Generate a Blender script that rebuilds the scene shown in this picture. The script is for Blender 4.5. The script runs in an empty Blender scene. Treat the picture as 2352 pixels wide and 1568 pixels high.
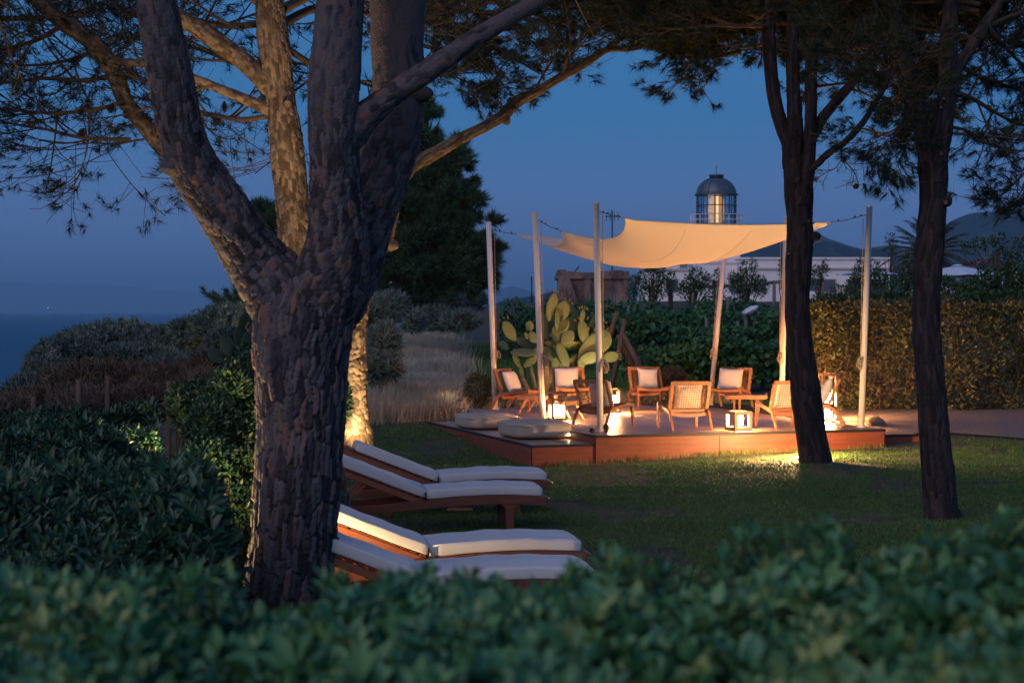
import bpy, bmesh, math, random
import numpy as np
from mathutils import Vector, Matrix

# ------------------------------------------------------------------ camera, world, sun, exposure
sc = bpy.context.scene
COL = sc.collection
LENS = 64.0
FD = LENS / 36.0 * 2352.0          # focal length in reading units (a 2352 x 1568 frame)
PITCH = math.atan(71.0 / FD)       # the horizon lies a little above the middle
CAMZ = 2.11
cam = bpy.data.cameras.new('camera'); cam_o = bpy.data.objects.new('camera', cam); COL.objects.link(cam_o)
cam.lens = LENS; cam.sensor_width = 36.0; cam.sensor_fit = 'HORIZONTAL'
cam.clip_start = 0.1; cam.clip_end = 120000.0
cam_o.location = (0, 0, CAMZ); cam_o.rotation_euler = (math.pi / 2 - PITCH, 0, 0)
cam.dof.use_dof = True; cam.dof.focus_distance = 21.5; cam.dof.aperture_fstop = 5.0
sc.camera = cam_o

SUN_EL, SUN_ROT = math.radians(2.0), math.radians(215.0)   # afterglow behind and to the right of the camera
w = bpy.data.worlds.new('World'); sc.world = w; w.use_nodes = True
nt = w.node_tree; bg = nt.nodes['Background']
sky = nt.nodes.new('ShaderNodeTexSky'); sky.sky_type = 'NISHITA'; sky.sun_disc = False
sky.sun_elevation = SUN_EL; sky.sun_rotation = SUN_ROT; sky.ozone_density = 4.0; sky.dust_density = 0.3
tc = nt.nodes.new('ShaderNodeTexCoord'); sep = nt.nodes.new('ShaderNodeSeparateXYZ')
nt.links.new(tc.outputs['Generated'], sep.inputs[0])
rmp = nt.nodes.new('ShaderNodeValToRGB'); nt.links.new(sep.outputs['Z'], rmp.inputs[0])
cr = rmp.color_ramp; cr.interpolation = 'EASE'
def lin(r, g, b):
    f = lambda c: (c / 255 / 12.92) if c / 255 <= 0.04045 else ((c / 255 + 0.055) / 1.055) ** 2.4
    return (f(r), f(g), f(b), 1)
cr.elements[0].position = 0.0; cr.elements[0].color = lin(106, 132, 184)
cr.elements[1].position = 1.0; cr.elements[1].color = lin(32, 82, 150)
for p_, c_ in ((0.04, (97, 130, 184)), (0.115, (58, 122, 178)), (0.30, (46, 108, 168))):
    e_ = cr.elements.new(p_); e_.color = lin(*c_)
mul = nt.nodes.new('ShaderNodeMixRGB'); mul.blend_type = 'MULTIPLY'; mul.inputs[0].default_value = 1.0
mul.inputs[2].default_value = (0.02, 0.04, 0.07, 1); nt.links.new(sky.outputs[0], mul.inputs[1])
add = nt.nodes.new('ShaderNodeMixRGB'); add.blend_type = 'ADD'; add.inputs[0].default_value = 1.0
sc10 = nt.nodes.new('ShaderNodeMixRGB'); sc10.blend_type = 'MULTIPLY'; sc10.inputs[0].default_value = 1.0
sc10.inputs[2].default_value = (10, 10, 10, 1); nt.links.new(rmp.outputs[0], sc10.inputs[1])
nt.links.new(sc10.outputs[0], add.inputs[1]); nt.links.new(mul.outputs[0], add.inputs[2])
nt.links.new(add.outputs[0], bg.inputs[0]); bg.inputs[1].default_value = 0.1

sun = bpy.data.lights.new('afterglow_sun', 'SUN'); sun.energy = 1.35; sun.angle = math.radians(75); sun.color = (1.0, 0.80, 0.82)
sun_o = bpy.data.objects.new('afterglow_sun', sun); COL.objects.link(sun_o)
_sd = Vector((math.sin(SUN_ROT) * math.cos(math.radians(24)), math.cos(SUN_ROT) * math.cos(math.radians(24)), math.sin(math.radians(24))))
sun_o.rotation_euler = _sd.to_track_quat('Z', 'Y').to_euler()

vs = sc.view_settings
vs.view_transform = 'Standard'; vs.look = 'None'; vs.gamma = 1.0; vs.use_curve_mapping = False; vs.exposure = 0.0
cy = sc.cycles
cy.use_denoising = True; cy.denoiser = 'OPENIMAGEDENOISE'
cy.max_bounces = 5; cy.diffuse_bounces = 3; cy.glossy_bounces = 2; cy.transmission_bounces = 4; cy.volume_bounces = 0
cy.sample_clamp_indirect = 3.0; cy.caustics_reflective = False; cy.caustics_refractive = False
sc.render.use_persistent_data = False

# ------------------------------------------------------------------ helpers
RNG = np.random.default_rng(7)
random.seed(7)
_F = np.array([0, math.cos(PITCH), -math.sin(PITCH)]); _U = np.array([0, math.sin(PITCH), math.cos(PITCH)]); _X = np.array([1.0, 0, 0])
_C = np.array([0, 0, CAMZ])
def P(u, v, d):
    """world point seen at reading (u, v), d metres away"""
    return _C + _X * ((u - 1176) / FD * d) + _U * ((784 - v) / FD * d) + _F * d
def G(u, v, z=0.0):
    """world point seen at reading (u, v) at height z"""
    r = P(u, v, 1.0) - _C
    return _C + r * ((z - CAMZ) / r[2])

def gz(x, y):
    """height of the ground"""
    x = np.asarray(x, float); y = np.asarray(y, float)
    z = 0.022 * np.clip(x - 1.0, 0, 5)
    sm = lambda a, b, t: (lambda k: k * k * (3 - 2 * k))(np.clip((t - a) / (b - a), 0, 1))
    z = z + 2.3 * sm(34, 112, y) * sm(-9, 2, x) + 0.5 * sm(30, 60, y) * (1 - sm(-9, 2, x))
    z = z + 0.28 * sm(25.5, 32, y) * sm(-8, -3, x)
    edge = -8.2 - 0.02 * np.clip(y - 20, 0, 60)
    fall = np.clip(edge - x, 0, 400)
    z = z - np.where(fall < 30, fall * fall / 30 * 0.95, 28.5 + (fall - 30) * 0.95)
    z = z + 0.03 * np.sin(x * 0.9 + 1.3) * np.sin(y * 0.7) * sm(11, 13, y)
    return np.maximum(z, -45)

def link(o, parent=None):
    COL.objects.link(o)
    if parent is not None: o.parent = parent
    return o
def tag(o, label=None, cat=None, group=None, kind=None):
    if label: o['label'] = label
    if cat: o['category'] = cat
    if group: o['group'] = group
    if kind: o['kind'] = kind
    return o
def empty(name, loc=(0, 0, 0), rz=0.0, label=None, cat=None, group=None):
    o = bpy.data.objects.new(name, None); COL.objects.link(o); o.empty_display_size = 0.2
    o.location = tuple(float(t) for t in loc); o.rotation_euler = (0, 0, rz)
    return tag(o, label, cat, group)
def npmesh(name, V, faces, attr=None, smooth=False):
    V = np.asarray(V, np.float32).reshape(-1, 3)
    if not isinstance(faces, (list, tuple)): faces = [faces]
    faces = [np.asarray(f, np.int32) for f in faces if len(f)]
    me = bpy.data.meshes.new(name)
    me.vertices.add(len(V)); me.vertices.foreach_set('co', V.ravel())
    li = np.concatenate([f.ravel() for f in faces]) if faces else np.zeros(0, np.int32)
    tot = np.concatenate([np.full(len(f), f.shape[1], np.int32) for f in faces]) if faces else np.zeros(0, np.int32)
    me.loops.add(len(li)); me.loops.foreach_set('vertex_index', li)
    st = np.concatenate([[0], np.cumsum(tot)[:-1]]).astype(np.int32) if len(tot) else tot
    me.polygons.add(len(tot)); me.polygons.foreach_set('loop_start', st)
    try: me.polygons.foreach_set('loop_total', tot)
    except Exception: pass
    if smooth: me.polygons.foreach_set('use_smooth', np.ones(len(tot), bool))
    me.update(calc_edges=True)
    for k, a in (attr or {}).items():
        at = me.attributes.new(k, 'FLOAT', 'POINT'); at.data.foreach_set('value', np.asarray(a, np.float32))
    return me
def obj(name, me, mat=None, parent=None, loc=None, rz=None):
    o = bpy.data.objects.new(name, me)
    if mat is not None and not me.materials: me.materials.append(mat)
    link(o, parent)
    if loc is not None: o.location = tuple(float(t) for t in loc)
    if rz is not None: o.rotation_euler = (0, 0, rz)
    return o
def copy_tree(o, parent=None):
    c = o.copy(); COL.objects.link(c); c.parent = parent
    for ch in o.children: copy_tree(ch, c)
    return c

class MB:
    """collects small solids into one mesh"""
    def __init__(s): s.bm = bmesh.new()
    def box(s, x0, x1, y0, y1, z0, z1, bev=0.0):
        vs_ = [s.bm.verts.new(p) for p in ((x0,y0,z0),(x1,y0,z0),(x1,y1,z0),(x0,y1,z0),(x0,y0,z1),(x1,y0,z1),(x1,y1,z1),(x0,y1,z1))]
        fs = [s.bm.faces.new([vs_[i] for i in f]) for f in ((0,3,2,1),(4,5,6,7),(0,1,5,4),(1,2,6,5),(2,3,7,6),(3,0,4,7))]
        if bev: s._bev(fs, bev)
        return s
    def _bev(s, fs, bev, seg=1):
        ed = list({e for f in fs for e in f.edges})
        bmesh.ops.bevel(s.bm, geom=ed, offset=bev, segments=seg, affect='EDGES', profile=0.5)
    def bar(s, a, b, w_, h_, up=(0, 0, 1), bev=0.0, taper=1.0):
        a = Vector(a); b = Vector(b); d = (b - a).normalized(); up = Vector(up)
        sx = d.cross(up)
        if sx.length < 1e-4: sx = d.cross(Vector((1, 0, 0)))
        sx.normalize(); uz = sx.cross(d).normalized()
        vs_ = []
        for p, k in ((a, 1.0), (b, taper)):
            for i, j in ((-1, -1), (1, -1), (1, 1), (-1, 1)):
                vs_.append(s.bm.verts.new(p + sx * (i * w_ / 2 * k) + uz * (j * h_ / 2 * k)))
        fs = [s.bm.faces.new([vs_[i] for i in f]) for f in ((3,2,1,0),(4,5,6,7),(0,1,5,4),(1,2,6,5),(2,3,7,6),(3,0,4,7))]
        if bev: s._bev(fs, bev)
        return s
    def tube(s, pts, r, n=8, cap=True):
        pts = [Vector(p) for p in pts]; m = len(pts)
        rs = r if isinstance(r, (list, tuple)) else [r] * m
        rings = []; prev = None
        for i, p in enumerate(pts):
            d = (pts[min(i + 1, m - 1)] - pts[max(i - 1, 0)]).normalized()
            if prev is None:
                ax = d.cross(Vector((0, 0, 1)))
                if ax.length < 1e-3: ax = d.cross(Vector((1, 0, 0)))
            else: ax = prev - d * prev.dot(d)
            ax.normalize(); prev = ax; bx_ = d.cross(ax)
            rings.append([s.bm.verts.new(p + (ax * math.cos(2 * math.pi * k / n) + bx_ * math.sin(2 * math.pi * k / n)) * rs[i]) for k in range(n)])
        for i in range(m - 1):
            for k in range(n):
                f = s.bm.faces.new((rings[i][k], rings[i][(k + 1) % n], rings[i + 1][(k + 1) % n], rings[i + 1][k])); f.smooth = True
        if cap:
            s.bm.faces.new(rings[0][::-1]); s.bm.faces.new(rings[-1])
        return s
    def prism(s, poly, axis, t0, t1, bev=0.0):
        """poly: 2-D outline; axis 'x' gives (t, a, b), 'y' (a, t, b), 'z' (a, b, t)"""
        mk = {'x': lambda a, b, t: (t, a, b), 'y': lambda a, b, t: (a, t, b), 'z': lambda a, b, t: (a, b, t)}[axis]
        v0 = [s.bm.verts.new(mk(a, b, t0)) for a, b in poly]; v1 = [s.bm.verts.new(mk(a, b, t1)) for a, b in poly]
        n = len(poly); fs = [s.bm.faces.new(v0[::-1]), s.bm.faces.new(v1)]
        for i in range(n): fs.append(s.bm.faces.new((v0[i], v0[(i + 1) % n], v1[(i + 1) % n], v1[i])))
        bmesh.ops.recalc_face_normals(s.bm, faces=fs)
        if bev: s._bev(fs, bev)
        return s
    def lathe(s, prof, n=24, c=(0, 0, 0)):
        rings = [[s.bm.verts.new((c[0] + r * math.cos(2 * math.pi * k / n), c[1] + r * math.sin(2 * math.pi * k / n), c[2] + z)) for k in range(n)] for r, z in prof]
        for i in range(len(prof) - 1):
            for k in range(n):
                f = s.bm.faces.new((rings[i][k], rings[i][(k + 1) % n], rings[i + 1][(k + 1) % n], rings[i + 1][k])); f.smooth = True
        s.bm.faces.new(rings[0][::-1]); s.bm.faces.new(rings[-1])
        return s
    def mesh(s, name):
        me = bpy.data.meshes.new(name); s.bm.to_mesh(me); s.bm.free(); return me
    def build(s, name, mat, parent=None, loc=None, rz=None):
        return obj(name, s.mesh(name), mat, parent, loc, rz)

# ---- numpy noise
def _h(i, j, k, s=0):
    n = (i.astype(np.int64) * 374761393 + j.astype(np.int64) * 668265263 + np.asarray(k).astype(np.int64) * 1274126177 + s * 974711) & 0xFFFFFFFF
    n = ((n ^ (n >> 13)) * 1274126177) & 0xFFFFFFFF
    n = n ^ (n >> 16)
    return (n & 0xFFFFFF) / float(0xFFFFFF)
def noise3(p, s=0):
    p = np.asarray(p, float); i = np.floor(p).astype(np.int64); f = p - i; f = f * f * (3 - 2 * f)
    r = 0
    for a in (0, 1):
        for b in (0, 1):
            for c in (0, 1):
                wgt = (f[..., 0] if a else 1 - f[..., 0]) * (f[..., 1] if b else 1 - f[..., 1]) * (f[..., 2] if c else 1 - f[..., 2])
                r = r + wgt * _h(i[..., 0] + a, i[..., 1] + b, i[..., 2] + c, s)
    return r
def fbm(p, s=0, o=3):
    p = np.asarray(p, float); r = 0; a = 0.5
    for k in range(o): r = r + a * noise3(p * 2 ** k, s + k); a *= 0.5
    return r / (1 - 0.5 ** o)

# ------------------------------------------------------------------ materials
MATS = {}
def pmat(name, c1, c2=None, scale=6.0, rough=0.7, bump=0.0, bscale=40.0, spec=0.3, attr=None, c3=None, stretch=(1, 1, 1), metallic=0.0, coat=0.0, detail=4.0, bdist=0.01, sheen=0.0):
    m = bpy.data.materials.new(name); m.use_nodes = True; t = m.node_tree; b = t.nodes['Principled BSDF']
    b.inputs['Roughness'].default_value = rough; b.inputs['Specular IOR Level'].default_value = spec; b.inputs['Metallic'].default_value = metallic
    if coat: b.inputs['Coat Weight'].default_value = coat; b.inputs['Coat Roughness'].default_value = 0.25
    if sheen: b.inputs['Sheen Weight'].default_value = sheen
    c1 = (*c1, 1); c2 = (*(c2 or c1[:3]), 1)
    if attr or c2 != c1 or bump:
        co = t.nodes.new('ShaderNodeTexCoord'); mp = t.nodes.new('ShaderNodeMapping'); mp.inputs['Scale'].default_value = stretch
        t.links.new(co.outputs['Object'], mp.inputs[0])
    if attr:
        a = t.nodes.new('ShaderNodeAttribute'); a.attribute_name = attr
        r = t.nodes.new('ShaderNodeValToRGB'); r.color_ramp.elements[0].color = c1; r.color_ramp.elements[1].color = c2
        if c3 is not None:
            e = r.color_ramp.elements.new(0.5); e.color = c2; r.color_ramp.elements[-1].color = (*c3, 1)
        t.links.new(a.outputs['Fac'], r.inputs[0]); t.links.new(r.outputs[0], b.inputs['Base Color'])
    elif c2 != c1:
        n = t.nodes.new('ShaderNodeTexNoise'); n.inputs['Scale'].default_value = scale; n.inputs['Detail'].default_value = detail; n.inputs['Roughness'].default_value = 0.6
        t.links.new(mp.outputs[0], n.inputs['Vector'])
        r = t.nodes.new('ShaderNodeValToRGB'); r.color_ramp.elements[0].position = 0.32; r.color_ramp.elements[1].position = 0.68
        r.color_ramp.elements[0].color = c1; r.color_ramp.elements[1].color = c2
        t.links.new(n.outputs['Fac'], r.inputs[0]); t.links.new(r.outputs[0], b.inputs['Base Color'])
    else: b.inputs['Base Color'].default_value = c1
    if bump:
        n2 = t.nodes.new('ShaderNodeTexNoise'); n2.inputs['Scale'].default_value = bscale; n2.inputs['Detail'].default_value = 5
        t.links.new(mp.outputs[0], n2.inputs['Vector'])
        bp = t.nodes.new('ShaderNodeBump'); bp.inputs['Strength'].default_value = bump; bp.inputs['Distance'].default_value = bdist
        t.links.new(n2.outputs['Fac'], bp.inputs['Height']); t.links.new(bp.outputs[0], b.inputs['Normal'])
    MATS[name] = m
    return m
def emat(name, col, strength):
    m = bpy.data.materials.new(name); m.use_nodes = True; t = m.node_tree; t.nodes.clear()
    e = t.nodes.new('ShaderNodeEmission'); o = t.nodes.new('ShaderNodeOutputMaterial')
    e.inputs[0].default_value = (*col, 1); e.inputs[1].default_value = strength; t.links.new(e.outputs[0], o.inputs[0])
    MATS[name] = m
    return m
M = MATS
pmat('lawn_soil', (0.055, 0.06, 0.022), (0.10, 0.075, 0.045), 1.6, 0.95, 0.5, 30)
pmat('blade', (0.055, 0.15, 0.022), (0.10, 0.20, 0.034), attr='rnd', c3=(0.30, 0.26, 0.12), rough=0.6, spec=0.25)
pmat('straw', (0.26, 0.225, 0.15), (0.40, 0.355, 0.26), attr='rnd', c3=(0.50, 0.46, 0.36), rough=0.8, spec=0.2)
pmat('gravel', (0.20, 0.155, 0.115), (0.30, 0.24, 0.185), 25, 0.95, 0.8, 90)
pmat('teak_red', (0.27, 0.085, 0.040), (0.36, 0.13, 0.06), 5, 0.42, 0.15, 60, stretch=(1, 1, 8), spec=0.4)
pmat('teak_dark', (0.15, 0.048, 0.028), (0.22, 0.075, 0.04), 5, 0.45, 0.15, 60, stretch=(1, 1, 8), spec=0.4)
pmat('teak', (0.34, 0.155, 0.070), (0.45, 0.22, 0.105), 7, 0.5, 0.12, 70, stretch=(1, 1, 6), spec=0.35)
pmat('ply', (0.20, 0.050, 0.024), (0.29, 0.080, 0.038), 2.2, 0.5, 0.12, 50, stretch=(1.2, 1.2, 9), spec=0.35)
pmat('deck_wood', (0.31, 0.195, 0.135), (0.43, 0.285, 0.205), 6, 0.36, 0.25, 60, stretch=(1, 0.12, 1), spec=0.5)
pmat('trim_black', (0.02, 0.018, 0.018), rough=0.55)
pmat('cord', (0.34, 0.165, 0.075), (0.42, 0.21, 0.10), 30, 0.75)
pmat('rope', (0.36, 0.29, 0.20), (0.48, 0.40, 0.29), 60, 0.9, 0.5, 150)
pmat('canvas_white', (0.70, 0.66, 0.61), (0.76, 0.72, 0.67), 3, 0.9, 0.10, 300, spec=0.15, sheen=0.1)
pmat('cushion_white', (0.62, 0.58, 0.54), (0.70, 0.66, 0.61), 4, 0.9, 0.25, 14, spec=0.15, bdist=0.02)
pmat('cushion_taupe', (0.42, 0.35, 0.28), (0.50, 0.42, 0.34), 5, 0.92, 0.35, 10, spec=0.12, bdist=0.03)
pmat('pole_white', (0.66, 0.58, 0.51), (0.72, 0.64, 0.57), 3, 0.45, spec=0.4)
pmat('metal_dark', (0.03, 0.03, 0.035), rough=0.45, spec=0.5)
pmat('steel', (0.32, 0.33, 0.35), rough=0.35, metallic=0.8)
pmat('bark_a', (0.036, 0.032, 0.034), (0.125, 0.116, 0.118), attr='plate', c3=(0.20, 0.095, 0.062), rough=0.9, bump=1.0, bscale=70, spec=0.15)
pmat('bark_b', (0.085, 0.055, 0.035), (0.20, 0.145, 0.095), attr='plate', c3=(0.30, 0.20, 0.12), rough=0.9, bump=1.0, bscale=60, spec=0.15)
pmat('bark_c', (0.026, 0.021, 0.021), (0.050, 0.041, 0.041), attr='plate', c3=(0.085, 0.050, 0.042), rough=0.9, bump=0.6, bscale=55, spec=0.15)
pmat('cut_wood', (0.20, 0.11, 0.055), (0.27, 0.16, 0.08), 20, 0.8)
pmat('twig', (0.075, 0.050, 0.034), (0.12, 0.08, 0.05), 9, 0.9)
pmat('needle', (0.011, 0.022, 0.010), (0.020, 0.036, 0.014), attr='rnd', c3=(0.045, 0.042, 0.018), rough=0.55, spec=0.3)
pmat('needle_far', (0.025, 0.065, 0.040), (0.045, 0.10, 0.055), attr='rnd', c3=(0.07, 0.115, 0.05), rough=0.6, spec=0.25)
pmat('leaf_front', (0.040, 0.15, 0.068), (0.105, 0.26, 0.095), attr='rnd', c3=(0.29, 0.33, 0.09), rough=0.42, spec=0.4)
pmat('leaf_left', (0.017, 0.056, 0.028), (0.034, 0.092, 0.042), attr='rnd', c3=(0.085, 0.125, 0.042), rough=0.42, spec=0.4)
pmat('leaf_hedge', (0.034, 0.050, 0.017), (0.072, 0.084, 0.028), attr='rnd', c3=(0.16, 0.125, 0.045), rough=0.5, spec=0.35)
pmat('leaf_vine', (0.022, 0.085, 0.030), (0.045, 0.13, 0.04), attr='rnd', c3=(0.10, 0.18, 0.04), rough=0.5, spec=0.3)
pmat('leaf_citrus', (0.022, 0.055, 0.022), (0.045, 0.10, 0.032), attr='rnd', c3=(0.09, 0.16, 0.05), rough=0.4, spec=0.4)
pmat('leaf_scrub', (0.055, 0.095, 0.080), (0.11, 0.165, 0.135), attr='rnd', c3=(0.24, 0.27, 0.22), rough=0.8, spec=0.15)
pmat('leaf_heath', (0.065, 0.060, 0.042), (0.14, 0.10, 0.07), attr='rnd', c3=(0.19, 0.15, 0.11), rough=0.8, spec=0.15)
pmat('leaf_red', (0.10, 0.02, 0.025), (0.16, 0.035, 0.04), attr='rnd', c3=(0.2, 0.07, 0.05), rough=0.6)
pmat('frond', (0.04, 0.055, 0.03), (0.075, 0.085, 0.045), attr='rnd', c3=(0.13, 0.11, 0.065), rough=0.5)
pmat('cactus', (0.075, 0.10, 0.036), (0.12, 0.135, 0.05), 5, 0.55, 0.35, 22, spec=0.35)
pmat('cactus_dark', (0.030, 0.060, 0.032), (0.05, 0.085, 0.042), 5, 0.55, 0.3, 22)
pmat('cactus_trunk', (0.20, 0.135, 0.075), (0.28, 0.19, 0.105), 9, 0.85, 0.6, 30)
pmat('fruit', (0.10, 0.05, 0.03), (0.16, 0.12, 0.04), 12, 0.5)
pmat('plaster_white', (0.80, 0.75, 0.74), (0.86, 0.82, 0.80), 1.2, 0.85, 0.1, 12)
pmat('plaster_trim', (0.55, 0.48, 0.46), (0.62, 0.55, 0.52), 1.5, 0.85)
pmat('ruin', (0.035, 0.026, 0.026), (0.34, 0.225, 0.18), 1.3, 0.95, 0.9, 9, stretch=(1, 1, 0.45), bdist=0.08, detail=8)
pmat('dome_metal', (0.075, 0.10, 0.13), (0.12, 0.145, 0.175), 2.5, 0.45, metallic=0.3, spec=0.5)
pmat('wood_post', (0.09, 0.062, 0.045), (0.15, 0.105, 0.075), 14, 0.9, 0.6, 30, stretch=(1, 1, 0.15))
pmat('wood_grey', (0.13, 0.12, 0.115), (0.20, 0.185, 0.175), 14, 0.9, 0.5, 30, stretch=(1, 1, 0.15))
pmat('rock', (0.17, 0.125, 0.085), (0.28, 0.215, 0.155), 7, 0.95, 0.8, 18, bdist=0.04)
pmat('cone', (0.045, 0.03, 0.02), (0.075, 0.05, 0.035), 20, 0.85)
pmat('mountain', (0.012, 0.03, 0.03), (0.022, 0.045, 0.042), 0.004, 0.95, detail=9)
pmat('parasol', (0.62, 0.64, 0.68), (0.68, 0.70, 0.74), 2, 0.85)
pmat('lantern_wood', (0.20, 0.13, 0.08), (0.27, 0.18, 0.115), 9, 0.55, 0.1, 60, stretch=(1, 1, 5))
emat('lens_glow', (1.0, 0.40, 0.12), 0.65)
emat('lamp_glow', (1.0, 0.42, 0.14), 760.0)
emat('bulb_glow', (1.0, 0.55, 0.20), 2.2)
emat('spot_lens', (1.0, 0.72, 0.36), 60.0)
emat('far_light', (1.0, 0.9, 0.7), 0.8)
# every deck board has its own tone
def _boards(name, lo, hi, gloss=None):
    m = M[name]; t = m.node_tree; b = t.nodes['Principled BSDF']; src = b.inputs['Base Color'].links[0].from_socket
    oi = t.nodes.new('ShaderNodeObjectInfo'); mr = t.nodes.new('ShaderNodeMapRange'); mr.inputs['To Min'].default_value = lo; mr.inputs['To Max'].default_value = hi
    t.links.new(oi.outputs['Random'], mr.inputs['Value'])
    mx = t.nodes.new('ShaderNodeMixRGB'); mx.blend_type = 'MULTIPLY'; mx.inputs[0].default_value = 1.0
    t.links.new(src, mx.inputs[1]); t.links.new(mr.outputs[0], mx.inputs[2]); t.links.new(mx.outputs[0], b.inputs['Base Color'])
_boards('deck_wood', 0.7, 1.25)
_boards('ply', 0.85, 1.12)
# rocks on the far mountain sides
def _mtn():
    m = M['mountain']; t = m.node_tree; b = t.nodes['Principled BSDF']
    co = t.nodes.new('ShaderNodeTexCoord'); n = t.nodes.new('ShaderNodeTexNoise'); n.inputs['Scale'].default_value = 0.012; n.inputs['Detail'].default_value = 6
    t.links.new(co.outputs['Object'], n.inputs['Vector'])
    r = t.nodes.new('ShaderNodeValToRGB'); r.color_ramp.elements[0].position = 0.60; r.color_ramp.elements[1].position = 0.68
    r.color_ramp.elements[0].color = (0, 0, 0, 1); r.color_ramp.elements[1].color = (1, 1, 1, 1)
    t.links.new(n.outputs['Fac'], r.inputs[0])
    mx = t.nodes.new('ShaderNodeMixRGB'); mx.inputs[2].default_value = (0.12, 0.125, 0.13, 1)
    src = b.inputs['Base Color'].links[0].from_socket
    t.links.new(r.outputs[0], mx.inputs[0]); t.links.new(src, mx.inputs[1]); t.links.new(mx.outputs[0], b.inputs['Base Color'])
_mtn()
# sea
def _sea():
    m = bpy.data.materials.new('sea_water'); m.use_nodes = True; t = m.node_tree; b = t.nodes['Principled BSDF']
    b.inputs['Base Color'].default_value = (0.001, 0.022, 0.070, 1); b.inputs['Roughness'].default_value = 0.3; b.inputs['Specular IOR Level'].default_value = 0.15; b.inputs['IOR'].default_value = 1.33
    co = t.nodes.new('ShaderNodeTexCoord')
    mp = t.nodes.new('ShaderNodeMapping'); mp.inputs['Scale'].default_value = (0.35, 0.8, 1); t.links.new(co.outputs['Object'], mp.inputs[0])
    n = t.nodes.new('ShaderNodeTexNoise'); n.inputs['Scale'].default_value = 0.5; n.inputs['Detail'].default_value = 6; t.links.new(mp.outputs[0], n.inputs['Vector'])
    bp = t.nodes.new('ShaderNodeBump'); bp.inputs['Strength'].default_value = 1.0; bp.inputs['Distance'].default_value = 1.6
    t.links.new(n.outputs['Fac'], bp.inputs['Height']); t.links.new(bp.outputs[0], b.inputs['Normal'])
    MATS['sea_water'] = m
_sea()
# sail cloth lets some light through
def _sail():
    m = bpy.data.materials.new('sail_cloth'); m.use_nodes = True; t = m.node_tree; b = t.nodes['Principled BSDF']
    b.inputs['Base Color'].default_value = (0.74, 0.66, 0.54, 1); b.inputs['Roughness'].default_value = 0.9; b.inputs['Specular IOR Level'].default_value = 0.1
    tr = t.nodes.new('ShaderNodeBsdfTranslucent'); tr.inputs[0].default_value = (0.7, 0.62, 0.5, 1)
    mx = t.nodes.new('ShaderNodeMixShader'); mx.inputs[0].default_value = 0.25
    o = t.nodes['Material Output']; t.links.new(b.outputs[0], mx.inputs[1]); t.links.new(tr.outputs[0], mx.inputs[2]); t.links.new(mx.outputs[0], o.inputs[0])
    co = t.nodes.new('ShaderNodeTexCoord'); n = t.nodes.new('ShaderNodeTexNoise'); n.inputs['Scale'].default_value = 250
    t.links.new(co.outputs['Object'], n.inputs['Vector'])
    bp = t.nodes.new('ShaderNodeBump'); bp.inputs['Strength'].default_value = 0.1; t.links.new(n.outputs['Fac'], bp.inputs['Height']); t.links.new(bp.outputs[0], b.inputs['Normal'])
    MATS['sail_cloth'] = m
_sail()
def _glass():
    m = bpy.data.materials.new('clear_glass'); m.use_nodes = True; t = m.node_tree; t.nodes.clear()
    o = t.nodes.new('ShaderNodeOutputMaterial'); a = t.nodes.new('ShaderNodeBsdfTransparent'); g = t.nodes.new('ShaderNodeBsdfGlossy')
    g.inputs['Roughness'].default_value = 0.05; mx = t.nodes.new('ShaderNodeMixShader'); mx.inputs[0].default_value = 0.10
    a.inputs[0].default_value = (0.85, 0.93, 0.95, 1)
    t.links.new(a.outputs[0], mx.inputs[1]); t.links.new(g.outputs[0], mx.inputs[2]); t.links.new(mx.outputs[0], o.inputs[0])
    MATS['clear_glass'] = m
_glass()

# ------------------------------------------------------------------ deck frame (needed by the lawn)
DZ = 0.38
FL = np.array([1.157, 25.2]); E1 = np.array([0.9546, 0.2977]); E2 = np.array([-0.2977, 0.9546])
DECK_RZ = math.atan2(E1[1], E1[0])
def D(a, b, z=DZ):
    p = FL + E1 * a + E2 * b
    return (float(p[0]), float(p[1]), float(z))
def to_deck(x, y):
    r0 = x - FL[0]; r1 = y - FL[1]
    return r0 * E1[0] + r1 * E1[1], r0 * E2[0] + r1 * E2[1]

# ------------------------------------------------------------------ ground, sea, mountains
def axis(lo, hi, fine_lo, fine_hi, step, grow=1.25):
    a = list(np.arange(fine_lo, fine_hi + 1e-6, step)); s = step
    while a[-1] < hi: s *= grow; a.append(a[-1] + s)
    s = step
    while a[0] > lo: s *= grow; a.insert(0, a[0] - s)
    return np.array(a)
gx = axis(-90, 9000, -14, 14, 0.35); gy = axis(-40, 9000, -2, 46, 0.35)
GX, GY = np.meshgrid(gx, gy); GZ = gz(GX, GY)
nx, ny = len(gx), len(gy)
idx = np.arange(nx * ny).reshape(ny, nx)
quads = np.stack([idx[:-1, :-1], idx[:-1, 1:], idx[1:, 1:], idx[1:, :-1]], -1).reshape(-1, 4)
o = obj('ground', npmesh('ground', np.stack([GX, GY, GZ], -1), quads, smooth=True), M['lawn_soil'])
tag(o, 'dark mown lawn with bare earthy patches running under the pines', 'lawn', kind='structure')
S = 60000.0
o = obj('sea', npmesh('sea', [(-S, -2000, -30), (S, -2000, -30), (S, S, -30), (-S, S, -30)], np.array([[0, 1, 2, 3]])), M['sea_water'])
tag(o, 'deep blue evening sea below the cliff at the left', 'sea', kind='structure')

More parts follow.
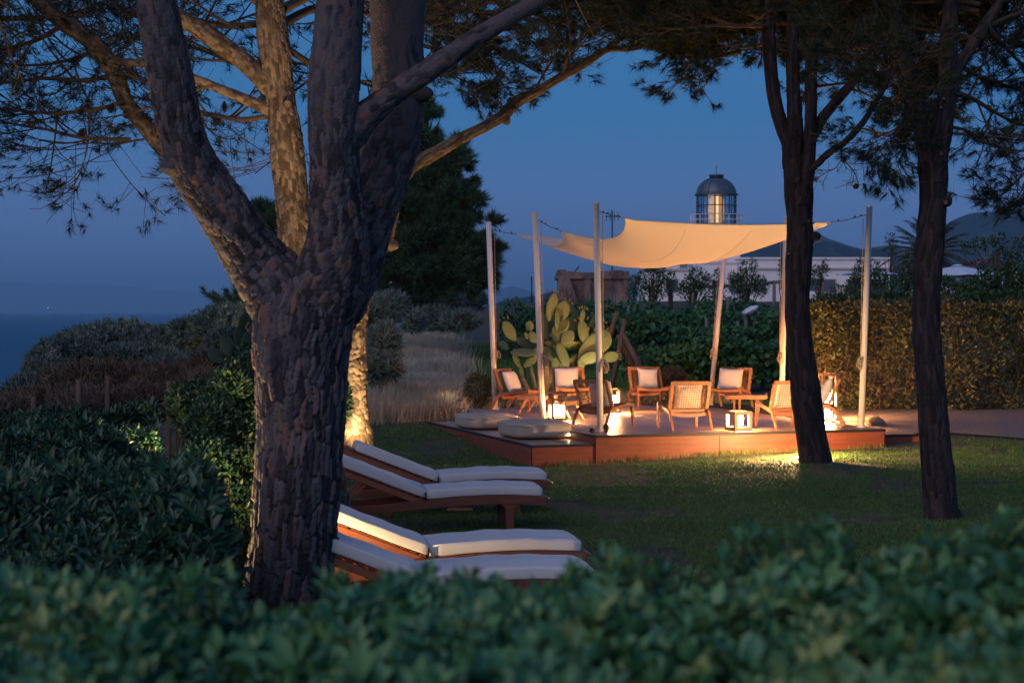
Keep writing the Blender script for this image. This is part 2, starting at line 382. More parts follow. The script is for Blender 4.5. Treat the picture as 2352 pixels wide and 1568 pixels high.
def ridge(name, label, pts, depth, base_z, thick, seed, rough_h, kind='structure', cat='mountain', n=160, rows=26, mat='mountain'):
    """a real hill range: crest heights from (u, v) readings at one distance, falling to both sides"""
    us = np.array([p[0] for p in pts], float); vs_ = np.array([p[1] for p in pts], float)
    U_ = np.linspace(us[0], us[-1], n); Vv = np.interp(U_, us, vs_)
    X_ = (U_ - 1176) / FD * depth; Hc = CAMZ + (713 - Vv) / FD * depth; Hc = Hc + (fbm(np.stack([X_ / (thick * 0.22), X_ * 0, X_ * 0], -1), seed + 9, 5) - 0.5) * 0.16 * (Hc - base_z)
    t = np.linspace(-1, 1, rows)
    XX, TT = np.meshgrid(X_, t); HH = np.tile(Hc, (rows, 1))
    prof = np.clip(1 - np.abs(TT) ** 1.25, 0, 1)
    nz = fbm(np.stack([XX / (thick * 0.5), TT * 3.0, np.zeros_like(XX)], -1), seed, 5) - 0.5
    Z = base_z + (HH - base_z) * prof + nz * rough_h * (0.25 + 0.75 * np.abs(TT)) * np.clip(prof * 3, 0, 1)
    Y = depth + TT * thick + 0.25 * thick * (fbm(np.stack([XX / thick, TT * 2, XX * 0 + 5], -1), seed + 3, 3) - 0.5)
    idx = np.arange(n * rows).reshape(rows, n)
    q = np.stack([idx[:-1, :-1], idx[:-1, 1:], idx[1:, 1:], idx[1:, :-1]], -1).reshape(-1, 4)
    o = obj(name, npmesh(name, np.stack([XX, Y, Z], -1), q, smooth=True), M[mat])
    return tag(o, label, cat, kind=kind)
ridge('mountain', 'tall rounded mountain behind the palm, cut by the right picture edge',
      [(2040, 640), (2120, 575), (2185, 512), (2225, 492), (2262, 484), (2330, 470), (2400, 474), (2500, 500), (2620, 560), (2760, 640)], 5200, 0, 900, 3, 60)
ridge('mountain', 'low double-humped hill range behind the white building',
      [(1560, 660), (1640, 612), (1700, 585), (1760, 560), (1815, 541), (1860, 540), (1905, 556), (1965, 574), (2010, 567), (2050, 563), (2110, 575), (2180, 612), (2260, 660)], 3800, 0, 600, 11, 40)
ridge('mountain', 'small far hill between the white poles behind the meadow',
      [(1085, 712), (1130, 698), (1165, 688), (1195, 683), (1230, 676), (1265, 668), (1300, 672), (1360, 690), (1430, 712)], 2600, -5, 350, 17, 14)
ridge('mountain', 'pale distant mountain on the horizon left of the second pole',
      [(1020, 712), (1090, 690), (1140, 668), (1178, 657), (1215, 668), (1260, 682), (1330, 690), (1420, 712)], 21000, -30, 2500, 23, 80)
ridge('mountain', 'hazy far coast lying low on the sea horizon',
      [(-260, 672), (-100, 652), (0, 645), (120, 652), (230, 650), (330, 660), (430, 668), (560, 680), (700, 690), (860, 712)], 48000, -30, 5000, 29, 120)
for u_, v_ in ((110, 709), (360, 690)):
    q = P(u_, v_, 19000.0 if v_ > 700 else 42000.0)
    tl = empty('coast_lamp', q, 0, 'tiny pale light low on the horizon sea' if v_ > 700 else 'tiny warm light on the far hazy coast', 'light')
    MB().lathe([(0.1, 0), (6, 4), (8, 9), (6, 14), (0.1, 17)], 8).build('lamp_head', M['far_light'], tl)
    MB().tube([(0, 0, -30), (0, 0, 1)], 2.0, 6).build('mast', M['metal_dark'], tl)

# gravel path by the hedge
def strip(name, poly, mat, dz=0.004, step=0.4):
    xs = np.array([p[0] for p in poly]); ys = np.array([p[1] for p in poly])
    n = 44; m = 14
    # poly: near edge list then far edge list of the same length
    k = len(poly) // 2
    near = np.array(poly[:k]); far = np.array(poly[k:])
    tt = np.linspace(0, 1, n)
    def samp(a): s_ = np.linspace(0, 1, k); return np.stack([np.interp(tt, s_, a[:, 0]), np.interp(tt, s_, a[:, 1])], -1)
    A = samp(near); B = samp(far); r = np.linspace(0, 1, m)[:, None, None]
    Q = A[None] * (1 - r) + B[None] * r
    Z = gz(Q[..., 0], Q[..., 1]) + dz + 0.02
    idx = np.arange(n * m).reshape(m, n)
    q = np.stack([idx[:-1, :-1], idx[:-1, 1:], idx[1:, 1:], idx[1:, :-1]], -1).reshape(-1, 4)
    return obj(name, npmesh(name, np.concatenate([Q, Z[..., None]], -1), q, smooth=True), mat)
o = strip('gravel_path', [(5.35, 27.2), (6.4, 28.1), (7.7, 27.3), (20, 27.0), (5.2, 31.7), (6.6, 31.7), (8, 31.7), (20, 31.7)], M['gravel'])
tag(o, 'pale gravel path between the deck end and the clipped hedge', 'path', kind='structure')

# ------------------------------------------------------------------ grass
def blades(n, xy, hmin, hmax, wid, lean, rnd, zoff=0.0, curve=True):
    x, y = xy; z = gz(x, y) + zoff
    h = RNG.uniform(hmin, hmax, n) if np.isscalar(hmin) else RNG.uniform(0.6, 1.0, n) * hmax
    a = RNG.uniform(0, 2 * np.pi, n); l = RNG.uniform(0, lean, n) * h; ph = RNG.uniform(0, 2 * np.pi, n)
    wv = np.stack([np.cos(a), np.sin(a), np.zeros(n)], -1) * (wid * RNG.uniform(0.6, 1.3, n))[:, None] / 2
    b = np.stack([x, y, z], -1)
    tip = b + np.stack([np.cos(ph) * l, np.sin(ph) * l, h], -1)
    if not curve:
        V = np.stack([b - wv, b + wv, tip], 1).reshape(-1, 3)
        return V, np.arange(3 * n).reshape(n, 3), np.repeat(rnd, 3)
    mid = b + (tip - b) * 0.55 + np.stack([np.cos(ph) * -l * 0.12, np.sin(ph) * -l * 0.12, h * 0.06], -1)
    V = np.stack([b - wv, b + wv, mid + wv * 0.7, mid - wv * 0.7, tip], 1).reshape(-1, 3)
    i0 = np.arange(n) * 5
    Q = np.stack([i0, i0 + 1, i0 + 2, i0 + 3], -1); T = np.stack([i0 + 3, i0 + 2, i0 + 4], -1)
    return V, [Q, T], np.repeat(rnd, 5)

def lawn():
    n = 520000
    # spread evenly over the picture rather than the ground: nearer blades larger
    y = 11.0 * (36.0 / 11.0) ** RNG.uniform(0, 1, n) ** 0.85
    x = RNG.uniform(-0.16, 0.33, n) * y + RNG.normal(0, 0.3, n)
    a, b = to_deck(x, y)
    keep = ~((a > -0.95) & (a < 5.4) & (b > 0.0) & (b < 7.4)) & ~((x > 5.2) & (y > 27.3 + RNG.normal(0, 0.2, n))) & (x > -5)
    nb = fbm(np.stack([x * 0.9, y * 0.9, x * 0], -1), 5, 3)
    near_deck = np.clip(1 - np.abs(b + 0.05) / 0.75, 0, 1) * ((a > -1.3) & (a < 5.8)) * (b < 0.1)
    bare = (nb > 0.57) & (RNG.uniform(0, 1, n) < 0.80)
    for tx, ty in ((4.05, 24.3), (4.21, 17.9), (-1.77, 16.3), (-2.1, 24.5), (-1.41, 11.6)):
        keep &= ~(RNG.uniform(0, 1, n) < 0.85 * np.exp(-((x - tx) ** 2 + (y - ty) ** 2) / 0.45 ** 2))
    keep &= ~bare & ~(RNG.uniform(0, 1, n) < near_deck * 0.8)
    x, y, nb, near_deck = x[keep], y[keep], nb[keep], near_deck[keep]; n = len(x)
    rnd = np.clip(0.12 + 0.5 * RNG.uniform(0, 1, n) ** 1.6 + 0.55 * (nb - 0.42) + near_deck * 0.5 + 0.5 * (RNG.uniform(0, 1, n) > 0.88), 0, 1)
    k = y / 20.0
    hm = (0.020 + 0.030 * fbm(np.stack([x * 2.1, y * 2.1, x * 0 + 3], -1), 8, 2)) * (0.75 + 0.35 * k) * (1 - 0.5 * near_deck)
    h = np.zeros(n)
    V, F, r = blades(n, (x, y), np.array([0]), hm, 0.007 * k + 0.002, 1.6, rnd, -0.004, curve=False)
    o = obj('lawn_grass', npmesh('lawn_grass', V, F, {'rnd': r}), M['blade'])
    tag(o, 'short mown grass of the lawn under the pines', 'grass', kind='stuff')
lawn()
def meadow():
    n = 80000
    y = RNG.uniform(30.5, 66, n); u = 960 + (y < 44) * 0 + RNG.normal(0, 1, n) * np.interp(y, [31, 40, 66], [80, 50, 34])
    x = (u - 1176) / FD * y
    a, b = to_deck(x, y); keep = ((a < -0.25) | (b > 7.6)) & (x > -7.5)
    x, y = x[keep], y[keep]; n = len(x)
    nb = fbm(np.stack([x * 1.1, y * 0.5, x * 0], -1), 15, 3)
    rnd = np.clip(RNG.uniform(0, 0.9, n) + (nb - 0.5), 0, 1)
    V, F, r = blades(n, (x, y), np.array([0]), np.full(n, 0.42) * (0.55 + nb), 0.016, 0.7, rnd)
    o = obj('meadow_grass', npmesh('meadow_grass', V, F, {'rnd': r}), M['straw'])
    tag(o, 'tall dry straw-coloured grass on the track behind the deck', 'grass', kind='stuff')
    n = 34000
    y = RNG.uniform(31, 62, n); u = RNG.uniform(985, 1460, n); x = (u - 1176) / FD * y
    a, b = to_deck(x, y); keep = (b > 7.5) | (a < -0.3)
    x, y = x[keep], y[keep]; n = len(x)
    V, F, r = blades(n, (x, y), np.array([0]), np.full(n, 0.16), 0.016, 0.6, RNG.uniform(0, 0.55, n), curve=False)
    o = obj('field_grass', npmesh('field_grass', V, F, {'rnd': r}), M['blade'])
    tag(o, 'low green field grass beyond the deck and cactus', 'grass', kind='stuff')
    # weeds and straw at the foot of the deck front
    n = 2600; a = RNG.uniform(-1.0, 4.5, n); b = -np.abs(RNG.normal(0.03, 0.06, n)) - 0.03; dens = fbm(np.stack([a * 2.5, a * 0, a * 0], -1), 91, 3); k = RNG.uniform(0.2, 0.8, n) < dens; a, b = a[k], b[k]; n = len(a)
    p = FL[None] + E1[None] * a[:, None] + E2[None] * b[:, None]
    V, F, r = blades(n, (p[:, 0], p[:, 1]), np.array([0]), 0.11 * RNG.uniform(0.4, 1.2, n), 0.006, 1.0, RNG.uniform(0.2, 1, n))
    o = obj('deck_foot_grass', npmesh('deck_foot_grass', V, F, {'rnd': r}), M['blade'])
    tag(o, 'thin straw and weeds along the foot of the deck front', 'grass', kind='stuff')
    # tufts of straw beside the deck edge and the rear of the deck
    n = 7000
    a = RNG.uniform(-2.5, 5.5, n); b = np.where(RNG.uniform(0, 1, n) < 0.5, RNG.normal(8.0, 0.5, n), RNG.normal(6.5, 1.0, n)); a = np.where(b < 7.45, RNG.uniform(-2.2, -0.2, n), a)
    keep = (b > 7.4) | ((a < -0.1) & (b > 5.7)); a, b = a[keep], b[keep]; n = len(a)
    p = FL[None] + E1[None] * a[:, None] + E2[None] * b[:, None]
    V, F, r = blades(n, (p[:, 0], p[:, 1]), np.array([0]), np.full(n, 0.38), 0.009, 0.8, RNG.uniform(0, 1, n))
    o = obj('deck_side_grass', npmesh('deck_side_grass', V, F, {'rnd': r}), M['straw'])
    tag(o, 'thin dry grass standing along the back of the deck', 'grass', kind='stuff')
meadow()

# ------------------------------------------------------------------ wooden deck
def deck():
    root = empty('wooden_deck', (FL[0], FL[1], 0), DECK_RZ, 'low raised deck of narrow boards with reddish plywood front', 'deck')
    W, L = 4.47, 7.2
    nb = 44; bw = W / nb
    me = MB().box(-bw / 2 + 0.006, bw / 2 - 0.006, 0.012, L, -0.026, 0, 0.003).mesh('plank')
    for i in range(nb):
        o = obj('plank', me, M['deck_wood'], root, ((i + 0.5) * bw, 0, DZ + random.uniform(-0.0012, 0.0012)))
    MB().box(0.02, W - 0.02, 0.06, L - 0.04, -0.1, DZ - 0.045).build('joists', M['trim_black'], root)
    # black edge strip over the fascia
    MB().box(-0.006, W + 0.006, -0.022, 0.010, DZ - 0.03, DZ + 0.003, 0.002).build('edge_strip', M['trim_black'], root)
    MB().box(-0.022, -0.006, -0.022, L, DZ - 0.028, DZ + 0.003, 0.002).build('edge_strip', M['trim_black'], root)
    MB().box(W + 0.006, W + 0.022, -0.022, L, DZ - 0.028, DZ + 0.003, 0.002).build('edge_strip', M['trim_black'], root)
    for a0, a1 in ((0.0, 1.855), (1.861, 3.60), (3.606, W)):
        p = MB().box(a0, a1, -0.018, 0.0, -0.16, DZ - 0.032, 0.002).build('fascia_panel', M['ply'], root)
        for k in range(5):
            for zz in (0.08, 0.30):
                x = a0 + 0.06 + (a1 - a0 - 0.12) * k / 4 + random.uniform(-0.02, 0.02)
                q = MB().tube([(x, -0.0195, zz - 0.14 + 0.09), (x, -0.0175, zz - 0.14 + 0.09)], 0.006, 6).build('screw', M['trim_black'], p)
    MB().box(W, W + 0.02, 0.0, L, -0.16, DZ - 0.03).build('fascia_panel', M['ply'], root)
    MB().box(-0.02, 0.0, 0.0, L, -0.1, DZ - 0.03).build('fascia_panel', M['ply'], root)
    MB().box(0, W, L, L + 0.02, -0.16, DZ - 0.03).build('fascia_panel', M['ply'], root)
    # lower left step
    SW, S0, S1, SZ = 0.92, 0.02, 5.55, 0.262
    st = MB().box(-SW + 0.03, -0.03, S0 + 0.05, S1 - 0.05, -0.15, SZ - 0.04).build('side_step', M['trim_black'], root)
    n2 = 9; b2 = (SW - 0.02) / n2
    me2 = MB().box(-b2 / 2 + 0.006, b2 / 2 - 0.006, S0 + 0.004, S1, -0.024, 0, 0.003).mesh('plank')
    for i in range(n2): obj('plank', me2, M['deck_wood'], st, (-SW + (i + 0.5) * b2, 0, SZ + random.uniform(-0.001, 0.001)))
    for b0, b1 in ((S0, 1.95), (1.956, 3.85), (3.856, S1)):
        MB().box(-SW - 0.018, -SW - 0.002, b0, b1, -0.22, SZ - 0.03, 0.002).build('fascia_panel', M['ply'], st)
    MB().box(-SW, -0.008, S0 - 0.018, S0 - 0.002, -0.24, SZ - 0.03, 0.002).build('fascia_panel', M['ply'], st)
    MB().box(-SW, -0.03, S1 + 0.001, S1 + 0.018, -0.2, SZ - 0.03, 0.002).build('fascia_panel', M['ply'], st)
    MB().box(-SW - 0.02, -0.008, S0 - 0.02, S0 + 0.002, SZ - 0.03, SZ + 0.003, 0.002).build('edge_strip', M['trim_black'], st)
    MB().box(-SW - 0.02, -SW - 0.001, S0 + 0.002, S1, SZ - 0.03, SZ + 0.003, 0.002).build('edge_strip', M['trim_black'], st)
    # right lower step
    R0, R1, RZ_ = W + 0.024, W + 0.80, 0.265
    st = MB().box(R0 + 0.02, R1 - 0.03, 0.47, L - 0.05, -0.15, RZ_ - 0.04).build('end_step', M['trim_black'], root)
    n3 = 7; b3 = (R1 - R0) / n3
    me3 = MB().box(-b3 / 2 + 0.006, b3 / 2 - 0.006, 0.44, L, -0.024, 0, 0.003).mesh('plank')
    for i in range(n3): obj('plank', me3, M['deck_wood'], st, (R0 + (i + 0.5) * b3, 0, RZ_))
    MB().box(R0, R1, 0.41, 0.428, -0.15, RZ_ - 0.03, 0.002).build('fascia_panel', M['ply'], st)
    MB().box(R1 + 0.002, R1 + 0.018, 0.41, L, -0.15, RZ_ - 0.03, 0.002).build('fascia_panel', M['ply'], st)
    MB().box(R0, R1 + 0.02, 0.405, 0.435, RZ_ - 0.03, RZ_ + 0.003, 0.002).build('edge_strip', M['trim_black'], st)
    return root
DECK = deck()

# recessed spot in the riser between step and deck
def riser_light():
    p = D(-0.024, 1.0, 0.325)
    root = empty('recessed_spotlight', p, DECK_RZ, 'small round recessed spotlight in the deck riser beside the floor cushion', 'light')
    MB().tube([(0, 0, 0), (-0.012, 0, 0)], 0.024, 12).build('housing', M['steel'], root)
    MB().tube([(-0.0125, 0, 0), (-0.018, 0, 0)], 0.017, 12).build('lens', M['spot_lens'], root)
    l = bpy.data.lights.new('riser_light', 'SPOT'); l.energy = 2.2; l.color = (1, 0.62, 0.30); l.spot_size = math.radians(150); l.spot_blend = 0.6; l.shadow_soft_size = 0.015
    lo = bpy.data.objects.new('riser_light', l); link(lo, root); lo.location = (-0.03, 0, 0); lo.rotation_euler = (0, math.radians(75), 0)
riser_light()

# ------------------------------------------------------------------ sail poles
POLES = [  # foot (a, b), top reading, label, rope side
    (0.60, 6.80, (1122, 502), 'white pole at the far left corner of the deck, first of six', 1),
    (0.40, 3.55, (1228, 484), 'white pole standing behind the pair of floor cushions on the left', 1),
    (0.38, 0.84, (1369, 467), 'tallest white pole at the near left corner with pine cones at its foot', 1),
    (4.78, 7.02, (1671, 505), 'white pole at the back of the deck behind the turned chair', -1),
    (4.62, 3.72, (1806, 500), 'white pole mostly hidden behind the leaning dark pine trunk', -1),
    (4.38, 0.52, (1997, 480), 'white pole at the near right corner in front of the clipped hedge', -1),
]
POLE_TOP = []
def poles():
    for i, (a, b, (tu, tv), lab, side) in enumerate(POLES):
        base = np.array(D(a, b)); top = P(tu, tv, base[1])
        k = (DZ + 3.27 - base[2]) / (top[2] - base[2]); top = base + (top - base) * k
        # lean a little outwards across the deck as well
        POLE_TOP.append(top)
        root = empty('sail_pole', base, 0, lab, 'pole', 'white poles carrying the shade sail')
        t = top - base
        MB().tube([(0, 0, 0), tuple(t)], 0.046, 20).build('post', M['pole_white'], root)
        MB().lathe([(0.075, 0.001), (0.075, 0.009), (0.05, 0.012)], 20).build('base_plate', M['pole_white'], root)
        MB().tube([tuple(t), tuple(t * 1.002)], 0.0475, 20).build('cap', M['pole_white'], root)
        # halyard down to a cleat, with a hank of rope
        inward = (E1 * side)
        h = t * 0.965 + np.array([inward[0] * 0.10, inward[1] * 0.10, -0.06])
        c = t * 0.315 + np.array([inward[0] * 0.062, inward[1] * 0.062, 0]) + np.array([0, -0.03, 0])
        pts = [tuple(h + (c - h) * s + np.array([0, 0, 0])) for s in (0, 0.3, 0.6, 1)]
        MB().tube(pts, 0.0055, 6).build('halyard', M['rope'], root)
        m = MB()
        for j in range(6):
            off = np.array([random.uniform(-0.03, 0.03), random.uniform(-0.03, 0.02), 0]); ln = random.uniform(0.12, 0.21); wd = random.uniform(0.018, 0.04); an = random.uniform(-0.35, 0.35)
            lp = []
            for s in range(13):
                q = 2 * math.pi * s / 12
                x = wd * math.sin(q); z = -ln / 2 + ln / 2 * math.cos(q)
                lp.append(tuple(c + off + np.array([x * math.cos(j) + z * math.sin(an), x * math.sin(j), z])))
            m.tube(lp, 0.006, 5, cap=False)
        m.tube([tuple(c + np.array([-0.03, 0, -0.03])), tuple(c + np.array([0.03, 0, -0.035]))], 0.016, 6)
        m.build('rope_hank', M['rope'], root)
        MB().bar(tuple(c + np.array([-inward[0] * 0.05, -inward[1] * 0.05, 0.0])), tuple(c + np.array([-inward[0] * 0.01, -inward[1] * 0.01, 0])), 0.02, 0.03).build('cleat', M['steel'], root)
        MB().tube([tuple(t * 0.965), tuple(t * 0.965 + np.array([inward[0] * 0.065, inward[1] * 0.065, -0.01]))], 0.008, 6).build('eye_bolt', M['metal_dark'], root)
poles()

# ------------------------------------------------------------------ shade sail
def sail():
    cor = [(0.87, 1.15, 3.45), (0.72, 3.55, 3.36), (0.86, 6.35, 3.43), (4.15, 6.45, 3.40), (4.1, 3.70, 3.34), (3.92, 0.62, 3.41)]
    C6 = [np.array(c) for c in cor]
    nu, nv = 64, 72
    u = np.linspace(0, 1, nu); v = np.linspace(0, 1, nv)
    def edge(p, q, bulge, sag, t):
        """bulge: plan vector of the scallop"""
        s = np.sin(np.pi * t) ** 0.8
        return p[None] + (q - p)[None] * t[:, None] + s[:, None] * np.array([bulge[0], bulge[1], -sag])[None]
    def side(a, m, b, bx_):
        t = np.linspace(0, 1, nv); h = np.concatenate([t[t < 0.5] * 2, (t[t >= 0.5] - 0.5) * 2]); k = (t < 0.5).sum()
        return np.concatenate([edge(a, m, (bx_, 0), 0.20, h[:k]), edge(m, b, (bx_, 0), 0.20, h[k:])])
    Lf = side(C6[0], C6[1], C6[2], 0.30); Rt = side(C6[5], C6[4], C6[3], -0.30)
    Fr = edge(C6[0], C6[5], (0, 0.28), 0.05, u); Bk = edge(C6[2], C6[3], (0, -0.30), 0.10, u)
    UU, VV = np.meshgrid(u, v)
    A = Lf[:, None] * (1 - UU)[..., None] + Rt[:, None] * UU[..., None]
    B = Fr[None] * (1 - VV)[..., None] + Bk[None] * VV[..., None]
    Cc = (C6[0] * ((1 - UU) * (1 - VV))[..., None] + C6[5] * (UU * (1 - VV))[..., None] + C6[2] * ((1 - UU) * VV)[..., None] + C6[3] * (UU * VV)[..., None])
    Q = A + B - Cc
    belly = (np.sin(np.pi * UU) * np.sin(np.pi * VV)) ** 0.75
    Q[..., 2] -= 0.34 * belly - 0.05 * (fbm(np.stack([UU * 3, VV * 4, UU * 0], -1), 77, 3) - 0.5) * belly
    # folds that run in from the corners
    for c in C6:
        dx = Q[..., 0] - c[0]; dy = Q[..., 1] - c[1]; r = np.hypot(dx, dy); th = np.arctan2(dy, dx)
        Q[..., 2] += 0.012 * np.sin(th * 22) * np.exp(-(r / 0.5) ** 2) * np.clip(r / 0.15, 0, 1)
    xy = FL[None, None] + Q[..., :1] * E1 + Q[..., 1:2] * E2
    V = np.concatenate([xy, Q[..., 2:3]], -1)
    V[..., 2] += 0.0
    n = nu * nv; up = V.reshape(-1, 3); idx = np.arange(n).reshape(nv, nu)
    q = np.stack([idx[:-1, :-1], idx[:-1, 1:], idx[1:, 1:], idx[1:, :-1]], -1).reshape(-1, 4)
    org = np.array(D(2.4, 3.6, 3.0))
    root = empty('shade_sail', org, 0, 'cream cloth shade sail sagging between the six white poles', 'shade sail')
    obj('sail_cloth', npmesh('sail_cloth', up - org, q, smooth=True), M['sail_cloth'], root)
    # hem
    ring = np.concatenate([V[0, :], V[1:, -1], V[-1, -2::-1], V[-2::-1, 0]]) - org
    MB().tube([tuple(p) for p in ring], 0.010, 6, cap=False).build('hem', M['sail_cloth'], root)
    for f in (0.34, 0.67):
        k_ = int(f * (nu - 1)); MB().tube([tuple(p) for p in (V[1:-1, k_] - org - np.array([0, 0, 0.003]))], 0.005, 4, cap=False).build('seam', M['sail_cloth'], root)
    order = [2, 1, 0, 3, 4, 5]
    for k, pi in zip(order, range(6)):
        c = C6[k]; w_ = np.array([*(FL + E1 * c[0] + E2 * c[1]), c[2]]) - org
        base = np.array(D(POLES[pi][0], POLES[pi][1])); t = POLE_TOP[pi]
        side_ = POLES[pi][4]
        eye = base + (t - base) * 0.965 + np.array([E1[0] * side_ * 0.065, E1[1] * side_ * 0.065, -0.01]) - org
        dv = w_ - eye
        ln = MB(); ln.tube([tuple(eye), tuple(eye + dv * 0.5 + np.array([0, 0, -0.015])), tuple(w_)], 0.006, 6)
        tie = ln.build('corner_line', M['metal_dark'], root)
        for s in (0.12, 0.30, 0.78):
            p = eye + dv * s
            MB().tube([tuple(p - dv * 0.03), tuple(p + np.array([0, 0, 0.012])), tuple(p + dv * 0.03)], [0.006, 0.016, 0.006], 6).build('shackle', M['metal_dark'], tie)
sail()

# ------------------------------------------------------------------ chairs
def rot(dx, dy):
    """turn about z that makes local +y look along (dx, dy)"""
    return math.atan2(dy, dx) - math.pi / 2
def side_profile_leg(m, x0, x1, a, b, w_): m.bar(((x0 + x1) / 2, *a), ((x0 + x1) / 2, *b), x1 - x0, w_, up=(1, 0, 0))
def chair_proto(tone):
    root = empty('lounge_chair')
    Wd = 0.31; wood = M[tone]
    for s in (-1, 1):
        x0, x1 = sorted((s * Wd, s * (Wd - 0.032)))
        MB().prism([(0.30, 0.345), (0.365, 0.345), (0.40, 0.0), (0.355, 0.0), (0.315, 0.22)], 'x', x0, x1, 0.004).build('leg', wood, root)
        MB().prism([(-0.27, 0.255), (-0.195, 0.285), (-0.375, 0.0), (-0.42, 0.0)], 'x', x0, x1, 0.004).build('leg', wood, root)
        r = MB().prism([(-0.272, 0.258), (-0.20, 0.300), (0.15, 0.352), (0.15, 0.300), (-0.19, 0.236)], 'x', x0 + 0.0015, x1 - 0.0015, 0.003)
        # open grip at the front end of the rail
        r.prism([(0.149, 0.352), (0.20, 0.392), (0.335, 0.392), (0.335, 0.376), (0.205, 0.376), (0.17, 0.345)], 'x', x0 + 0.0015, x1 - 0.0015)
        r.prism([(0.149, 0.300), (0.149, 0.352), (0.18, 0.349), (0.335, 0.358), (0.335, 0.302)], 'x', x0 + 0.003, x1 - 0.003)
        r.prism([(0.335, 0.302), (0.335, 0.392), (0.362, 0.386), (0.366, 0.305)], 'x', x0 + 0.0015, x1 - 0.0015)
        r.build('side_rail', wood, root)
    # backrest frame, leaning back
    bw = 0.30; zb, zt, yb, yt = 0.255, 0.70, -0.165, -0.345
    f = MB()
    for s in (-1, 1):
        f.bar((s * (bw - 0.02), yb + 0.02, zb - 0.0), (s * (bw - 0.02), yt, zt), 0.034, 0.048, up=(1, 0, 0), bev=0.005)
    f.bar((-bw + 0.004, yt + 0.008, zt - 0.02), (bw - 0.004, yt + 0.008, zt - 0.02), 0.03, 0.05, bev=0.005)
    f.bar((-bw + 0.006, yb + 0.012, zb + 0.02), (bw - 0.006, yb + 0.012, zb + 0.02), 0.028, 0.04, bev=0.004)
    f.build('backrest_frame', wood, root)
    # seat frame: curved front and rear cross rails
    for y, z, dip in ((-0.20, 0.235, 0.028), (0.335, 0.333, 0.02)):
        pts = [(-Wd + 0.03 + (2 * Wd - 0.06) * k / 8, y, z - dip * math.sin(math.pi * k / 8)) for k in range(9)]
        g = MB(); g.prism([(x, z + 0.022) for x, _, z in pts] + [(x, z - 0.022) for x, _, z in pts[::-1]], 'y', y - 0.015, y + 0.015)
        g.build('seat_rail', wood, root)
    # woven cord back
    nrm = Vector((0, -(zt - zb), (yt - yb))).normalized()
    c = MB(); n = 15
    def bp(u, v, off=0.0): return (-bw + 0.035 + (2 * bw - 0.07) * u, yb + (yt - yb) * v + 0.012 + nrm.y * off, zb + (zt - zb) * v + nrm.z * off)
    for i in range(n):
        u = (i + 0.5) / n
        c.tube([bp(u, 0.06), bp(u, 0.95)], 0.0038, 4, cap=False)
    for j in range(11):
        v = 0.12 + 0.78 * j / 10
        c.tube([bp(0, v, 0.004), bp(0.5, v, 0.006), bp(1, v, 0.004)], 0.0038, 4, cap=False)
    c.build('woven_back', M['cord'], root)
    # cord wrapped round the top rail and the posts
    c = MB()
    for i in range(24):
        x = -bw + 0.02 + (2 * bw - 0.04) * i / 23
        c.box(x - 0.0075, x + 0.0075, yt + 0.008 - 0.021, yt + 0.008 + 0.021, zt - 0.05, zt + 0.010)
    for s in (-1, 1):
        for i in range(15):
            v = 0.14 + 0.74 * i / 14; y = yb + (yt - yb) * v + 0.012; z = zb + (zt - zb) * v
            c.box(s * (bw - 0.018) - 0.028, s * (bw - 0.018) + 0.020, y - 0.028, y + 0.028, z - 0.007, z + 0.007)
    c.build('cord_wrap', M['cord'], root)
    # woven seat: sagging web of flat cords
    c = MB()
    def sp(u, v):
        return (-Wd + 0.04 + (2 * Wd - 0.08) * u, -0.19 + 0.52 * v, 0.262 + 0.098 * v - 0.030 * math.sin(math.pi * u))
    for i in range(21):
        u = (i + 0.5) / 21
        pts = [sp(u, v / 6) for v in range(7)]
        for p, q in zip(pts, pts[1:]): c.bar(p, q, 0.019, 0.007)
    for j in range(16):
        v = (j + 0.5) / 16
        pts = [tuple(Vector(sp(u / 6, v)) + Vector((0, 0, 0.004))) for u in range(7)]
        for p, q in zip(pts, pts[1:]): c.bar(p, q, 0.022, 0.006)
    for i in range(22):
        x = -Wd + 0.05 + (2 * Wd - 0.10) * i / 21; dz = -0.022 * math.sin(math.pi * i / 21)
        c.box(x - 0.008, x + 0.008, 0.318, 0.352, 0.312 + dz, 0.368 + dz)
    c.build('woven_seat', M['cord'], root)
    return root

def pillow_mesh(wd, ht, th, sharp=0.25, seed=0, n=20):
    g = np.linspace(-1, 1, n); U_, V_ = np.meshgrid(g, g)
    pin = 1 - 0.055 * sharp * 4 * ((1 - np.abs(U_) ** 2) * np.abs(V_) ** 8 + (1 - np.abs(V_) ** 2) * np.abs(U_) ** 8)
    X_ = U_ * pin * wd / 2; Z_ = V_ * pin * ht / 2
    e = (1 - np.abs(U_) ** 3.2) * (1 - np.abs(V_) ** 3.2)
    T = th / 2 * np.clip(e, 0, 1) ** 0.55 * (0.9 + 0.2 * fbm(np.stack([U_ * 1.5, V_ * 1.5, U_ * 0 + seed], -1), seed, 2)) + 0.003
    W_ = 0.006 * (fbm(np.stack([U_ * 5, V_ * 5, U_ * 0 + seed], -1), seed + 4, 3) - 0.5)
    A = np.stack([X_, T + W_, Z_], -1).reshape(-1, 3); B = np.stack([X_, -T + W_, Z_], -1).reshape(-1, 3)
    idx = np.arange(n * n).reshape(n, n); q = np.stack([idx[:-1, :-1], idx[:-1, 1:], idx[1:, 1:], idx[1:, :-1]], -1).reshape(-1, 4)
    rim = np.concatenate([idx[0, :-1], idx[:-1, -1], idx[-1, :0:-1], idx[:0:-1, 0]])
    r2 = np.roll(rim, -1); s_ = np.stack([rim, rim + n * n, r2 + n * n, r2], -1)
    me = npmesh('cushion', np.concatenate([A, B]), np.concatenate([q[:, ::-1], q + n * n, s_[:, ::-1]]), smooth=True)
    return me

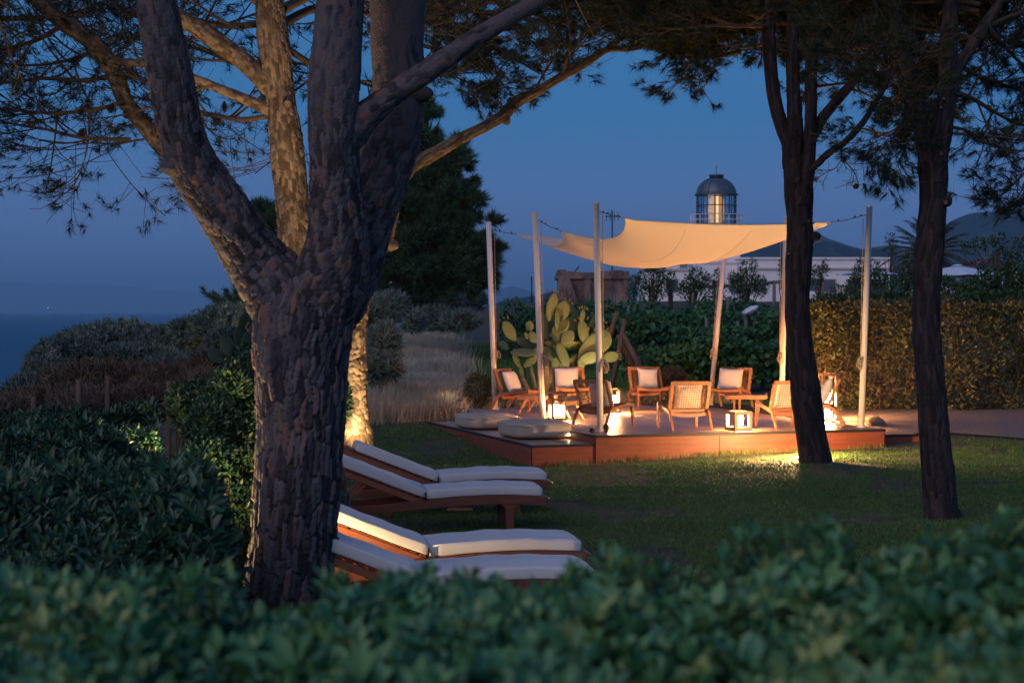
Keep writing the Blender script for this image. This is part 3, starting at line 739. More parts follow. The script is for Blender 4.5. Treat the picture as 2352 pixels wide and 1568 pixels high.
def put(c, x, y, z=DZ): return (x, y, z)
CH = [  # centre x, y, facing, tone, label, cushion label, (pillow dx, tilt, w, h, sharp)
    (0.12, 31.75, (0.86, -0.50), 'teak_red', 'woven wooden lounge chair at the far left of the deck, turned to the right', 'white cushion on the leftmost chair', (0.02, 0.42, 0.40, 0.40, 0.1)),
    (1.04, 32.70, (0.12, -0.99), 'teak', 'woven lounge chair facing us in front of the cactus', 'white square cushion on the chair in front of the cactus', (0.04, 0.30, 0.42, 0.42, 0.05)),
    (1.36, 27.15, (0.60, 0.80), 'teak_dark', 'dark lounge chair seen from behind, partly hidden by the tallest pole', 'pillow seen through the netting of the dark chair by the tallest pole', (0.05, 0.30, 0.40, 0.42, 0.2)),
    (2.46, 32.75, (0.20, -0.98), 'teak_red', 'lounge chair facing us in the middle of the back row', 'sharp-cornered white cushion on the middle back-row chair', (-0.02, 0.30, 0.40, 0.42, 1.0)),
    (2.52, 26.60, (-0.20, 0.98), 'teak_red', 'lounge chair in the front middle with its netted back towards us', 'cream cushion behind the netting of the front middle chair', (0.02, 0.28, 0.42, 0.42, 0.2)),
    (3.88, 32.35, (-0.42, -0.90), 'teak', 'lounge chair by the back pole, turned to the left behind a low table', 'rounded white cushion on the chair by the back pole', (0.04, 0.34, 0.44, 0.42, 0.15)),
    (4.02, 26.85, (-0.26, 0.965), 'teak_red', 'lounge chair half hidden by the leaning pine trunk, netted back towards us', 'cream cushion behind the netting of the chair beside the pine trunk', (0.0, 0.28, 0.42, 0.42, 0.2)),
    (4.66, 27.75, (-0.97, 0.20), 'teak', 'lounge chair seen from its side at the right end of the deck', 'puffy grey-white cushion leaning on the side-on chair at the right', (0.0, 0.40, 0.42, 0.44, 0.6)),
]
def chairs():
    protos = {}
    for i, (x, y, f, tone, lab, cl, (dx, tilt, pw, ph, sh)) in enumerate(CH):
        if tone not in protos: root = protos[tone] = chair_proto(tone)
        else: root = copy_tree(protos[tone])
        root.location = (x, y, DZ); root.rotation_euler = (0, 0, rot(*f))
        tag(root, lab, 'chair', 'woven lounge chairs on the deck')
        me = pillow_mesh(pw, ph, 0.15, sh, i + 3)
        o = obj('seat_cushion', me, M['cushion_white'])
        tag(o, cl, 'cushion', 'white cushions on the lounge chairs')
        o.rotation_mode = 'XYZ'
        loc = Matrix.Rotation(rot(*f), 4, 'Z') @ Vector((dx, -0.125, 0.272 + ph / 2 + 0.01))
        o.matrix_world = Matrix.Translation(Vector((x, y, DZ)) + loc.to_3d()) @ Matrix.Rotation(rot(*f), 4, 'Z') @ Matrix.Rotation(tilt, 4, 'X') @ Matrix.Rotation(random.uniform(-0.05, 0.05), 4, 'Y')
chairs()

def table(x, y, ang, lab, wd=0.62, dp=0.46, tone='teak'):
    root = empty('side_table', (x, y, DZ), ang, lab, 'table', 'low side tables on the deck')
    wood = M[tone]; H = 0.305
    t = MB()
    for k in range(6):
        a = -dp / 2 + dp * k / 6
        t.box(-wd / 2, wd / 2, a + 0.002, a + dp / 6 - 0.002, H - 0.018, H, 0.002)
    t.build('table_top', wood, root)
    fr = MB()
    for s in (-1, 1):
        fr.box(-wd / 2 + 0.002, wd / 2 - 0.002, s * (dp / 2 - 0.014) - 0.012, s * (dp / 2 - 0.014) + 0.012, H - 0.07, H - 0.019)
        fr.box(s * (wd / 2 - 0.02) - 0.012, s * (wd / 2 - 0.02) + 0.012, -dp / 2 + 0.028, dp / 2 - 0.028, H - 0.07, H - 0.019)
    fr.build('apron', wood, root)
    for s in (-1, 1):
        x0, x1 = sorted((s * (wd / 2 - 0.11), s * (wd / 2 - 0.14)))
        for q in (-1, 1):
            MB().prism([(q * 0.105, H - 0.03), (q * 0.05, H - 0.03), (q * 0.23, 0.0), (q * 0.27, 0.0)], 'x', x0, x1, 0.003).build('leg', wood, root)
        g = MB(); g.prism([(-0.13, H - 0.075), (0.13, H - 0.075), (0.085, H - 0.022), (-0.085, H - 0.022)], 'x', x0 + 0.002, x1 - 0.002)
        g.build('leg_brace', wood, root)
    # raised grip bows over both ends
    for s in (-1, 1):
        g = MB(); x0, x1 = sorted((s * (wd / 2 + 0.002), s * (wd / 2 + 0.026)))
        g.prism([(-0.16, H - 0.06), (-0.16, H - 0.018), (0.16, H - 0.018), (0.16, H - 0.06)], 'x', x0, x1)
        g.prism([(-0.15, H - 0.018), (-0.10, H + 0.030), (0.10, H + 0.030), (0.15, H - 0.018), (0.115, H - 0.018), (0.085, H + 0.013), (-0.085, H + 0.013), (-0.115, H - 0.018)], 'x', x0, x1)
        g.build('grip', wood, root)
    return root
table(0.42, 30.75, 1.15, 'low wooden table beside the leftmost chair')
table(0.84, 29.0, 0.95, 'low wooden table next to the tall lantern behind the left-hand pole')
table(3.98, 30.9, -0.15, 'low wooden table with cut-out grip in front of the back pole', 0.66, 0.5)

# ------------------------------------------------------------------ lanterns
def lantern(x, y, z, w_, h_, ang, lab, glow=(0.4, 0.62), cat='lantern', panel=True):
    root = empty('lantern', (x, y, z), ang, lab, cat, 'wooden lanterns with lit panels')
    b = w_ * 0.16
    for sx in (-1, 1):
        for sy in (-1, 1):
            MB().box(min(sx * (w_ / 2), sx * (w_ / 2 - b)), max(sx * (w_ / 2), sx * (w_ / 2 - b)), min(sy * w_ / 2, sy * (w_ / 2 - b)), max(sy * w_ / 2, sy * (w_ / 2 - b)), b * 0.99, h_ - b * 0.99).build('post', M['lantern_wood'], root)
    MB().box(-w_ / 2 - 0.001, w_ / 2 + 0.001, -w_ / 2 - 0.001, w_ / 2 + 0.001, 0.0, b, 0.003).build('base', M['lantern_wood'], root)
    t = MB()
    for s in (-1, 1):
        t.box(-w_ / 2 - 0.001, w_ / 2 + 0.001, min(s * w_ / 2, s * (w_ / 2 - b)), max(s * w_ / 2, s * (w_ / 2 - b)), h_ - b, h_)
        t.box(min(s * (w_ / 2 + 0.0005), s * (w_ / 2 - b)), max(s * (w_ / 2 + 0.0005), s * (w_ / 2 - b)), -w_ / 2 + b, w_ / 2 - b, h_ - b + 0.0005, h_ - 0.0005)
    t.build('top_frame', M['lantern_wood'], root)
    g0, g1 = glow
    r = w_ * 0.235
    MB().box(-r, r, -r, r, b + 0.001, b + 0.03, 0.002).build('lamp_foot', M['steel'], root)
    MB().tube([(0, 0, b + 0.03), (0, 0, b + (h_ - 2 * b) * g1)], r, 16).build('lamp_diffuser', M['lamp_glow'], root)
    return root
lantern(3.28, 26.35, DZ + 0.001, 0.29, 0.275, 0.42, 'square lantern glowing at the front edge of the deck', (0.1, 0.80))
lantern(0.72, 28.75, DZ + 0.001, 0.25, 0.45, 0.2, 'tall lantern under the netted chair beside a low table on the left', (0.1, 0.62))
lantern(1.72, 30.9, DZ + 0.001, 0.24, 0.40, 0.1, 'lantern shining behind the dark chair in the middle of the deck', (0.1, 0.75))
lantern(5.16, 29.8, 0.268, 0.28, 0.82, 0.25, 'tallest lantern standing against the hedge behind the side-on chair', (0.1, 0.60))
lantern(4.62, 29.35, DZ + 0.001, 0.27, 0.27, 0.5, 'square lantern behind the leaning pine trunk', (0.1, 0.80))

# ------------------------------------------------------------------ floor cushions on the step
def floor_cushion(a, b, w_, l_, h_, ang, lab, seed):
    n, m, kz = 26, 30, 9
    # rounded box by pushing a sphere-like grid outwards
    bm = bmesh.new(); bmesh.ops.create_cube(bm, size=2.0); bmesh.ops.subdivide_edges(bm, edges=bm.edges[:], cuts=14, use_grid_fill=True)
    V = np.array([v.co[:] for v in bm.verts])
    p = 4.6
    nrm = (np.abs(V) ** p).sum(1) ** (1 / p); V = V / nrm[:, None] * 1.0
    V[:, 2] = np.sign(V[:, 2]) * np.abs(V[:, 2]) ** 0.9
    puff = 1 + 0.10 * (1 - V[:, 0] ** 2) * (1 - V[:, 1] ** 2)
    W_ = np.stack([V[:, 0] * w_ / 2, V[:, 1] * l_ / 2, V[:, 2] * h_ / 2 * np.where(V[:, 2] > 0, puff, 1.0)], -1)
    W_ += (fbm(W_ * 9, seed, 3) - 0.5)[:, None] * 0.014 * np.array([1, 1, 0.5])
    wr = np.sin(W_[:, 0] * 40 + 3 * np.sin(W_[:, 1] * 9)) * 0.004 * (np.abs(V[:, 1]) > 0.9)
    W_[:, 1] += wr
    for v, c in zip(bm.verts, W_): v.co = Vector((c[0], c[1], c[2] + h_ / 2))
    for f in bm.faces: f.smooth = True
    me = bpy.data.meshes.new('floor_cushion'); bm.to_mesh(me); bm.free()
    root = empty('floor_cushion', D(a, b, 0.266), DECK_RZ + ang, lab, 'cushion', 'large floor cushions on the step')
    obj('cushion_body', me, M['cushion_taupe'], root)
    rim = [(w_ / 2 * 0.985 * math.copysign(abs(math.cos(t)) ** 0.3, math.cos(t)), l_ / 2 * 0.985 * math.copysign(abs(math.sin(t)) ** 0.3, math.sin(t)), h_ * 0.80) for t in np.linspace(0, 2 * math.pi, 61)]
    MB().tube(rim, 0.006, 5, cap=False).build('piping', M['cushion_taupe'], root)
floor_cushion(-0.40, 1.50, 0.90, 1.10, 0.25, 0.03, 'taupe floor cushion at the near end of the step', 3)
floor_cushion(-0.46, 3.75, 0.88, 1.14, 0.225, -0.02, 'taupe floor cushion lying farther back on the step', 9)

# ------------------------------------------------------------------ pine cones, rock, floodlights
def pine_cone(loc, size, tilt, lab):
    m = MB(); n = 9
    for i in range(n):
        t = (i + 0.5) / n; r = size * 0.5 * math.sin(math.pi * (0.12 + 0.82 * t)) ** 0.8; z = size * 1.15 * t
        k = 9 if 1 < i < n - 1 else 6
        for j in range(k):
            a = 2 * math.pi * (j + 0.5 * (i % 2)) / k
            d = Vector((math.cos(a), math.sin(a), 0.35 - 0.2 * (1 - t)))
            m.bar(Vector((0, 0, z)) + d * r * 0.3, Vector((0, 0, z)) + d * r, size * 0.17, size * 0.06, taper=0.75)
    m.tube([(0, 0, 0), (0, 0, size * 0.6), (0, 0, size * 1.1)], [size * 0.1, size * 0.3, size * 0.05], 8)
    o = m.build('pine_cone', M['cone']); o.location = loc; o.rotation_euler = tilt
    return tag(o, lab, 'pine cone', 'pine cones at the pole foot')
pine_cone(D(0.30, 0.38, DZ + 0.004), 0.11, (0, 0, 0.4), 'upright dark pine cone at the foot of the tallest pole')
pine_cone(D(0.10, 0.46, DZ + 0.035), 0.075, (1.45, 0.1, 0.3), 'smaller pine cone lying near the deck corner')

def rock(loc, s, seed, lab):
    bm = bmesh.new(); bmesh.ops.create_icosphere(bm, subdivisions=4, radius=1.0)
    V = np.array([v.co[:] for v in bm.verts]); r = 0.72 + 0.55 * fbm(V * 1.3 + seed, seed, 4)
    V = V * r[:, None] * np.array(s)
    V[:, 2] = np.where(V[:, 2] > 0, V[:, 2], V[:, 2] * 0.4)
    for v, c in zip(bm.verts, V): v.co = Vector(c)
    for f in bm.faces: f.smooth = True
    me = bpy.data.meshes.new('rock'); bm.to_mesh(me); bm.free()
    o = obj('rock', me, M['rock'], None, loc); return tag(o, lab, 'rock', 'rocks by the hedge')
rock((5.78, 29.0, 0.12), (0.24, 0.2, 0.30), 3, 'pointed brown rock on the gravel behind the right-hand pole')
rock((5.45, 30.5, 0.10), (0.22, 0.18, 0.15), 8, 'small flat rock at the hedge foot')

def floodlight(loc, aim, lab, energy, size=70, blend=0.7, body=0.06, col=(1, 0.66, 0.32), r=0.03, visible_lens=True):
    root = empty('ground_spotlight', loc, 0, lab, 'spotlight', 'spotlights in the garden')
    d = Vector(aim).normalized(); q = d.to_track_quat('Z', 'Y').to_euler()
    b = MB().lathe([(body * 0.55, -body * 1.4), (body * 0.9, -body * 1.1), (body, body * 0.6), (body, body * 0.9), (body * 0.8, body * 0.9), (body * 0.8, body * 0.55)], 14).build('lamp_housing', M['metal_dark'], root, (0, 0, body * 2.2)); b.rotation_euler = q
    ln = MB().lathe([(0.001, 0), (body * 0.7, 0.0), (body * 0.7, 0.003), (0.001, 0.004)], 14).build('lens', M['spot_lens'], b, (0, 0, body * 0.5 + 0.02))
    MB().tube([(0, 0, -0.02), (0, 0, body * 1.9)], body * 0.22, 8).build('spike', M['metal_dark'], root)
    l = bpy.data.lights.new('spot_light', 'SPOT'); l.energy = energy; l.color = col; l.spot_size = math.radians(size); l.spot_blend = blend; l.shadow_soft_size = r
    lo = bpy.data.objects.new('spot_light', l); link(lo, root); lo.location = Vector((0, 0, body * 2.2)) + d * (body * 1.05); lo.rotation_euler = (-d).to_track_quat('Z', 'Y').to_euler()
    return root

# ------------------------------------------------------------------ sun loungers
def lounger_proto():
    root = empty('sun_lounger')
    Wd = 0.66; Lg = 1.90; JX = 1.12; ZB = 0.335
    wood = M['teak_dark']; wood2 = M['teak_red']
    def zr(x): return ZB + 0.030 * math.cos((x - 0.42) * 2.6)          # wave of the side rails
    xs = np.linspace(-0.05, Lg, 22)
    for y0 in (0.0, Wd - 0.036):
        top = [(x, zr(x) - (0.0 if x < 1.3 else (x - 1.3) * 0.06)) for x in xs]
        bot = [(x, z - 0.085 + 0.02 * max(0, x - 1.4)) for x, z in top]
        m = MB(); m.prism(top + bot[::-1], 'y', y0, y0 + 0.036, 0.004); m.build('side_rail', wood, root)
        for x, tp in ((0.30, 0.09), (1.62, 0.08)):
            z0 = zr(x) - 0.07
            MB().prism([(x - 0.10, z0), (x - 0.045, z0 - 0.05), (x - 0.038, 0.0), (x + 0.032, 0.0), (x + 0.045, z0 - 0.05), (x + 0.10, z0)], 'y', y0 + 0.004, y0 + 0.032, 0.003).build('leg', wood, root)
    # wood end rail and stretcher
    MB().box(-0.05, -0.018, 0.036, Wd - 0.036, zr(0) - 0.075, zr(0) - 0.01, 0.004).build('end_rail', wood, root)
    MB().box(0.66, 0.90, Wd - 0.014, Wd + 0.006, zr(0.8) - 0.125, zr(0.8) - 0.098, 0.003).build('pull_tray', wood2, root)
    MB().bar((0.30, 0.03, 0.16), (0.30, Wd - 0.03, 0.16), 0.03, 0.03).build('stretcher', wood, root)
    MB().tube([(-0.015, 0.01, zr(0) - 0.03), (-0.085, 0.10, zr(0) - 0.03), (-0.085, Wd - 0.10, zr(0) - 0.03), (-0.015, Wd - 0.01, zr(0) - 0.03)], 0.014, 8).build('handle_bar', wood2, root)
    # seat slats
    me = MB().box(-0.024, 0.024, 0.040, Wd - 0.040, -0.018, -0.002, 0.002).mesh('slat')
    for k in range(15):
        x = 0.03 + k * 0.075
        obj('slat', me, wood, root, (x, 0, zr(x) - 0.004))
    # raised backrest: frame with slats
    ang = math.radians(21.5); BL = 0.98
    bx_ = lambda s, dz=0.0: (JX + s * math.cos(ang) - dz * math.sin(ang), zr(JX) + 0.0 + s * math.sin(ang) + dz * math.cos(ang))
    for y0 in (0.036, Wd - 0.072):
        a = bx_(0.0, -0.03); b = bx_(BL, -0.03)
        MB().bar((a[0], y0 + 0.018, a[1]), (b[0], y0 + 0.018, b[1]), 0.034, 0.055, bev=0.003).build('back_rail', wood2, root)
    sm = MB().box(-0.024, 0.024, 0.028, Wd - 0.028, 0, 0.016, 0.002).mesh('slat')
    for k in range(13):
        p = bx_(0.03 + k * 0.0755, 0.0)
        o = obj('slat', sm, wood, root, (p[0], 0, p[1])); o.rotation_euler = (0, -ang, 0)
    # prop
    for y0 in (0.12, Wd - 0.14):
        p = bx_(0.58, -0.05)
        MB().bar((p[0], y0, p[1]), (p[0] + 0.27, y0, zr(1.8) - 0.10), 0.03, 0.022).build('prop', wood2, root)
    MB().bar((JX + 0.80, 0.05, zr(1.8) - 0.105), (JX + 0.80, Wd - 0.05, zr(1.8) - 0.105), 0.025, 0.025).build('prop_bar', wood, root)
    # mattress: seat part and back part, rounded edges
    def pad(name, path, th=0.080, par=root):
        n = len(path); ny = 12; V = []; y0, y1 = 0.018, Wd - 0.018; r = 0.014
        # cross-section loop (y, t) with rounded corners
        prof = []
        for cyy, cz, a0 in ((y1 - r, th - r, 0), (y0 + r, th - r, 90), (y0 + r, r, 180), (y1 - r, r, 270)):
            for k in range(4): a = math.radians(a0 + 30 * k); prof.append((cyy + r * math.cos(a), cz + r * math.sin(a)))
        # split the top into more columns for a crown
        full = []
        for i, (yy, tt) in enumerate(prof):
            full.append((yy, tt))
            if i == 3:
                for k in range(1, 9):
                    f = k / 9; q = prof[4]; full.append((yy + (q[0] - yy) * f, tt + 0.010 * math.sin(math.pi * f)))
        k_ = len(full)
        for i, (x, z) in enumerate(path):
            a = path[max(i - 1, 0)]; b = path[min(i + 1, n - 1)]
            tx, tz = b[0] - a[0], b[1] - a[1]; l_ = math.hypot(tx, tz); nxn, nzn = -tz / l_, tx / l_
            if nzn < 0: nxn, nzn = -nxn, -nzn
            e = min(i, n - 1 - i); shr = 0.012 if e == 0 else 0.0
            for yy, tt in full:
                t2 = tt if not shr else (shr if tt < th / 2 else tt - shr); y2 = yy + (shr if yy < Wd / 2 else -shr) * (1 if shr else 0)
                t2 += 0.010 * (fbm(np.array([[x * 6, yy * 7, tt * 12]]), 4, 3)[0] - 0.5) + (0.006 * math.sin(x * 23 + yy * 9) if tt > th * 0.4 else 0.0) * fbm(np.array([[x * 3, yy * 3, 1.0]]), 6, 2)[0]
                V.append((x + nxn * t2, y2, z + nzn * t2))
        idx = np.arange(n * k_).reshape(n, k_); nxt = np.roll(idx, -1, 1)
        q = np.stack([idx[:-1], idx[1:], nxt[1:], nxt[:-1]], -1).reshape(-1, 4)
        me = bpy.data.meshes.new(name)
        me.from_pydata(V, [], q.tolist() + [idx[0].tolist(), idx[-1][::-1].tolist()]); me.update()
        for p in me.polygons: p.use_smooth = len(p.vertices) == 4
        o = obj(name, me, M['canvas_white'], par)
        # piping along the upper side edges
        for ed in (3, 12):
            MB().tube([tuple(np.array(V[i * k_ + ed]) + np.array([0, 0, 0.001])) for i in range(1, n - 1)], 0.004, 5).build('piping', M['canvas_white'], o)
        return o
    pad('seat_mattress', [(x, zr(x) + 0.002) for x in np.concatenate([[-0.015, 0.0], np.linspace(0.06, JX - 0.05, 14), [JX - 0.02]])])
    pad('back_mattress', [bx_(s, 0.018) for s in np.concatenate([[-0.005, 0.012], np.linspace(0.06, 0.84, 10), [0.885, 0.90]])])
    MB().box(JX - 0.018, JX - 0.008, Wd - 0.02, Wd + 0.002, zr(JX) - 0.02, zr(JX) + 0.075).build('tie', M['trim_black'], root)
    return root
def loungers():
    proto = lounger_proto()
    ya = math.radians(8.5)
    spots = [((1253, 1103), 'farthest sun lounger of the four, its foot end nearest the deck', 8.5),
             ((1243, 1133), 'second farthest sun lounger, its whole red side rail and front leg showing', 8.0),
             ((1332, 1264), 'third sun lounger, second nearest to us, on the open lawn', 9.5),
             ((1361, 1332), 'nearest sun lounger, its side hidden by the foreground shrubs', 9.0)]
    for i, ((u, v), lab, yw) in enumerate(spots):
        root = proto if i == 0 else copy_tree(proto)
        p = G(u, v, 0.365); a = math.radians(yw)
        # local +x (foot to head) looks to the left and a little towards us
        dirv = np.array([-math.cos(a), -math.sin(a)])
        # mirrored frame is avoided: local y must look away from us, so the length axis is turned by 180 and y flipped by a half turn
        root.location = (p[0], p[1], gz(p[0], p[1]))
        root.rotation_euler = (0, 0, math.pi + a)
        w_ = np.array([math.sin(a), -math.cos(a)]) * 1.0     # local +y after the turn looks towards us
        root.location.x -= float(w_[0] * 0.66); root.location.y -= float(w_[1] * 0.66)
        tag(root, lab, 'sun lounger', 'sun loungers on the lawn')
loungers()

# ------------------------------------------------------------------ trunks with plated bark
def catmull(pts, n):
    pts = np.asarray(pts, float); m = len(pts)
    L_ = np.concatenate([[0], np.cumsum(np.linalg.norm(np.diff(pts[:, :3], axis=0), axis=1))])
    s = np.linspace(0, L_[-1], n)
    out = np.zeros((n, pts.shape[1]))
    for c in range(pts.shape[1]):
        # monotone-ish cubic through the points
        k = pts[:, c]; dm = np.gradient(k, L_)
        i = np.clip(np.searchsorted(L_, s, side='right') - 1, 0, m - 2); h = L_[i + 1] - L_[i]; t = (s - L_[i]) / h
        out[:, c] = (2 * t**3 - 3 * t**2 + 1) * k[i] + (t**3 - 2 * t**2 + t) * h * dm[i] + (-2 * t**3 + 3 * t**2) * k[i + 1] + (t**3 - t**2) * h * dm[i + 1]
    return out, s
def voro(u, v, Nu, seed):
    iu = np.floor(u).astype(np.int64)
    f1 = np.full(u.shape, 9.0); f2 = np.full(u.shape, 9.0); cid = np.zeros(u.shape); tl = np.zeros(u.shape)
    for a in (-1, 0, 1):
        cu = iu + a; cm = np.mod(cu, Nu); sh = _h(cm, np.zeros_like(cm), np.full_like(cm, 5), seed) * 7.0     # every column of plates starts at its own height
        vs2 = v - sh; iv = np.floor(vs2).astype(np.int64)
        for b in (-1, 0, 1):
            cv = iv + b
            jx = _h(cm, cv, np.zeros_like(cv), seed); jy = _h(cm, cv, np.ones_like(cv), seed)
            du = u - (cu + 0.22 + 0.56 * jx); dv = vs2 - (cv + 0.05 + 0.9 * jy); d = np.hypot(du, dv * 0.85)
            tilt = du * (_h(cm, cv, np.full_like(cv, 7), seed) - 0.5) * 2.2 + dv * (_h(cm, cv, np.full_like(cv, 8), seed) - 0.5) * 1.6
            c_ = _h(cm, cv, np.full_like(cv, 2), seed)
            nearer = d < f1
            f2 = np.where(nearer, f1, np.minimum(f2, d)); cid = np.where(nearer, c_, cid); tl = np.where(nearer, tilt, tl); f1 = np.where(nearer, d, f1)
    return f1, f2, cid, tl
def limb(path, step=0.02, around=0.014, plate=(0.055, 0.15), depth=0.018, seed=0, smooth_from=None, lump=0.05, nmin=16):
    """path rows: x, y, z, r. returns verts, quads, plate attribute"""
    path = np.asarray(path, float)
    length = np.linalg.norm(np.diff(path[:, :3], axis=0), axis=1).sum()
    n = max(6, int(length / step)); C, s = catmull(path, n)
    rmax = path[:, 3].max(); k = max(nmin, int(2 * np.pi * rmax / around))
    T = np.gradient(C[:, :3], axis=0); T /= np.linalg.norm(T, axis=1)[:, None]
    ref = np.array([0.0, -1.0, 0.05]); A = np.zeros_like(T); prev = ref
    for i in range(n):
        a = prev - T[i] * prev.dot(T[i]); a /= np.linalg.norm(a); A[i] = a; prev = a
    B = np.cross(T, A)
    th = np.linspace(0, 2 * np.pi, k, endpoint=False)
    R = np.clip(C[:, 3], 0.004, None)[:, None] * np.ones(k)[None]
    rim = np.stack([np.cos(th)[None] * A[:, None, 0] + np.sin(th)[None] * B[:, None, 0], np.cos(th)[None] * A[:, None, 1] + np.sin(th)[None] * B[:, None, 1], np.cos(th)[None] * A[:, None, 2] + np.sin(th)[None] * B[:, None, 2]], -1)
    Pw = C[:, None, :3] + rim * R[..., None]
    lum = (fbm(Pw * 2.2 + seed, seed, 3) - 0.5) * 2 * lump * np.sqrt(R / rmax) * rmax * 3
    plt = np.zeros_like(R); disp = np.zeros_like(R)
    if depth > 0:
        Nu = max(5, int(round(2 * np.pi * np.median(C[:, 3]) / plate[0])))
        wob = (noise3(Pw * 9 + seed, seed + 1) - 0.5)
        uu = th[None] / (2 * np.pi) * Nu + wob * 0.7 + 0.4 * (noise3(Pw * 3.1, seed + 2) - 0.5); vv = s[:, None] / plate[1] + 0.7 * (noise3(Pw * 6.3, seed + 5) - 0.5)
        f1, f2, cid, tl = voro(uu, vv, Nu, seed)
        e = np.clip((f2 - f1) / 0.15, 0, 1); e = e * e * (3 - 2 * e)
        prof = e * (0.50 + 0.50 * cid + 0.42 * np.clip(tl, -1, 1)) + 0.25 * (fbm(Pw * 34, seed + 7, 2) - 0.5)
        dep = depth * np.clip(C[:, 3] / rmax, 0.35, 1)[:, None]
        if smooth_from is not None:
            fade = np.clip((s - smooth_from) / 1.2, 0, 1)[:, None]; patch = np.clip((fbm(Pw * 4.0, seed + 9, 3) - 0.42) * 5, 0, 1)
            dep = dep * (1 - fade * 0.75)
            fl = np.clip((noise3(np.stack([uu * 1.1, vv * 1.2, uu * 0 + seed], -1), seed + 12) - 0.50) * 7, 0, 1) * (0.35 + 0.65 * patch)
            prof = prof * (1 - fade) + fade * (0.35 + 0.65 * fl)
        disp = dep * (prof - 0.5); plt = np.clip(cid * 0.92 + 0.16 * (noise3(Pw * 20, seed + 3) - 0.5), 0, 1) ** 1.7
        if smooth_from is not None: plt = plt * (1 - fade) + fade * np.clip(0.72 - 0.75 * fl + 0.2 * (noise3(Pw * 15, seed + 4) - 0.5), 0, 1)
    Pw = Pw + rim * (lum + disp)[..., None]
    idx = np.arange(n * k).reshape(n, k); nx_ = np.roll(idx, -1, 1)
    q = np.stack([idx[:-1], nx_[:-1], nx_[1:], idx[1:]], -1).reshape(-1, 4)
    V = Pw.reshape(-1, 3); a_ = plt.ravel()
    V = np.concatenate([V, C[-1:, :3]]); a_ = np.concatenate([a_, a_[-1:]])
    cap = np.stack([idx[-1], nx_[-1], np.full(k, len(V) - 1)], -1)
    return V, q, cap, a_
class Multi:
    def __init__(s): s.V = []; s.Q = []; s.T = []; s.A = []; s.n = 0
    def add(s, V, q=None, t=None, a=None):
        s.V.append(np.asarray(V, np.float32))
        if q is not None and len(q): s.Q.append(np.asarray(q) + s.n)
        if t is not None and len(t): s.T.append(np.asarray(t) + s.n)
        s.A.append(np.zeros(len(V)) if a is None else np.asarray(a)); s.n += len(V)
    def mesh(s, name, origin=(0, 0, 0), smooth=True, attr='rnd'):
        V = np.concatenate(s.V) - np.asarray(origin, np.float32)
        fs = [np.concatenate(f) for f in (s.Q, s.T) if f]
        return npmesh(name, V, fs, {attr: np.concatenate(s.A)}, smooth)

def path_px(rows, dscale=1.0):
    """rows (u, v, half width in reading units, distance) -> x, y, z, r"""
    return [(*P(u, v, d), hw / FD * d * dscale) for u, v, hw, d in rows]

# ------------------------------------------------------------------ needles and twigs
def tubes_np(segs, sides=4):
    """segs: list of (k,4) arrays (x, y, z, r): many thin round twigs"""
    V, Q, n0 = [], [], 0
    th = np.linspace(0, 2 * np.pi, sides, endpoint=False)
    for c in segs:
        c = np.asarray(c); k = len(c); T = np.gradient(c[:, :3], axis=0); T /= (np.linalg.norm(T, axis=1)[:, None] + 1e-9)
        ref = np.where(np.abs(T[:, 2:3]) < 0.9, np.array([[0, 0, 1.0]]), np.array([[1.0, 0, 0]]))
        A = np.cross(T, ref); A /= np.linalg.norm(A, axis=1)[:, None]; B = np.cross(T, A)
        ring = c[:, None, :3] + (np.cos(th)[None, :, None] * A[:, None] + np.sin(th)[None, :, None] * B[:, None]) * c[:, None, 3:4]
        V.append(ring.reshape(-1, 3)); idx = np.arange(k * sides).reshape(k, sides) + n0; nx_ = np.roll(idx, -1, 1)
        Q.append(np.stack([idx[:-1], nx_[:-1], nx_[1:], idx[1:]], -1).reshape(-1, 4)); n0 += k * sides
    return np.concatenate(V), np.concatenate(Q)
def tufts(pos, dirs, n=22, ln=0.11, wd=0.0035, spread=0.75, droop=0.15):
    pos = np.asarray(pos); dirs = np.asarray(dirs); N = len(pos)
    d = dirs / np.linalg.norm(dirs, axis=1)[:, None]
    r = RNG.normal(0, 1, (N, n, 3)); r -= (r * d[:, None]).sum(-1, keepdims=True) * d[:, None]; r /= np.linalg.norm(r, axis=-1, keepdims=True)
    a = np.abs(RNG.normal(0, spread, (N, n, 1)))
    v = d[:, None] * np.cos(a) + r * np.sin(a); v[..., 2] -= droop; v /= np.linalg.norm(v, axis=-1, keepdims=True)
    L_ = ln * RNG.uniform(0.65, 1.15, (N, n, 1)); b = pos[:, None] - d[:, None] * (ln * 0.45) * RNG.uniform(0, 1, (N, n, 1))
    s = np.cross(v, RNG.normal(0, 1, (N, n, 3))); s /= np.linalg.norm(s, axis=-1, keepdims=True); s *= wd
    V = np.stack([b - s, b + s, b + v * L_], 2).reshape(-1, 3)
    rn = np.repeat(np.clip(RNG.uniform(0, 1, N)[:, None] * 0.7 + RNG.uniform(0, 0.3, (N, n)), 0, 1).ravel(), 3)
    return V, np.arange(len(V)).reshape(-1, 3), rn
def bezier(a, b, c, n):
    t = np.linspace(0, 1, n)[:, None]; return (1 - t)**2 * a + 2 * t * (1 - t) * b + t * t * c
def rnd_unit(k): v = RNG.normal(0, 1, (k, 3)); return v / np.linalg.norm(v, axis=1)[:, None]
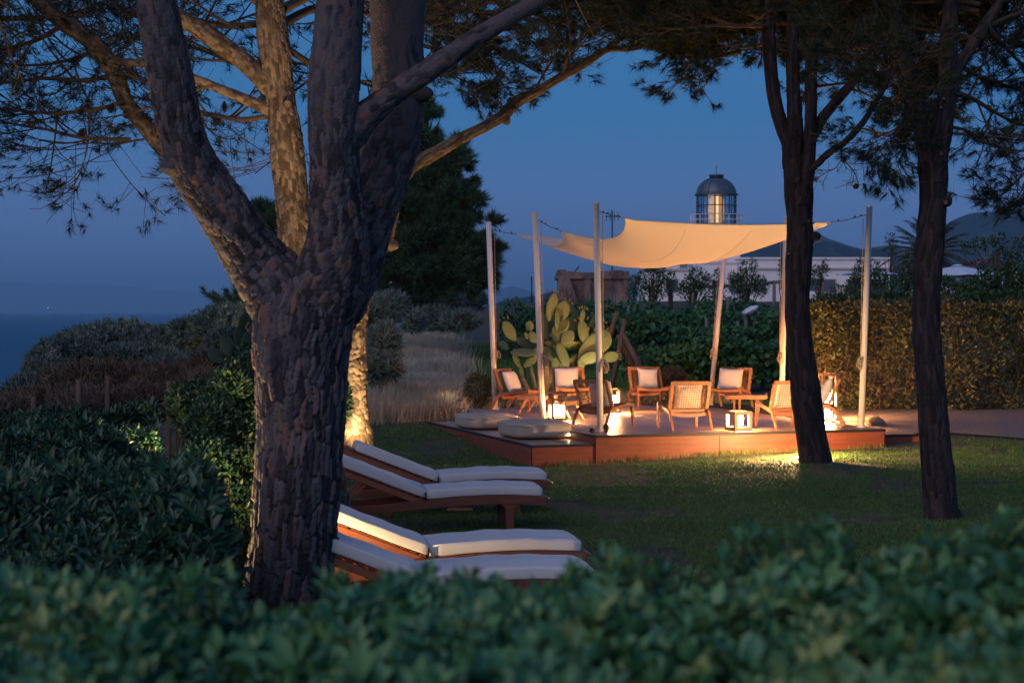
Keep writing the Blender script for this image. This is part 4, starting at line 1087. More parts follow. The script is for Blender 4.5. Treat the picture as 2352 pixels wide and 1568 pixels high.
def canopy(mains, twig_segs, tuft_p, tuft_d, n2=9, n3=6, l2=1.3, l3=0.55, ntip=3, flat=0.45, bare=0.0, up=0.12):
    """mains: list of (k,4) main-branch paths; grows side branches, twigs and tuft seats"""
    for m in mains:
        m = np.asarray(m); k = len(m); twig_segs.append(m)
        L_ = np.linalg.norm(np.diff(m[:, :3], axis=0), axis=1).sum()
        for j in range(n2):
            t = 0.22 + 0.78 * (j + RNG.uniform(0, 0.8)) / n2; t = min(t, 1.0)
            f = t * (k - 1); i = min(int(f), k - 2); p = m[i, :3] + (m[i + 1, :3] - m[i, :3]) * (f - i); r = m[i, 3] * 0.55
            d = m[i + 1, :3] - m[i, :3]; d /= np.linalg.norm(d)
            v = rnd_unit(1)[0]; v[2] *= flat; v = v - d * v.dot(d) * 0.6; v /= np.linalg.norm(v)
            v = v * 0.8 + d * 0.7; v[2] += up; v /= np.linalg.norm(v)
            l = l2 * RNG.uniform(0.6, 1.15) * (1.15 - 0.5 * t)
            mid = p + v * l * 0.5 + np.array([0, 0, -0.06 * l]) + RNG.normal(0, 0.06, 3) * l; end = p + v * l + np.array([0, 0, 0.10 * l])
            pb = bezier(p, mid, end, 7); rr = np.linspace(r, 0.005, 7); sb = np.concatenate([pb, rr[:, None]], 1); twig_segs.append(sb)
            for q in range(n3):
                t3 = 0.3 + 0.7 * (q + RNG.uniform(0, 0.9)) / n3; f3 = min(t3, 0.999) * 6; i3 = int(f3); p3 = pb[i3] + (pb[i3 + 1] - pb[i3]) * (f3 - i3)
                d3 = pb[i3 + 1] - pb[i3]; d3 /= np.linalg.norm(d3)
                v3 = rnd_unit(1)[0]; v3[2] *= 0.6; v3 = v3 * 0.8 + d3 * 0.6; v3 /= np.linalg.norm(v3)
                l_ = l3 * RNG.uniform(0.5, 1.2)
                e3 = p3 + v3 * l_ + np.array([0, 0, 0.12 * l_]); pm = p3 + v3 * l_ * 0.5 + RNG.normal(0, 0.08, 3) * l_ + np.array([0, 0, -0.1 * l_])
                pb3 = bezier(p3, pm, e3, 4); twig_segs.append(np.concatenate([pb3, np.linspace(rr[i3] * 0.6, 0.0025, 4)[:, None]], 1))
                if RNG.uniform() < bare: continue
                for z in range(ntip):
                    w_ = RNG.uniform(0.55, 1.0); f_ = min(w_ * 3, 2.999); i_ = int(f_); pp = pb3[i_] + (pb3[i_ + 1] - pb3[i_]) * (f_ - i_)
                    dd = (pb3[i_ + 1] - pb3[i_]); dd = dd / np.linalg.norm(dd) + rnd_unit(1)[0] * 0.5
                    tuft_p.append(pp + rnd_unit(1)[0] * 0.05); tuft_d.append(dd)
def spray(start, n, rad, zlo, zhi, length, r0, az=(0, 2 * math.pi)):
    """n main branches that leave a hub outwards and rise slightly"""
    out = []
    for i in range(n):
        a = az[0] + (az[1] - az[0]) * (i + RNG.uniform(0.1, 0.9)) / n; l = length * RNG.uniform(0.65, 1.1)
        s = np.asarray(start, float) + np.array([0, 0, RNG.uniform(zlo, zhi)])
        e = s + np.array([math.cos(a) * l, math.sin(a) * l, l * RNG.uniform(0.0, 0.38)])
        m = (s + e) / 2 + np.array([0, 0, -0.02 * l]) + RNG.normal(0, 0.10, 3) * l * 0.5
        pb = bezier(s, m, e, 12); out.append(np.concatenate([pb, np.linspace(r0 * RNG.uniform(0.7, 1.1), 0.009, 12)[:, None]], 1))
    return out
def curve4(pts, r0, r1, n=14):
    c, s = catmull(np.asarray(pts, float), n); return np.concatenate([c, np.linspace(r0, r1, n)[:, None]], 1)
def knot(mu, c, r, outv, seed, bark_m):
    bm = bmesh.new(); bmesh.ops.create_icosphere(bm, subdivisions=3, radius=1.0)
    V = np.array([v.co[:] for v in bm.verts]); F = np.array([[v.index for v in f.verts] for f in bm.faces]); bm.free()
    V = V * (0.75 + 0.5 * fbm(V * 1.7 + seed, seed, 3))[:, None] * r + np.asarray(outv) * np.clip((V @ np.asarray(outv)), 0, None)[:, None] * r * 0.5 + np.asarray(c)
    mu.add(V, None, F, np.full(len(V), 0.3))
def cut_stub(parent, org, c, d, r, ln):
    c = np.asarray(c, float) - np.asarray(org); d = np.asarray(d, float); d /= np.linalg.norm(d); e = c + d * ln
    st = MB().tube([tuple(c), tuple(e)], [r * 1.25, r], 12).build('branch_stub', M['twig'], parent)
    MB().tube([tuple(e - d * 0.002), tuple(e + d * 0.004)], r * 0.86, 12).build('cut_face', M['cut_wood'], st)

def finish_tree(name, label, base, mu, bark, twigs, tp, td, grp, needle='needle', nn=22, ln=0.12, wd=0.003, spread=0.8, cat='pine tree', droop=0.15):
    root = empty(name, base, 0, label, cat, grp)
    obj('trunk', mu.mesh('trunk', base, bark == 'bark_c', 'plate'), M[bark], root)
    V, Q = tubes_np(twigs, 5); obj('branches', npmesh('branches', V - np.asarray(base), Q, smooth=True), M['twig'], root)
    if tp:
        V, T, r = tufts(tp, td, nn, ln, wd, spread, droop); obj('crown', npmesh('crown', V - np.asarray(base), T, {'rnd': r}), M[needle], root)
    return root

GRP = 'umbrella pines around the deck'
def hang_cone(root, org, p, s):
    m = MB(); n = 7
    for i in range(n):
        t = (i + 0.5) / n; r = s * 0.5 * math.sin(math.pi * (0.12 + 0.8 * t)); z = -s * 1.1 * t
        for j in range(8):
            a = 2 * math.pi * (j + 0.5 * (i % 2)) / 8; d = Vector((math.cos(a), math.sin(a), -0.2))
            m.bar(Vector((0, 0, z)) + d * r * 0.3, Vector((0, 0, z)) + d * r, s * 0.2, s * 0.08, taper=0.7)
    m.tube([(0, 0, 0.01), (0, 0, -s * 0.5), (0, 0, -s * 1.1)], [s * 0.1, s * 0.28, s * 0.05], 7)
    o = m.build('pine_cone', M['cone'], root); o.location = Vector(np.asarray(p) - np.asarray(org)); o.rotation_euler = (random.uniform(-1, 1), random.uniform(-1, 1), 0)

def tree_a():
    d = 11.6; base = np.array([*P(668, 1500, d)[:2], 0.0]); base[2] = gz(base[0], base[1])
    mu = Multi()
    mu.add(*limb(path_px([(650, 1476, 118, d), (655, 1420, 108, d), (664, 1340, 101, d), (674, 1230, 97, d), (683, 1100, 96, d), (690, 960, 98, d), (692, 850, 106, d), (694, 770, 112, d), (698, 710, 108, d), (702, 670, 86, d), (704, 640, 50, d)]), 0.0095, 0.0085, (0.036, 0.17), 0.036, 3, None, 0.03))
    mu.add(*limb(path_px([(690, 800, 50, d), (668, 730, 78, d), (632, 655, 80, d), (590, 600, 72, d), (528, 505, 60, d - 0.1), (478, 430, 58, d - 0.15), (440, 370, 57, d - 0.2), (412, 290, 53, d - 0.25), (396, 200, 50, d - 0.3), (376, 100, 47, d - 0.35), (358, 0, 46, d - 0.4), (345, -90, 42, d - 0.4), (320, -220, 34, d - 0.4)]), 0.011, 0.011, (0.032, 0.085), 0.024, 14, 1.7, 0.03))
    mu.add(*limb(path_px([(712, 800, 50, d), (732, 720, 78, d - 0.03), (756, 640, 82, d - 0.1), (772, 580, 74, d - 0.15), (776, 500, 64, d - 0.2), (770, 400, 58, d - 0.25), (766, 280, 58, d - 0.3), (768, 180, 60, d - 0.3), (775, 90, 56, d - 0.3), (780, 0, 54, d - 0.3), (786, -110, 46, d - 0.3), (800, -240, 36, d - 0.3)]), 0.011, 0.011, (0.030, 0.075), 0.022, 25, 1.2, 0.025))
    mu.add(*limb(path_px([(715, 800, 50, d + 0.05), (750, 710, 80, d + 0.15), (805, 605, 74, d + 0.25), (838, 500, 64, d + 0.3), (872, 420, 61, d + 0.3), (900, 340, 60, d + 0.3), (915, 260, 60, d + 0.3), (915, 180, 60, d + 0.3), (913, 90, 62, d + 0.3), (915, 0, 66, d + 0.3), (920, -120, 55, d + 0.3), (930, -240, 40, d + 0.3)]), 0.011, 0.011, (0.030, 0.075), 0.022, 36, 1.2, 0.025))
    mu.add(*limb(path_px([(752, 400, 18, d - 0.25), (772, 352, 34, d - 0.26), (802, 308, 38, d - 0.26), (838, 268, 34, d - 0.26), (890, 227, 28, d - 0.27), (954, 182, 26, d - 0.28), (1015, 142, 24, d - 0.3), (1080, 97, 22, d - 0.3), (1150, 53, 20, d - 0.3), (1223, 10, 19, d - 0.3), (1330, -50, 17, d - 0.3), (1450, -130, 13, d - 0.3)]), 0.012, 0.012, (0.03, 0.06), 0.014, 47, 0.6, 0.05))
    for (u, v, r_, dd, ov, sd) in ((396, 385, 20, d - 0.28, (-0.9, 0, 0.2), 1), (968, 215, 20, d + 0.2, (0.9, -0.2, -0.1), 4)):
        knot(mu, P(u, v, dd), r_ / FD * dd, np.array(ov), sd, None)
    tw, tp, td = [], [], []
    hubs = [(P(320, -220, d - .4), 7), (P(800, -240, d - .3), 7), (P(930, -240, d + .3), 7), (P(1450, -130, d - .5), 5)]
    mains = []
    for h, n in hubs: mains += spray(h, n, 0, -0.1, 0.5, 3.0, 0.045)
    canopy(mains, tw, tp, td, 6, 4, 1.2, 0.5, 2, 0.4)
    return finish_tree('umbrella_pine', 'big many-stemmed pine in the foreground with dark plated bark', base, mu, 'bark_a', tw, tp, td, GRP)
tree_a()

def tree_b():
    d = 16.3; base = np.array(P(742, 1245, d)); base[2] = gz(base[0], base[1])
    mu = Multi()
    mu.add(*limb(path_px([(744, 1275, 72, d), (742, 1220, 64, d), (738, 1120, 56, d), (728, 980, 50, d), (712, 830, 46, d), (694, 690, 42, d), (680, 600, 39, d), (673, 500, 38, d), (664, 400, 37, d), (655, 300, 35, d), (648, 250, 33, d), (636, 150, 32, d), (625, 70, 32, d), (618, 0, 33, d), (606, -90, 28, d), (590, -220, 22, d)]), 0.014, 0.013, (0.034, 0.075), 0.032, 61, None, 0.05))
    L = lambda rows: np.array(path_px(rows))
    mu.add(*limb(L([(640, 215, 26, d), (590, 168, 22, d), (540, 125, 20, d), (490, 88, 18, d), (430, 50, 17, d), (360, 5, 15, d), (280, -60, 12, d)]), 0.014, 0.013, (0.03, 0.05), 0.018, 62, None, 0.06))
    mu.add(*limb(L([(640, 262, 18, d), (590, 240, 14, d), (530, 215, 12, d), (480, 195, 12, d), (430, 175, 10, d), (350, 150, 9, d + .3), (250, 140, 7, d + .5)]), 0.016, 0.013, (0.03, 0.05), 0.012, 63, None, 0.06))
    mu.add(*limb(L([(365, 330, 18, d + 1.2), (330, 285, 19, d + 1.2), (290, 235, 19, d + 1.2), (262, 165, 20, d + 1.2), (215, 100, 19, d + 1.2), (150, 55, 18, d + 1.2), (85, 0, 17, d + 1.2), (10, -70, 14, d + 1.2)]), 0.016, 0.013, (0.03, 0.05), 0.018, 64, None, 0.06))
    mu.add(*limb(L([(690, 640, 30, d + 0.4), (600, 560, 22, d + 0.8), (480, 440, 19, d + 1.1), (400, 365, 18, d + 1.2), (360, 325, 18, d + 1.2)]), 0.016, 0.013, (0.03, 0.05), 0.014, 65, None, 0.06))
    tw, tp, td = [], [], []
    cv = lambda pts, r0, r1: curve4([P(*p) for p in pts], r0, r1)
    mains = [cv([(300, 320, 17.4), (240, 320, 17.3), (180, 315, 17.2), (110, 298, 17.2), (30, 285, 17.2), (-60, 260, 17.2)], 0.022, 0.008),
             cv([(290, 235, 17.4), (200, 255, 17.3), (120, 260, 17.2), (50, 255, 17.2), (-60, 240, 17)], 0.024, 0.008),
             cv([(270, 170, 17.4), (190, 185, 17.8), (100, 180, 18), (10, 190, 18.2), (-100, 185, 18.2)], 0.03, 0.01),
             cv([(230, 110, 17.5), (150, 140, 18.5), (60, 150, 19), (-60, 140, 19)], 0.03, 0.01),
             cv([(330, 320, 17.4), (260, 330, 17.6), (190, 330, 17.8), (130, 345, 17.8)], 0.012, 0.006),
             cv([(150, 55, 17.5), (90, 90, 17.3), (20, 110, 17), (-80, 110, 17)], 0.03, 0.01),
             cv([(480, 195, 16.3), (400, 215, 16.8), (340, 190, 17.2), (250, 160, 17.5)], 0.03, 0.01),
             cv([(640, 262, 16.3), (560, 275, 16.6), (480, 262, 17), (400, 240, 17.5), (320, 225, 18)], 0.028, 0.008),
             cv([(680, 330, 16.3), (640, 360, 16.6), (610, 380, 16.8), (585, 400, 17)], 0.010, 0.004),
             cv([(636, 130, 16.3), (560, 150, 17), (480, 120, 18), (400, 100, 19), (300, 80, 20)], 0.035, 0.01),
             cv([(640, 100, 16.3), (720, 150, 17), (800, 180, 18), (860, 200, 19)], 0.035, 0.01),
             cv([(625, 50, 16.3), (520, 60, 17.5), (420, 40, 18.5), (300, 30, 20)], 0.04, 0.012),
             cv([(640, 60, 16.3), (720, 20, 17), (840, 30, 18), (960, 60, 19)], 0.05, 0.015),
             cv([(650, 20, 16.3), (760, -30, 17), (880, -20, 18), (1050, 30, 19)], 0.05, 0.015)]
    mains += spray(P(590, -220, d), 12, 0, -1.1, 0.3, 4.2, 0.05)
    mains += spray(P(0, -60, d + 1.2), 7, 0, -0.5, 0.3, 2.6, 0.04)
    canopy(mains, tw, tp, td, 11, 7, 1.25, 0.55, 3, 0.35, 0.32)
    root = finish_tree('umbrella_pine', 'pine with a lamplit ochre trunk rising behind the big foreground pine', base, mu, 'bark_b', tw, tp, td, GRP, nn=20, ln=0.12, wd=0.0032)
    cut_stub(root, base, P(659, 240, d - 0.12), (0.25, -1, 0.05), 0.034, 0.035)
    for p in ((188, 242, 17.2), (196, 297, 17.2), (258, 238, 17.3), (290, 250, 17.3), (495, 262, 17), (515, 235, 17)): hang_cone(root, base, P(*p), 0.085)
tree_b()

def tree_c():
    d = 24.5; base = np.array(P(818, 1066, d)); base[2] = gz(base[0], base[1])
    mu = Multi()
    mu.add(*limb(path_px([(818, 1085, 48, d), (818, 1060, 43, d), (812, 980, 38, d), (806, 880, 35, d), (806, 780, 34, d), (816, 690, 31, d), (838, 620, 28, d), (862, 575, 25, d), (882, 540, 22, d), (893, 505, 19, d), (905, 455, 16, d), (925, 412, 15, d), (955, 378, 15, d), (1010, 345, 13.5, d), (1070, 312, 12.5, d), (1120, 288, 12, d), (1160, 262, 12, d), (1180, 240, 11.5, d), (1225, 216, 10.5, d), (1290, 176, 9.5, d), (1350, 142, 8.5, d), (1395, 114, 7.5, d), (1450, 112, 6, d), (1500, 100, 5, d), (1560, 80, 4, d)]), 0.016, 0.014, (0.038, 0.09), 0.030, 71, None, 0.06))
    mu.add(*limb(path_px([(1385, 120, 7, d), (1430, 85, 6, d), (1480, 45, 5, d), (1530, 0, 4, d), (1560, -40, 3, d)]), 0.03, 0.02, (0.05, 0.08), 0.006, 72, None, 0.05))
    knot(mu, P(897, 562, d - 0.1), 14 / FD * d, np.array((0.9, -0.2, -0.2)), 1, None); knot(mu, P(1162, 275, d), 10 / FD * d, np.array((0.2, 0, -0.8)), 2, None); knot(mu, P(1172, 236, d), 9 / FD * d, np.array((0, 0, 0.9)), 3, None)
    mu.add(*limb(path_px([(826, 640, 22, d + .2), (800, 500, 18, d + .3), (840, 330, 16, d + .4), (870, 180, 14, d + .5), (900, 40, 12, d + .5), (930, -90, 10, d + .5)]), 0.03, 0.02, (0.05, 0.08), 0.012, 73, None, 0.05))
    tw, tp, td = [], [], []
    cv = lambda pts, r0, r1: curve4([P(*p) for p in pts], r0, r1)
    mains = [cv([(930, 20, 24.8), (1010, 60, 25), (1090, 95, 25.2), (1170, 130, 25.4), (1240, 170, 25.5)], 0.05, 0.012),
             cv([(920, 90, 24.8), (990, 110, 24.6), (1060, 130, 24.4), (1130, 165, 24.4)], 0.04, 0.01),
             cv([(900, 160, 24.8), (960, 165, 24.6), (1020, 170, 24.4), (1080, 190, 24.2)], 0.03, 0.008),
             cv([(930, -20, 24.8), (1060, 20, 24.6), (1190, 40, 24.4), (1320, 60, 24.2), (1400, 90, 24)], 0.05, 0.012),
             cv([(1000, 0, 24.8), (1130, 5, 26), (1260, 20, 27), (1390, 20, 28)], 0.05, 0.012),
             cv([(940, -10, 24.8), (990, 30, 23.4), (1060, 60, 22.5), (1160, 90, 22)], 0.04, 0.01),
             cv([(1225, 216, 24.5), (1255, 160, 24.8), (1290, 110, 25), (1320, 60, 25)], 0.02, 0.008),
             cv([(1290, 176, 24.5), (1310, 120, 24.2), (1350, 70, 24), (1400, 30, 24)], 0.025, 0.008),
             cv([(1450, 112, 24.5), (1480, 70, 24.6), (1520, 30, 24.6)], 0.02, 0.008),
             cv([(1500, 100, 24.5), (1545, 105, 24.3), (1590, 95, 24.2)], 0.02, 0.008)]
    mains += spray(P(930, -90, d), 9, 0, -0.9, 0.3, 3.6, 0.05); mains += spray(P(1520, 10, d), 6, 0, -0.3, 0.3, 1.5, 0.03)
    canopy(mains, tw, tp, td, 12, 7, 1.0, 0.5, 4, 0.5, 0.12)
    root = finish_tree('umbrella_pine', 'slender lamplit pine whose long bare limb reaches right towards the sail', base, mu, 'bark_b', tw, tp, td, GRP, nn=22, ln=0.14, wd=0.0038)
tree_c()

def tree_d():
    d = 24.2; base = np.array(P(1874, 1064, d)); base[2] = gz(base[0], base[1])
    mu = Multi(); mk = lambda rows, sd, **k: mu.add(*limb(path_px(rows), 0.014, 0.013, (0.034, 0.20), 0.020, sd, None, 0.05))
    mk([(1878, 1085, 44, d), (1874, 1062, 39, d), (1864, 1000, 35, d), (1852, 910, 33, d), (1842, 830, 30, d), (1834, 760, 29, d), (1832, 690, 28, d), (1834, 600, 29, d), (1836, 540, 31, d), (1834, 480, 31, d), (1832, 430, 32, d), (1830, 390, 30, d)], 81)
    mk([(1826, 440, 22, d), (1818, 380, 20, d - .05), (1812, 330, 18, d - .05), (1800, 300, 17, d), (1786, 255, 16, d), (1776, 210, 16, d), (1770, 150, 15, d), (1766, 80, 14, d), (1768, 0, 12, d), (1765, -80, 9, d)], 82)
    mk([(1830, 420, 19, d - .1), (1826, 350, 18, d - .12), (1826, 280, 17, d - .1), (1822, 200, 16, d), (1820, 110, 14, d), (1822, 20, 12, d), (1825, -80, 9, d)], 83)
    mk([(1842, 470, 18, d - .1), (1855, 400, 16, d - .15), (1860, 330, 15, d - .15), (1863, 250, 14, d - .1), (1863, 170, 13, d), (1868, 90, 12, d), (1876, 0, 10, d), (1885, -90, 8, d)], 84)
    mk([(1862, 320, 13, d - .1), (1885, 278, 12, d), (1915, 240, 11, d), (1945, 205, 10, d), (1985, 150, 9, d), (2020, 90, 8, d), (2060, 20, 6, d)], 85)
    mk([(1862, 392, 8, d - .2), (1900, 355, 7.5, d - .3), (1940, 328, 7, d - .3), (1972, 294, 6.5, d - .3), (2005, 245, 6, d - .2), (2035, 192, 5, d), (2050, 130, 4, d)], 86)
    knot(mu, P(1868, 545, d - .05), 13 / FD * d, np.array((0.9, 0, 0.2)), 3, None)
    tw, tp, td = [], [], []
    cv = lambda pts, r0, r1: curve4([P(*p) for p in pts], r0, r1)
    mains = [cv([(1935, 335, 24), (1932, 355, 24), (1945, 375, 24), (1962, 395, 24), (1972, 425, 24)], 0.012, 0.005),
             cv([(1935, 362, 24), (1920, 385, 24), (1895, 398, 24), (1878, 410, 24)], 0.008, 0.004),
             cv([(1766, 100, d), (1700, 110, d + .3), (1640, 105, d + .5), (1580, 110, d + .6)], 0.03, 0.01),
             cv([(1766, 60, d), (1690, 60, d - .6), (1610, 60, d - 1), (1530, 70, d - 1.2)], 0.035, 0.01),
             cv([(1770, 20, d), (1690, 20, d + .8), (1600, 10, d + 1.2), (1500, 20, d + 1.6)], 0.035, 0.01),
             cv([(1985, 150, d), (2020, 170, d + .3), (2060, 190, d + .4), (2100, 215, d + .5)], 0.022, 0.008),
             cv([(1945, 205, d), (1985, 215, d + .4), (2030, 240, d + .6), (2070, 270, d + .8)], 0.02, 0.008),
             cv([(1972, 294, d - .3), (2000, 300, d - .4), (2030, 310, d - .4), (2060, 320, d - .4)], 0.016, 0.006),
             cv([(1863, 200, d), (1910, 195, d + .5), (1970, 190, d + 1), (2040, 200, d + 1.4)], 0.025, 0.008),
             cv([(1870, 90, d), (1930, 110, d - .4), (1990, 110, d - .8), (2060, 130, d - 1)], 0.03, 0.01)]
    bare_n = 2
    t0, p0, d0 = [], [], []
    canopy(mains[:bare_n], tw, t0, d0, 7, 4, 0.35, 0.18, 1, 0.6, 1.0)
    mains = mains[bare_n:]
    for h, n_, l_ in (((1766, -20), 16, 2.4), ((1824, -40), 13, 2.4), ((1884, -50), 15, 2.6), ((2060, 20), 8, 1.6), ((1700, 20), 8, 1.6)):
        mains += spray(P(*h, d + 0.3), n_, 0, -0.6, 0.5, l_, 0.04, (-0.25, math.pi + 0.25))
    canopy(mains, tw, tp, td, 10, 7, 0.95, 0.5, 5, 0.5, 0.03)
    root = finish_tree('umbrella_pine', 'leaning dark pine trunk splitting into three stems in front of the deck', base, mu, 'bark_c', tw, tp, td, GRP, nn=22, ln=0.15, wd=0.0042, droop=0.3)
    for p in ((1942, 362, 24), (1972, 424, 24)): hang_cone(root, base, P(*p), 0.08)
    for (u, v, r_) in ((1827, 355, .022), (1874, 412, .03), (1820, 372, .02), (1857, 508, .02), (1812, 583, .025), (1868, 512, .02)): cut_stub(root, base, P(u, v, d - 0.155), (random.uniform(-.3, .3), -1, 0.1), r_ * 0.7, 0.02)
tree_d()

def tree_e():
    d = 17.9; base = np.array(P(2162, 1182, d)); base[2] = gz(base[0], base[1])
    mu = Multi(); mk = lambda rows, sd: mu.add(*limb(path_px(rows), 0.013, 0.012, (0.030, 0.17), 0.018, sd, None, 0.05))
    mk([(2166, 1205, 46, d), (2162, 1178, 40, d), (2155, 1090, 35, d), (2146, 980, 33, d), (2140, 900, 33, d), (2131, 800, 32, d), (2127, 710, 31, d), (2131, 620, 31, d), (2138, 540, 30, d), (2143, 470, 31, d), (2144, 420, 31, d), (2142, 370, 32, d)], 91)
    mk([(2136, 420, 22, d), (2126, 350, 20, d), (2115, 290, 19, d), (2106, 240, 18, d), (2094, 190, 17, d), (2082, 140, 16, d), (2066, 80, 15, d), (2052, 20, 14, d), (2042, -40, 12, d), (2030, -120, 9, d)], 92)
    mk([(2150, 420, 22, d - .05), (2158, 350, 21, d - .05), (2167, 290, 21, d - .05), (2175, 220, 21, d), (2178, 150, 20, d), (2180, 70, 18, d), (2184, 0, 16, d), (2190, -110, 11, d)], 93)
    mk([(2118, 300, 12, d), (2130, 275, 11, d), (2146, 255, 10, d), (2160, 240, 10, d)], 94)
    mk([(2178, 190, 14, d), (2205, 150, 13, d), (2235, 100, 12, d), (2265, 55, 11, d), (2300, 0, 9, d), (2330, -60, 7, d)], 95)
    knot(mu, P(2166, 462, d - .05), 16 / FD * d, np.array((0.9, 0, 0.1)), 3, None)
    tw, tp, td = [], [], []
    cv = lambda pts, r0, r1: curve4([P(*p) for p in pts], r0, r1)
    mains = [cv([(2180, 215, d), (2230, 225, d + .3), (2280, 255, d + .5), (2340, 285, d + .7), (2420, 300, d + .8)], 0.03, 0.01),
             cv([(2172, 290, d), (2220, 300, d + .2), (2270, 330, d + .3), (2330, 345, d + .4), (2400, 345, d + .4)], 0.018, 0.006),
             cv([(2172, 305, d), (2240, 310, d - .3), (2310, 315, d - .5), (2390, 300, d - .5)], 0.016, 0.006),
             cv([(2400, 360, d), (2350, 400, d + .2), (2310, 440, d + .2), (2280, 460, d + .2)], 0.016, 0.005),
             cv([(2440, 400, d), (2390, 440, d + .2), (2350, 470, d + .2), (2290, 480, d + .2)], 0.014, 0.005),
             cv([(2420, 300, d), (2370, 360, d), (2345, 400, d), (2335, 440, d)], 0.016, 0.005),
             cv([(2265, 55, d), (2310, 110, d + .3), (2350, 150, d + .5), (2400, 190, d + .6)], 0.03, 0.01),
             cv([(2200, 150, d), (2260, 180, d + .5), (2320, 200, d + .8), (2400, 230, d + 1)], 0.03, 0.01),
             cv([(2094, 190, d), (2060, 170, d - .3), (2020, 140, d - .4), (1960, 130, d - .6)], 0.02, 0.008),
             cv([(2110, 260, d), (2085, 275, d - .1), (2065, 300, d - .2), (2040, 315, d - .2)], 0.012, 0.005)]
    for h, n_, l_ in (((2030, -120), 14, 2.2), ((2190, -110), 16, 2.4), ((2330, -80), 14, 2.0), ((2250, 20), 8, 1.6)):
        mains += spray(P(*h, d + 0.3), n_, 0, -0.35, 0.5, l_, 0.035, (-0.15, math.pi + 0.15))
    canopy(mains[1:6], tw, tp, td, 7, 5, 0.5, 0.30, 3, 0.5, 0.45)
    canopy(mains[:1] + mains[6:], tw, tp, td, 10, 7, 0.75, 0.40, 4, 0.45, 0.06, 0.2)
    root = finish_tree('umbrella_pine', 'dark pine with a forked trunk nearest the right edge of the lawn', base, mu, 'bark_c', tw, tp, td, GRP, nn=22, ln=0.125, wd=0.0032, droop=0.3)
    for (u, v, r_) in ((2170, 466, .03), (2160, 353, .03), (2160, 248, .02), (2166, 228, .02)): cut_stub(root, base, P(u, v, d - 0.13), (random.uniform(0, .6), -1, 0.1), r_ * 0.7, 0.02)
tree_e()

def back_pine():
    d = 52.0; base = np.array(P(915, 712, d)); base[2] = gz(base[0], base[1])
    mu = Multi()
    mu.add(*limb(path_px([(905, 740, 20, d), (908, 690, 15, d), (918, 655, 13, d), (940, 610, 12, d), (955, 540, 11, d), (965, 450, 9, d), (975, 350, 6, d), (982, 280, 3, d)]), 0.08, 0.06, (0.1, 0.3), 0.03, 101, None, 0.05))
    tw, tp, td = [], [], []
    blobs = [(985, 290, 45, 48), (950, 330, 70, 60), (1010, 370, 70, 60), (920, 420, 90, 80), (1020, 450, 80, 70), (1060, 400, 40, 40), (960, 500, 110, 80), (1060, 520, 75, 75), (1085, 590, 60, 60), (980, 590, 110, 70), (900, 580, 90, 70), (1120, 625, 35, 35), (1110, 560, 40, 40), (1000, 640, 70, 30), (880, 650, 60, 35), (1070, 640, 60, 30), (820, 520, 90, 80), (740, 540, 80, 70), (660, 530, 70, 55), (608, 520, 28, 55), (600, 480, 20, 25)]
    for (u, v, a, b) in blobs:
        n = int(a * b / 6.5); c = P(u, v, d); sx = a / FD * d; sz = b / FD * d
        m_ = max(9, n // 34); qc = rnd_unit(m_) * RNG.uniform(0.55, 1.08, (m_, 1)); cc = c + qc * np.array([sx, max(sx, sz) * 0.9, sz])
        wh = RNG.integers(0, m_, n); q = rnd_unit(n); rad = RNG.uniform(0.24, 0.44, m_)[wh][:, None] * max(sx, 0.5)
        pt = cc[wh] + q * rad * RNG.uniform(0.3, 1.0, (n, 1)) * np.array([1.1, 1.1, 0.75]); tp += list(pt); td += list(q * 0.7 + qc[wh] * 0.6 + np.array([0, 0, 0.45]))
        for k in range(max(2, n // 40)):
            e = pt[RNG.integers(n)]; s = np.array(P(955, min(v + 40, 640), d)); tw.append(np.concatenate([bezier(s, (s + e) / 2 + RNG.normal(0, 0.25, 3), e, 6), np.linspace(0.05, 0.012, 6)[:, None]], 1))
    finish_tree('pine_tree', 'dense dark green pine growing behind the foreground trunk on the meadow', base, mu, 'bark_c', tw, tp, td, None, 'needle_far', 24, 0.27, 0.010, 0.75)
    d = 30.0; base = np.array(P(555, 760, d)); base[2] = gz(base[0], base[1])
    mu = Multi(); mu.add(*limb(path_px([(560, 800, 7, d), (556, 740, 6, d), (548, 700, 5, d), (540, 670, 3, d)]), 0.05, 0.03, (0.05, 0.1), 0.01, 102, None, 0.05))
    tw, tp, td = [], [], []
    for e in ((468, 668), (500, 690), (490, 676), (520, 668), (540, 660), (560, 665), (530, 705), (575, 690), (600, 680)):
        s = P(550, 712, d); q = P(*e, d + RNG.normal(0, 0.2)); pb = bezier(s, (s + q) / 2 + np.array([0, 0, -0.05]), q, 7); tw.append(np.concatenate([pb, np.linspace(0.014, 0.004, 7)[:, None]], 1))
        for k in range(2, 7):
            for z in range(5): tp.append(pb[k] + RNG.normal(0, 0.02, 3)); td.append(pb[k] - pb[k - 1] + rnd_unit(1)[0] * 0.06)
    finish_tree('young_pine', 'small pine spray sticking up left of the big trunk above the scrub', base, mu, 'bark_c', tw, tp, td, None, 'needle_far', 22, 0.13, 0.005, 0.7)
back_pine()

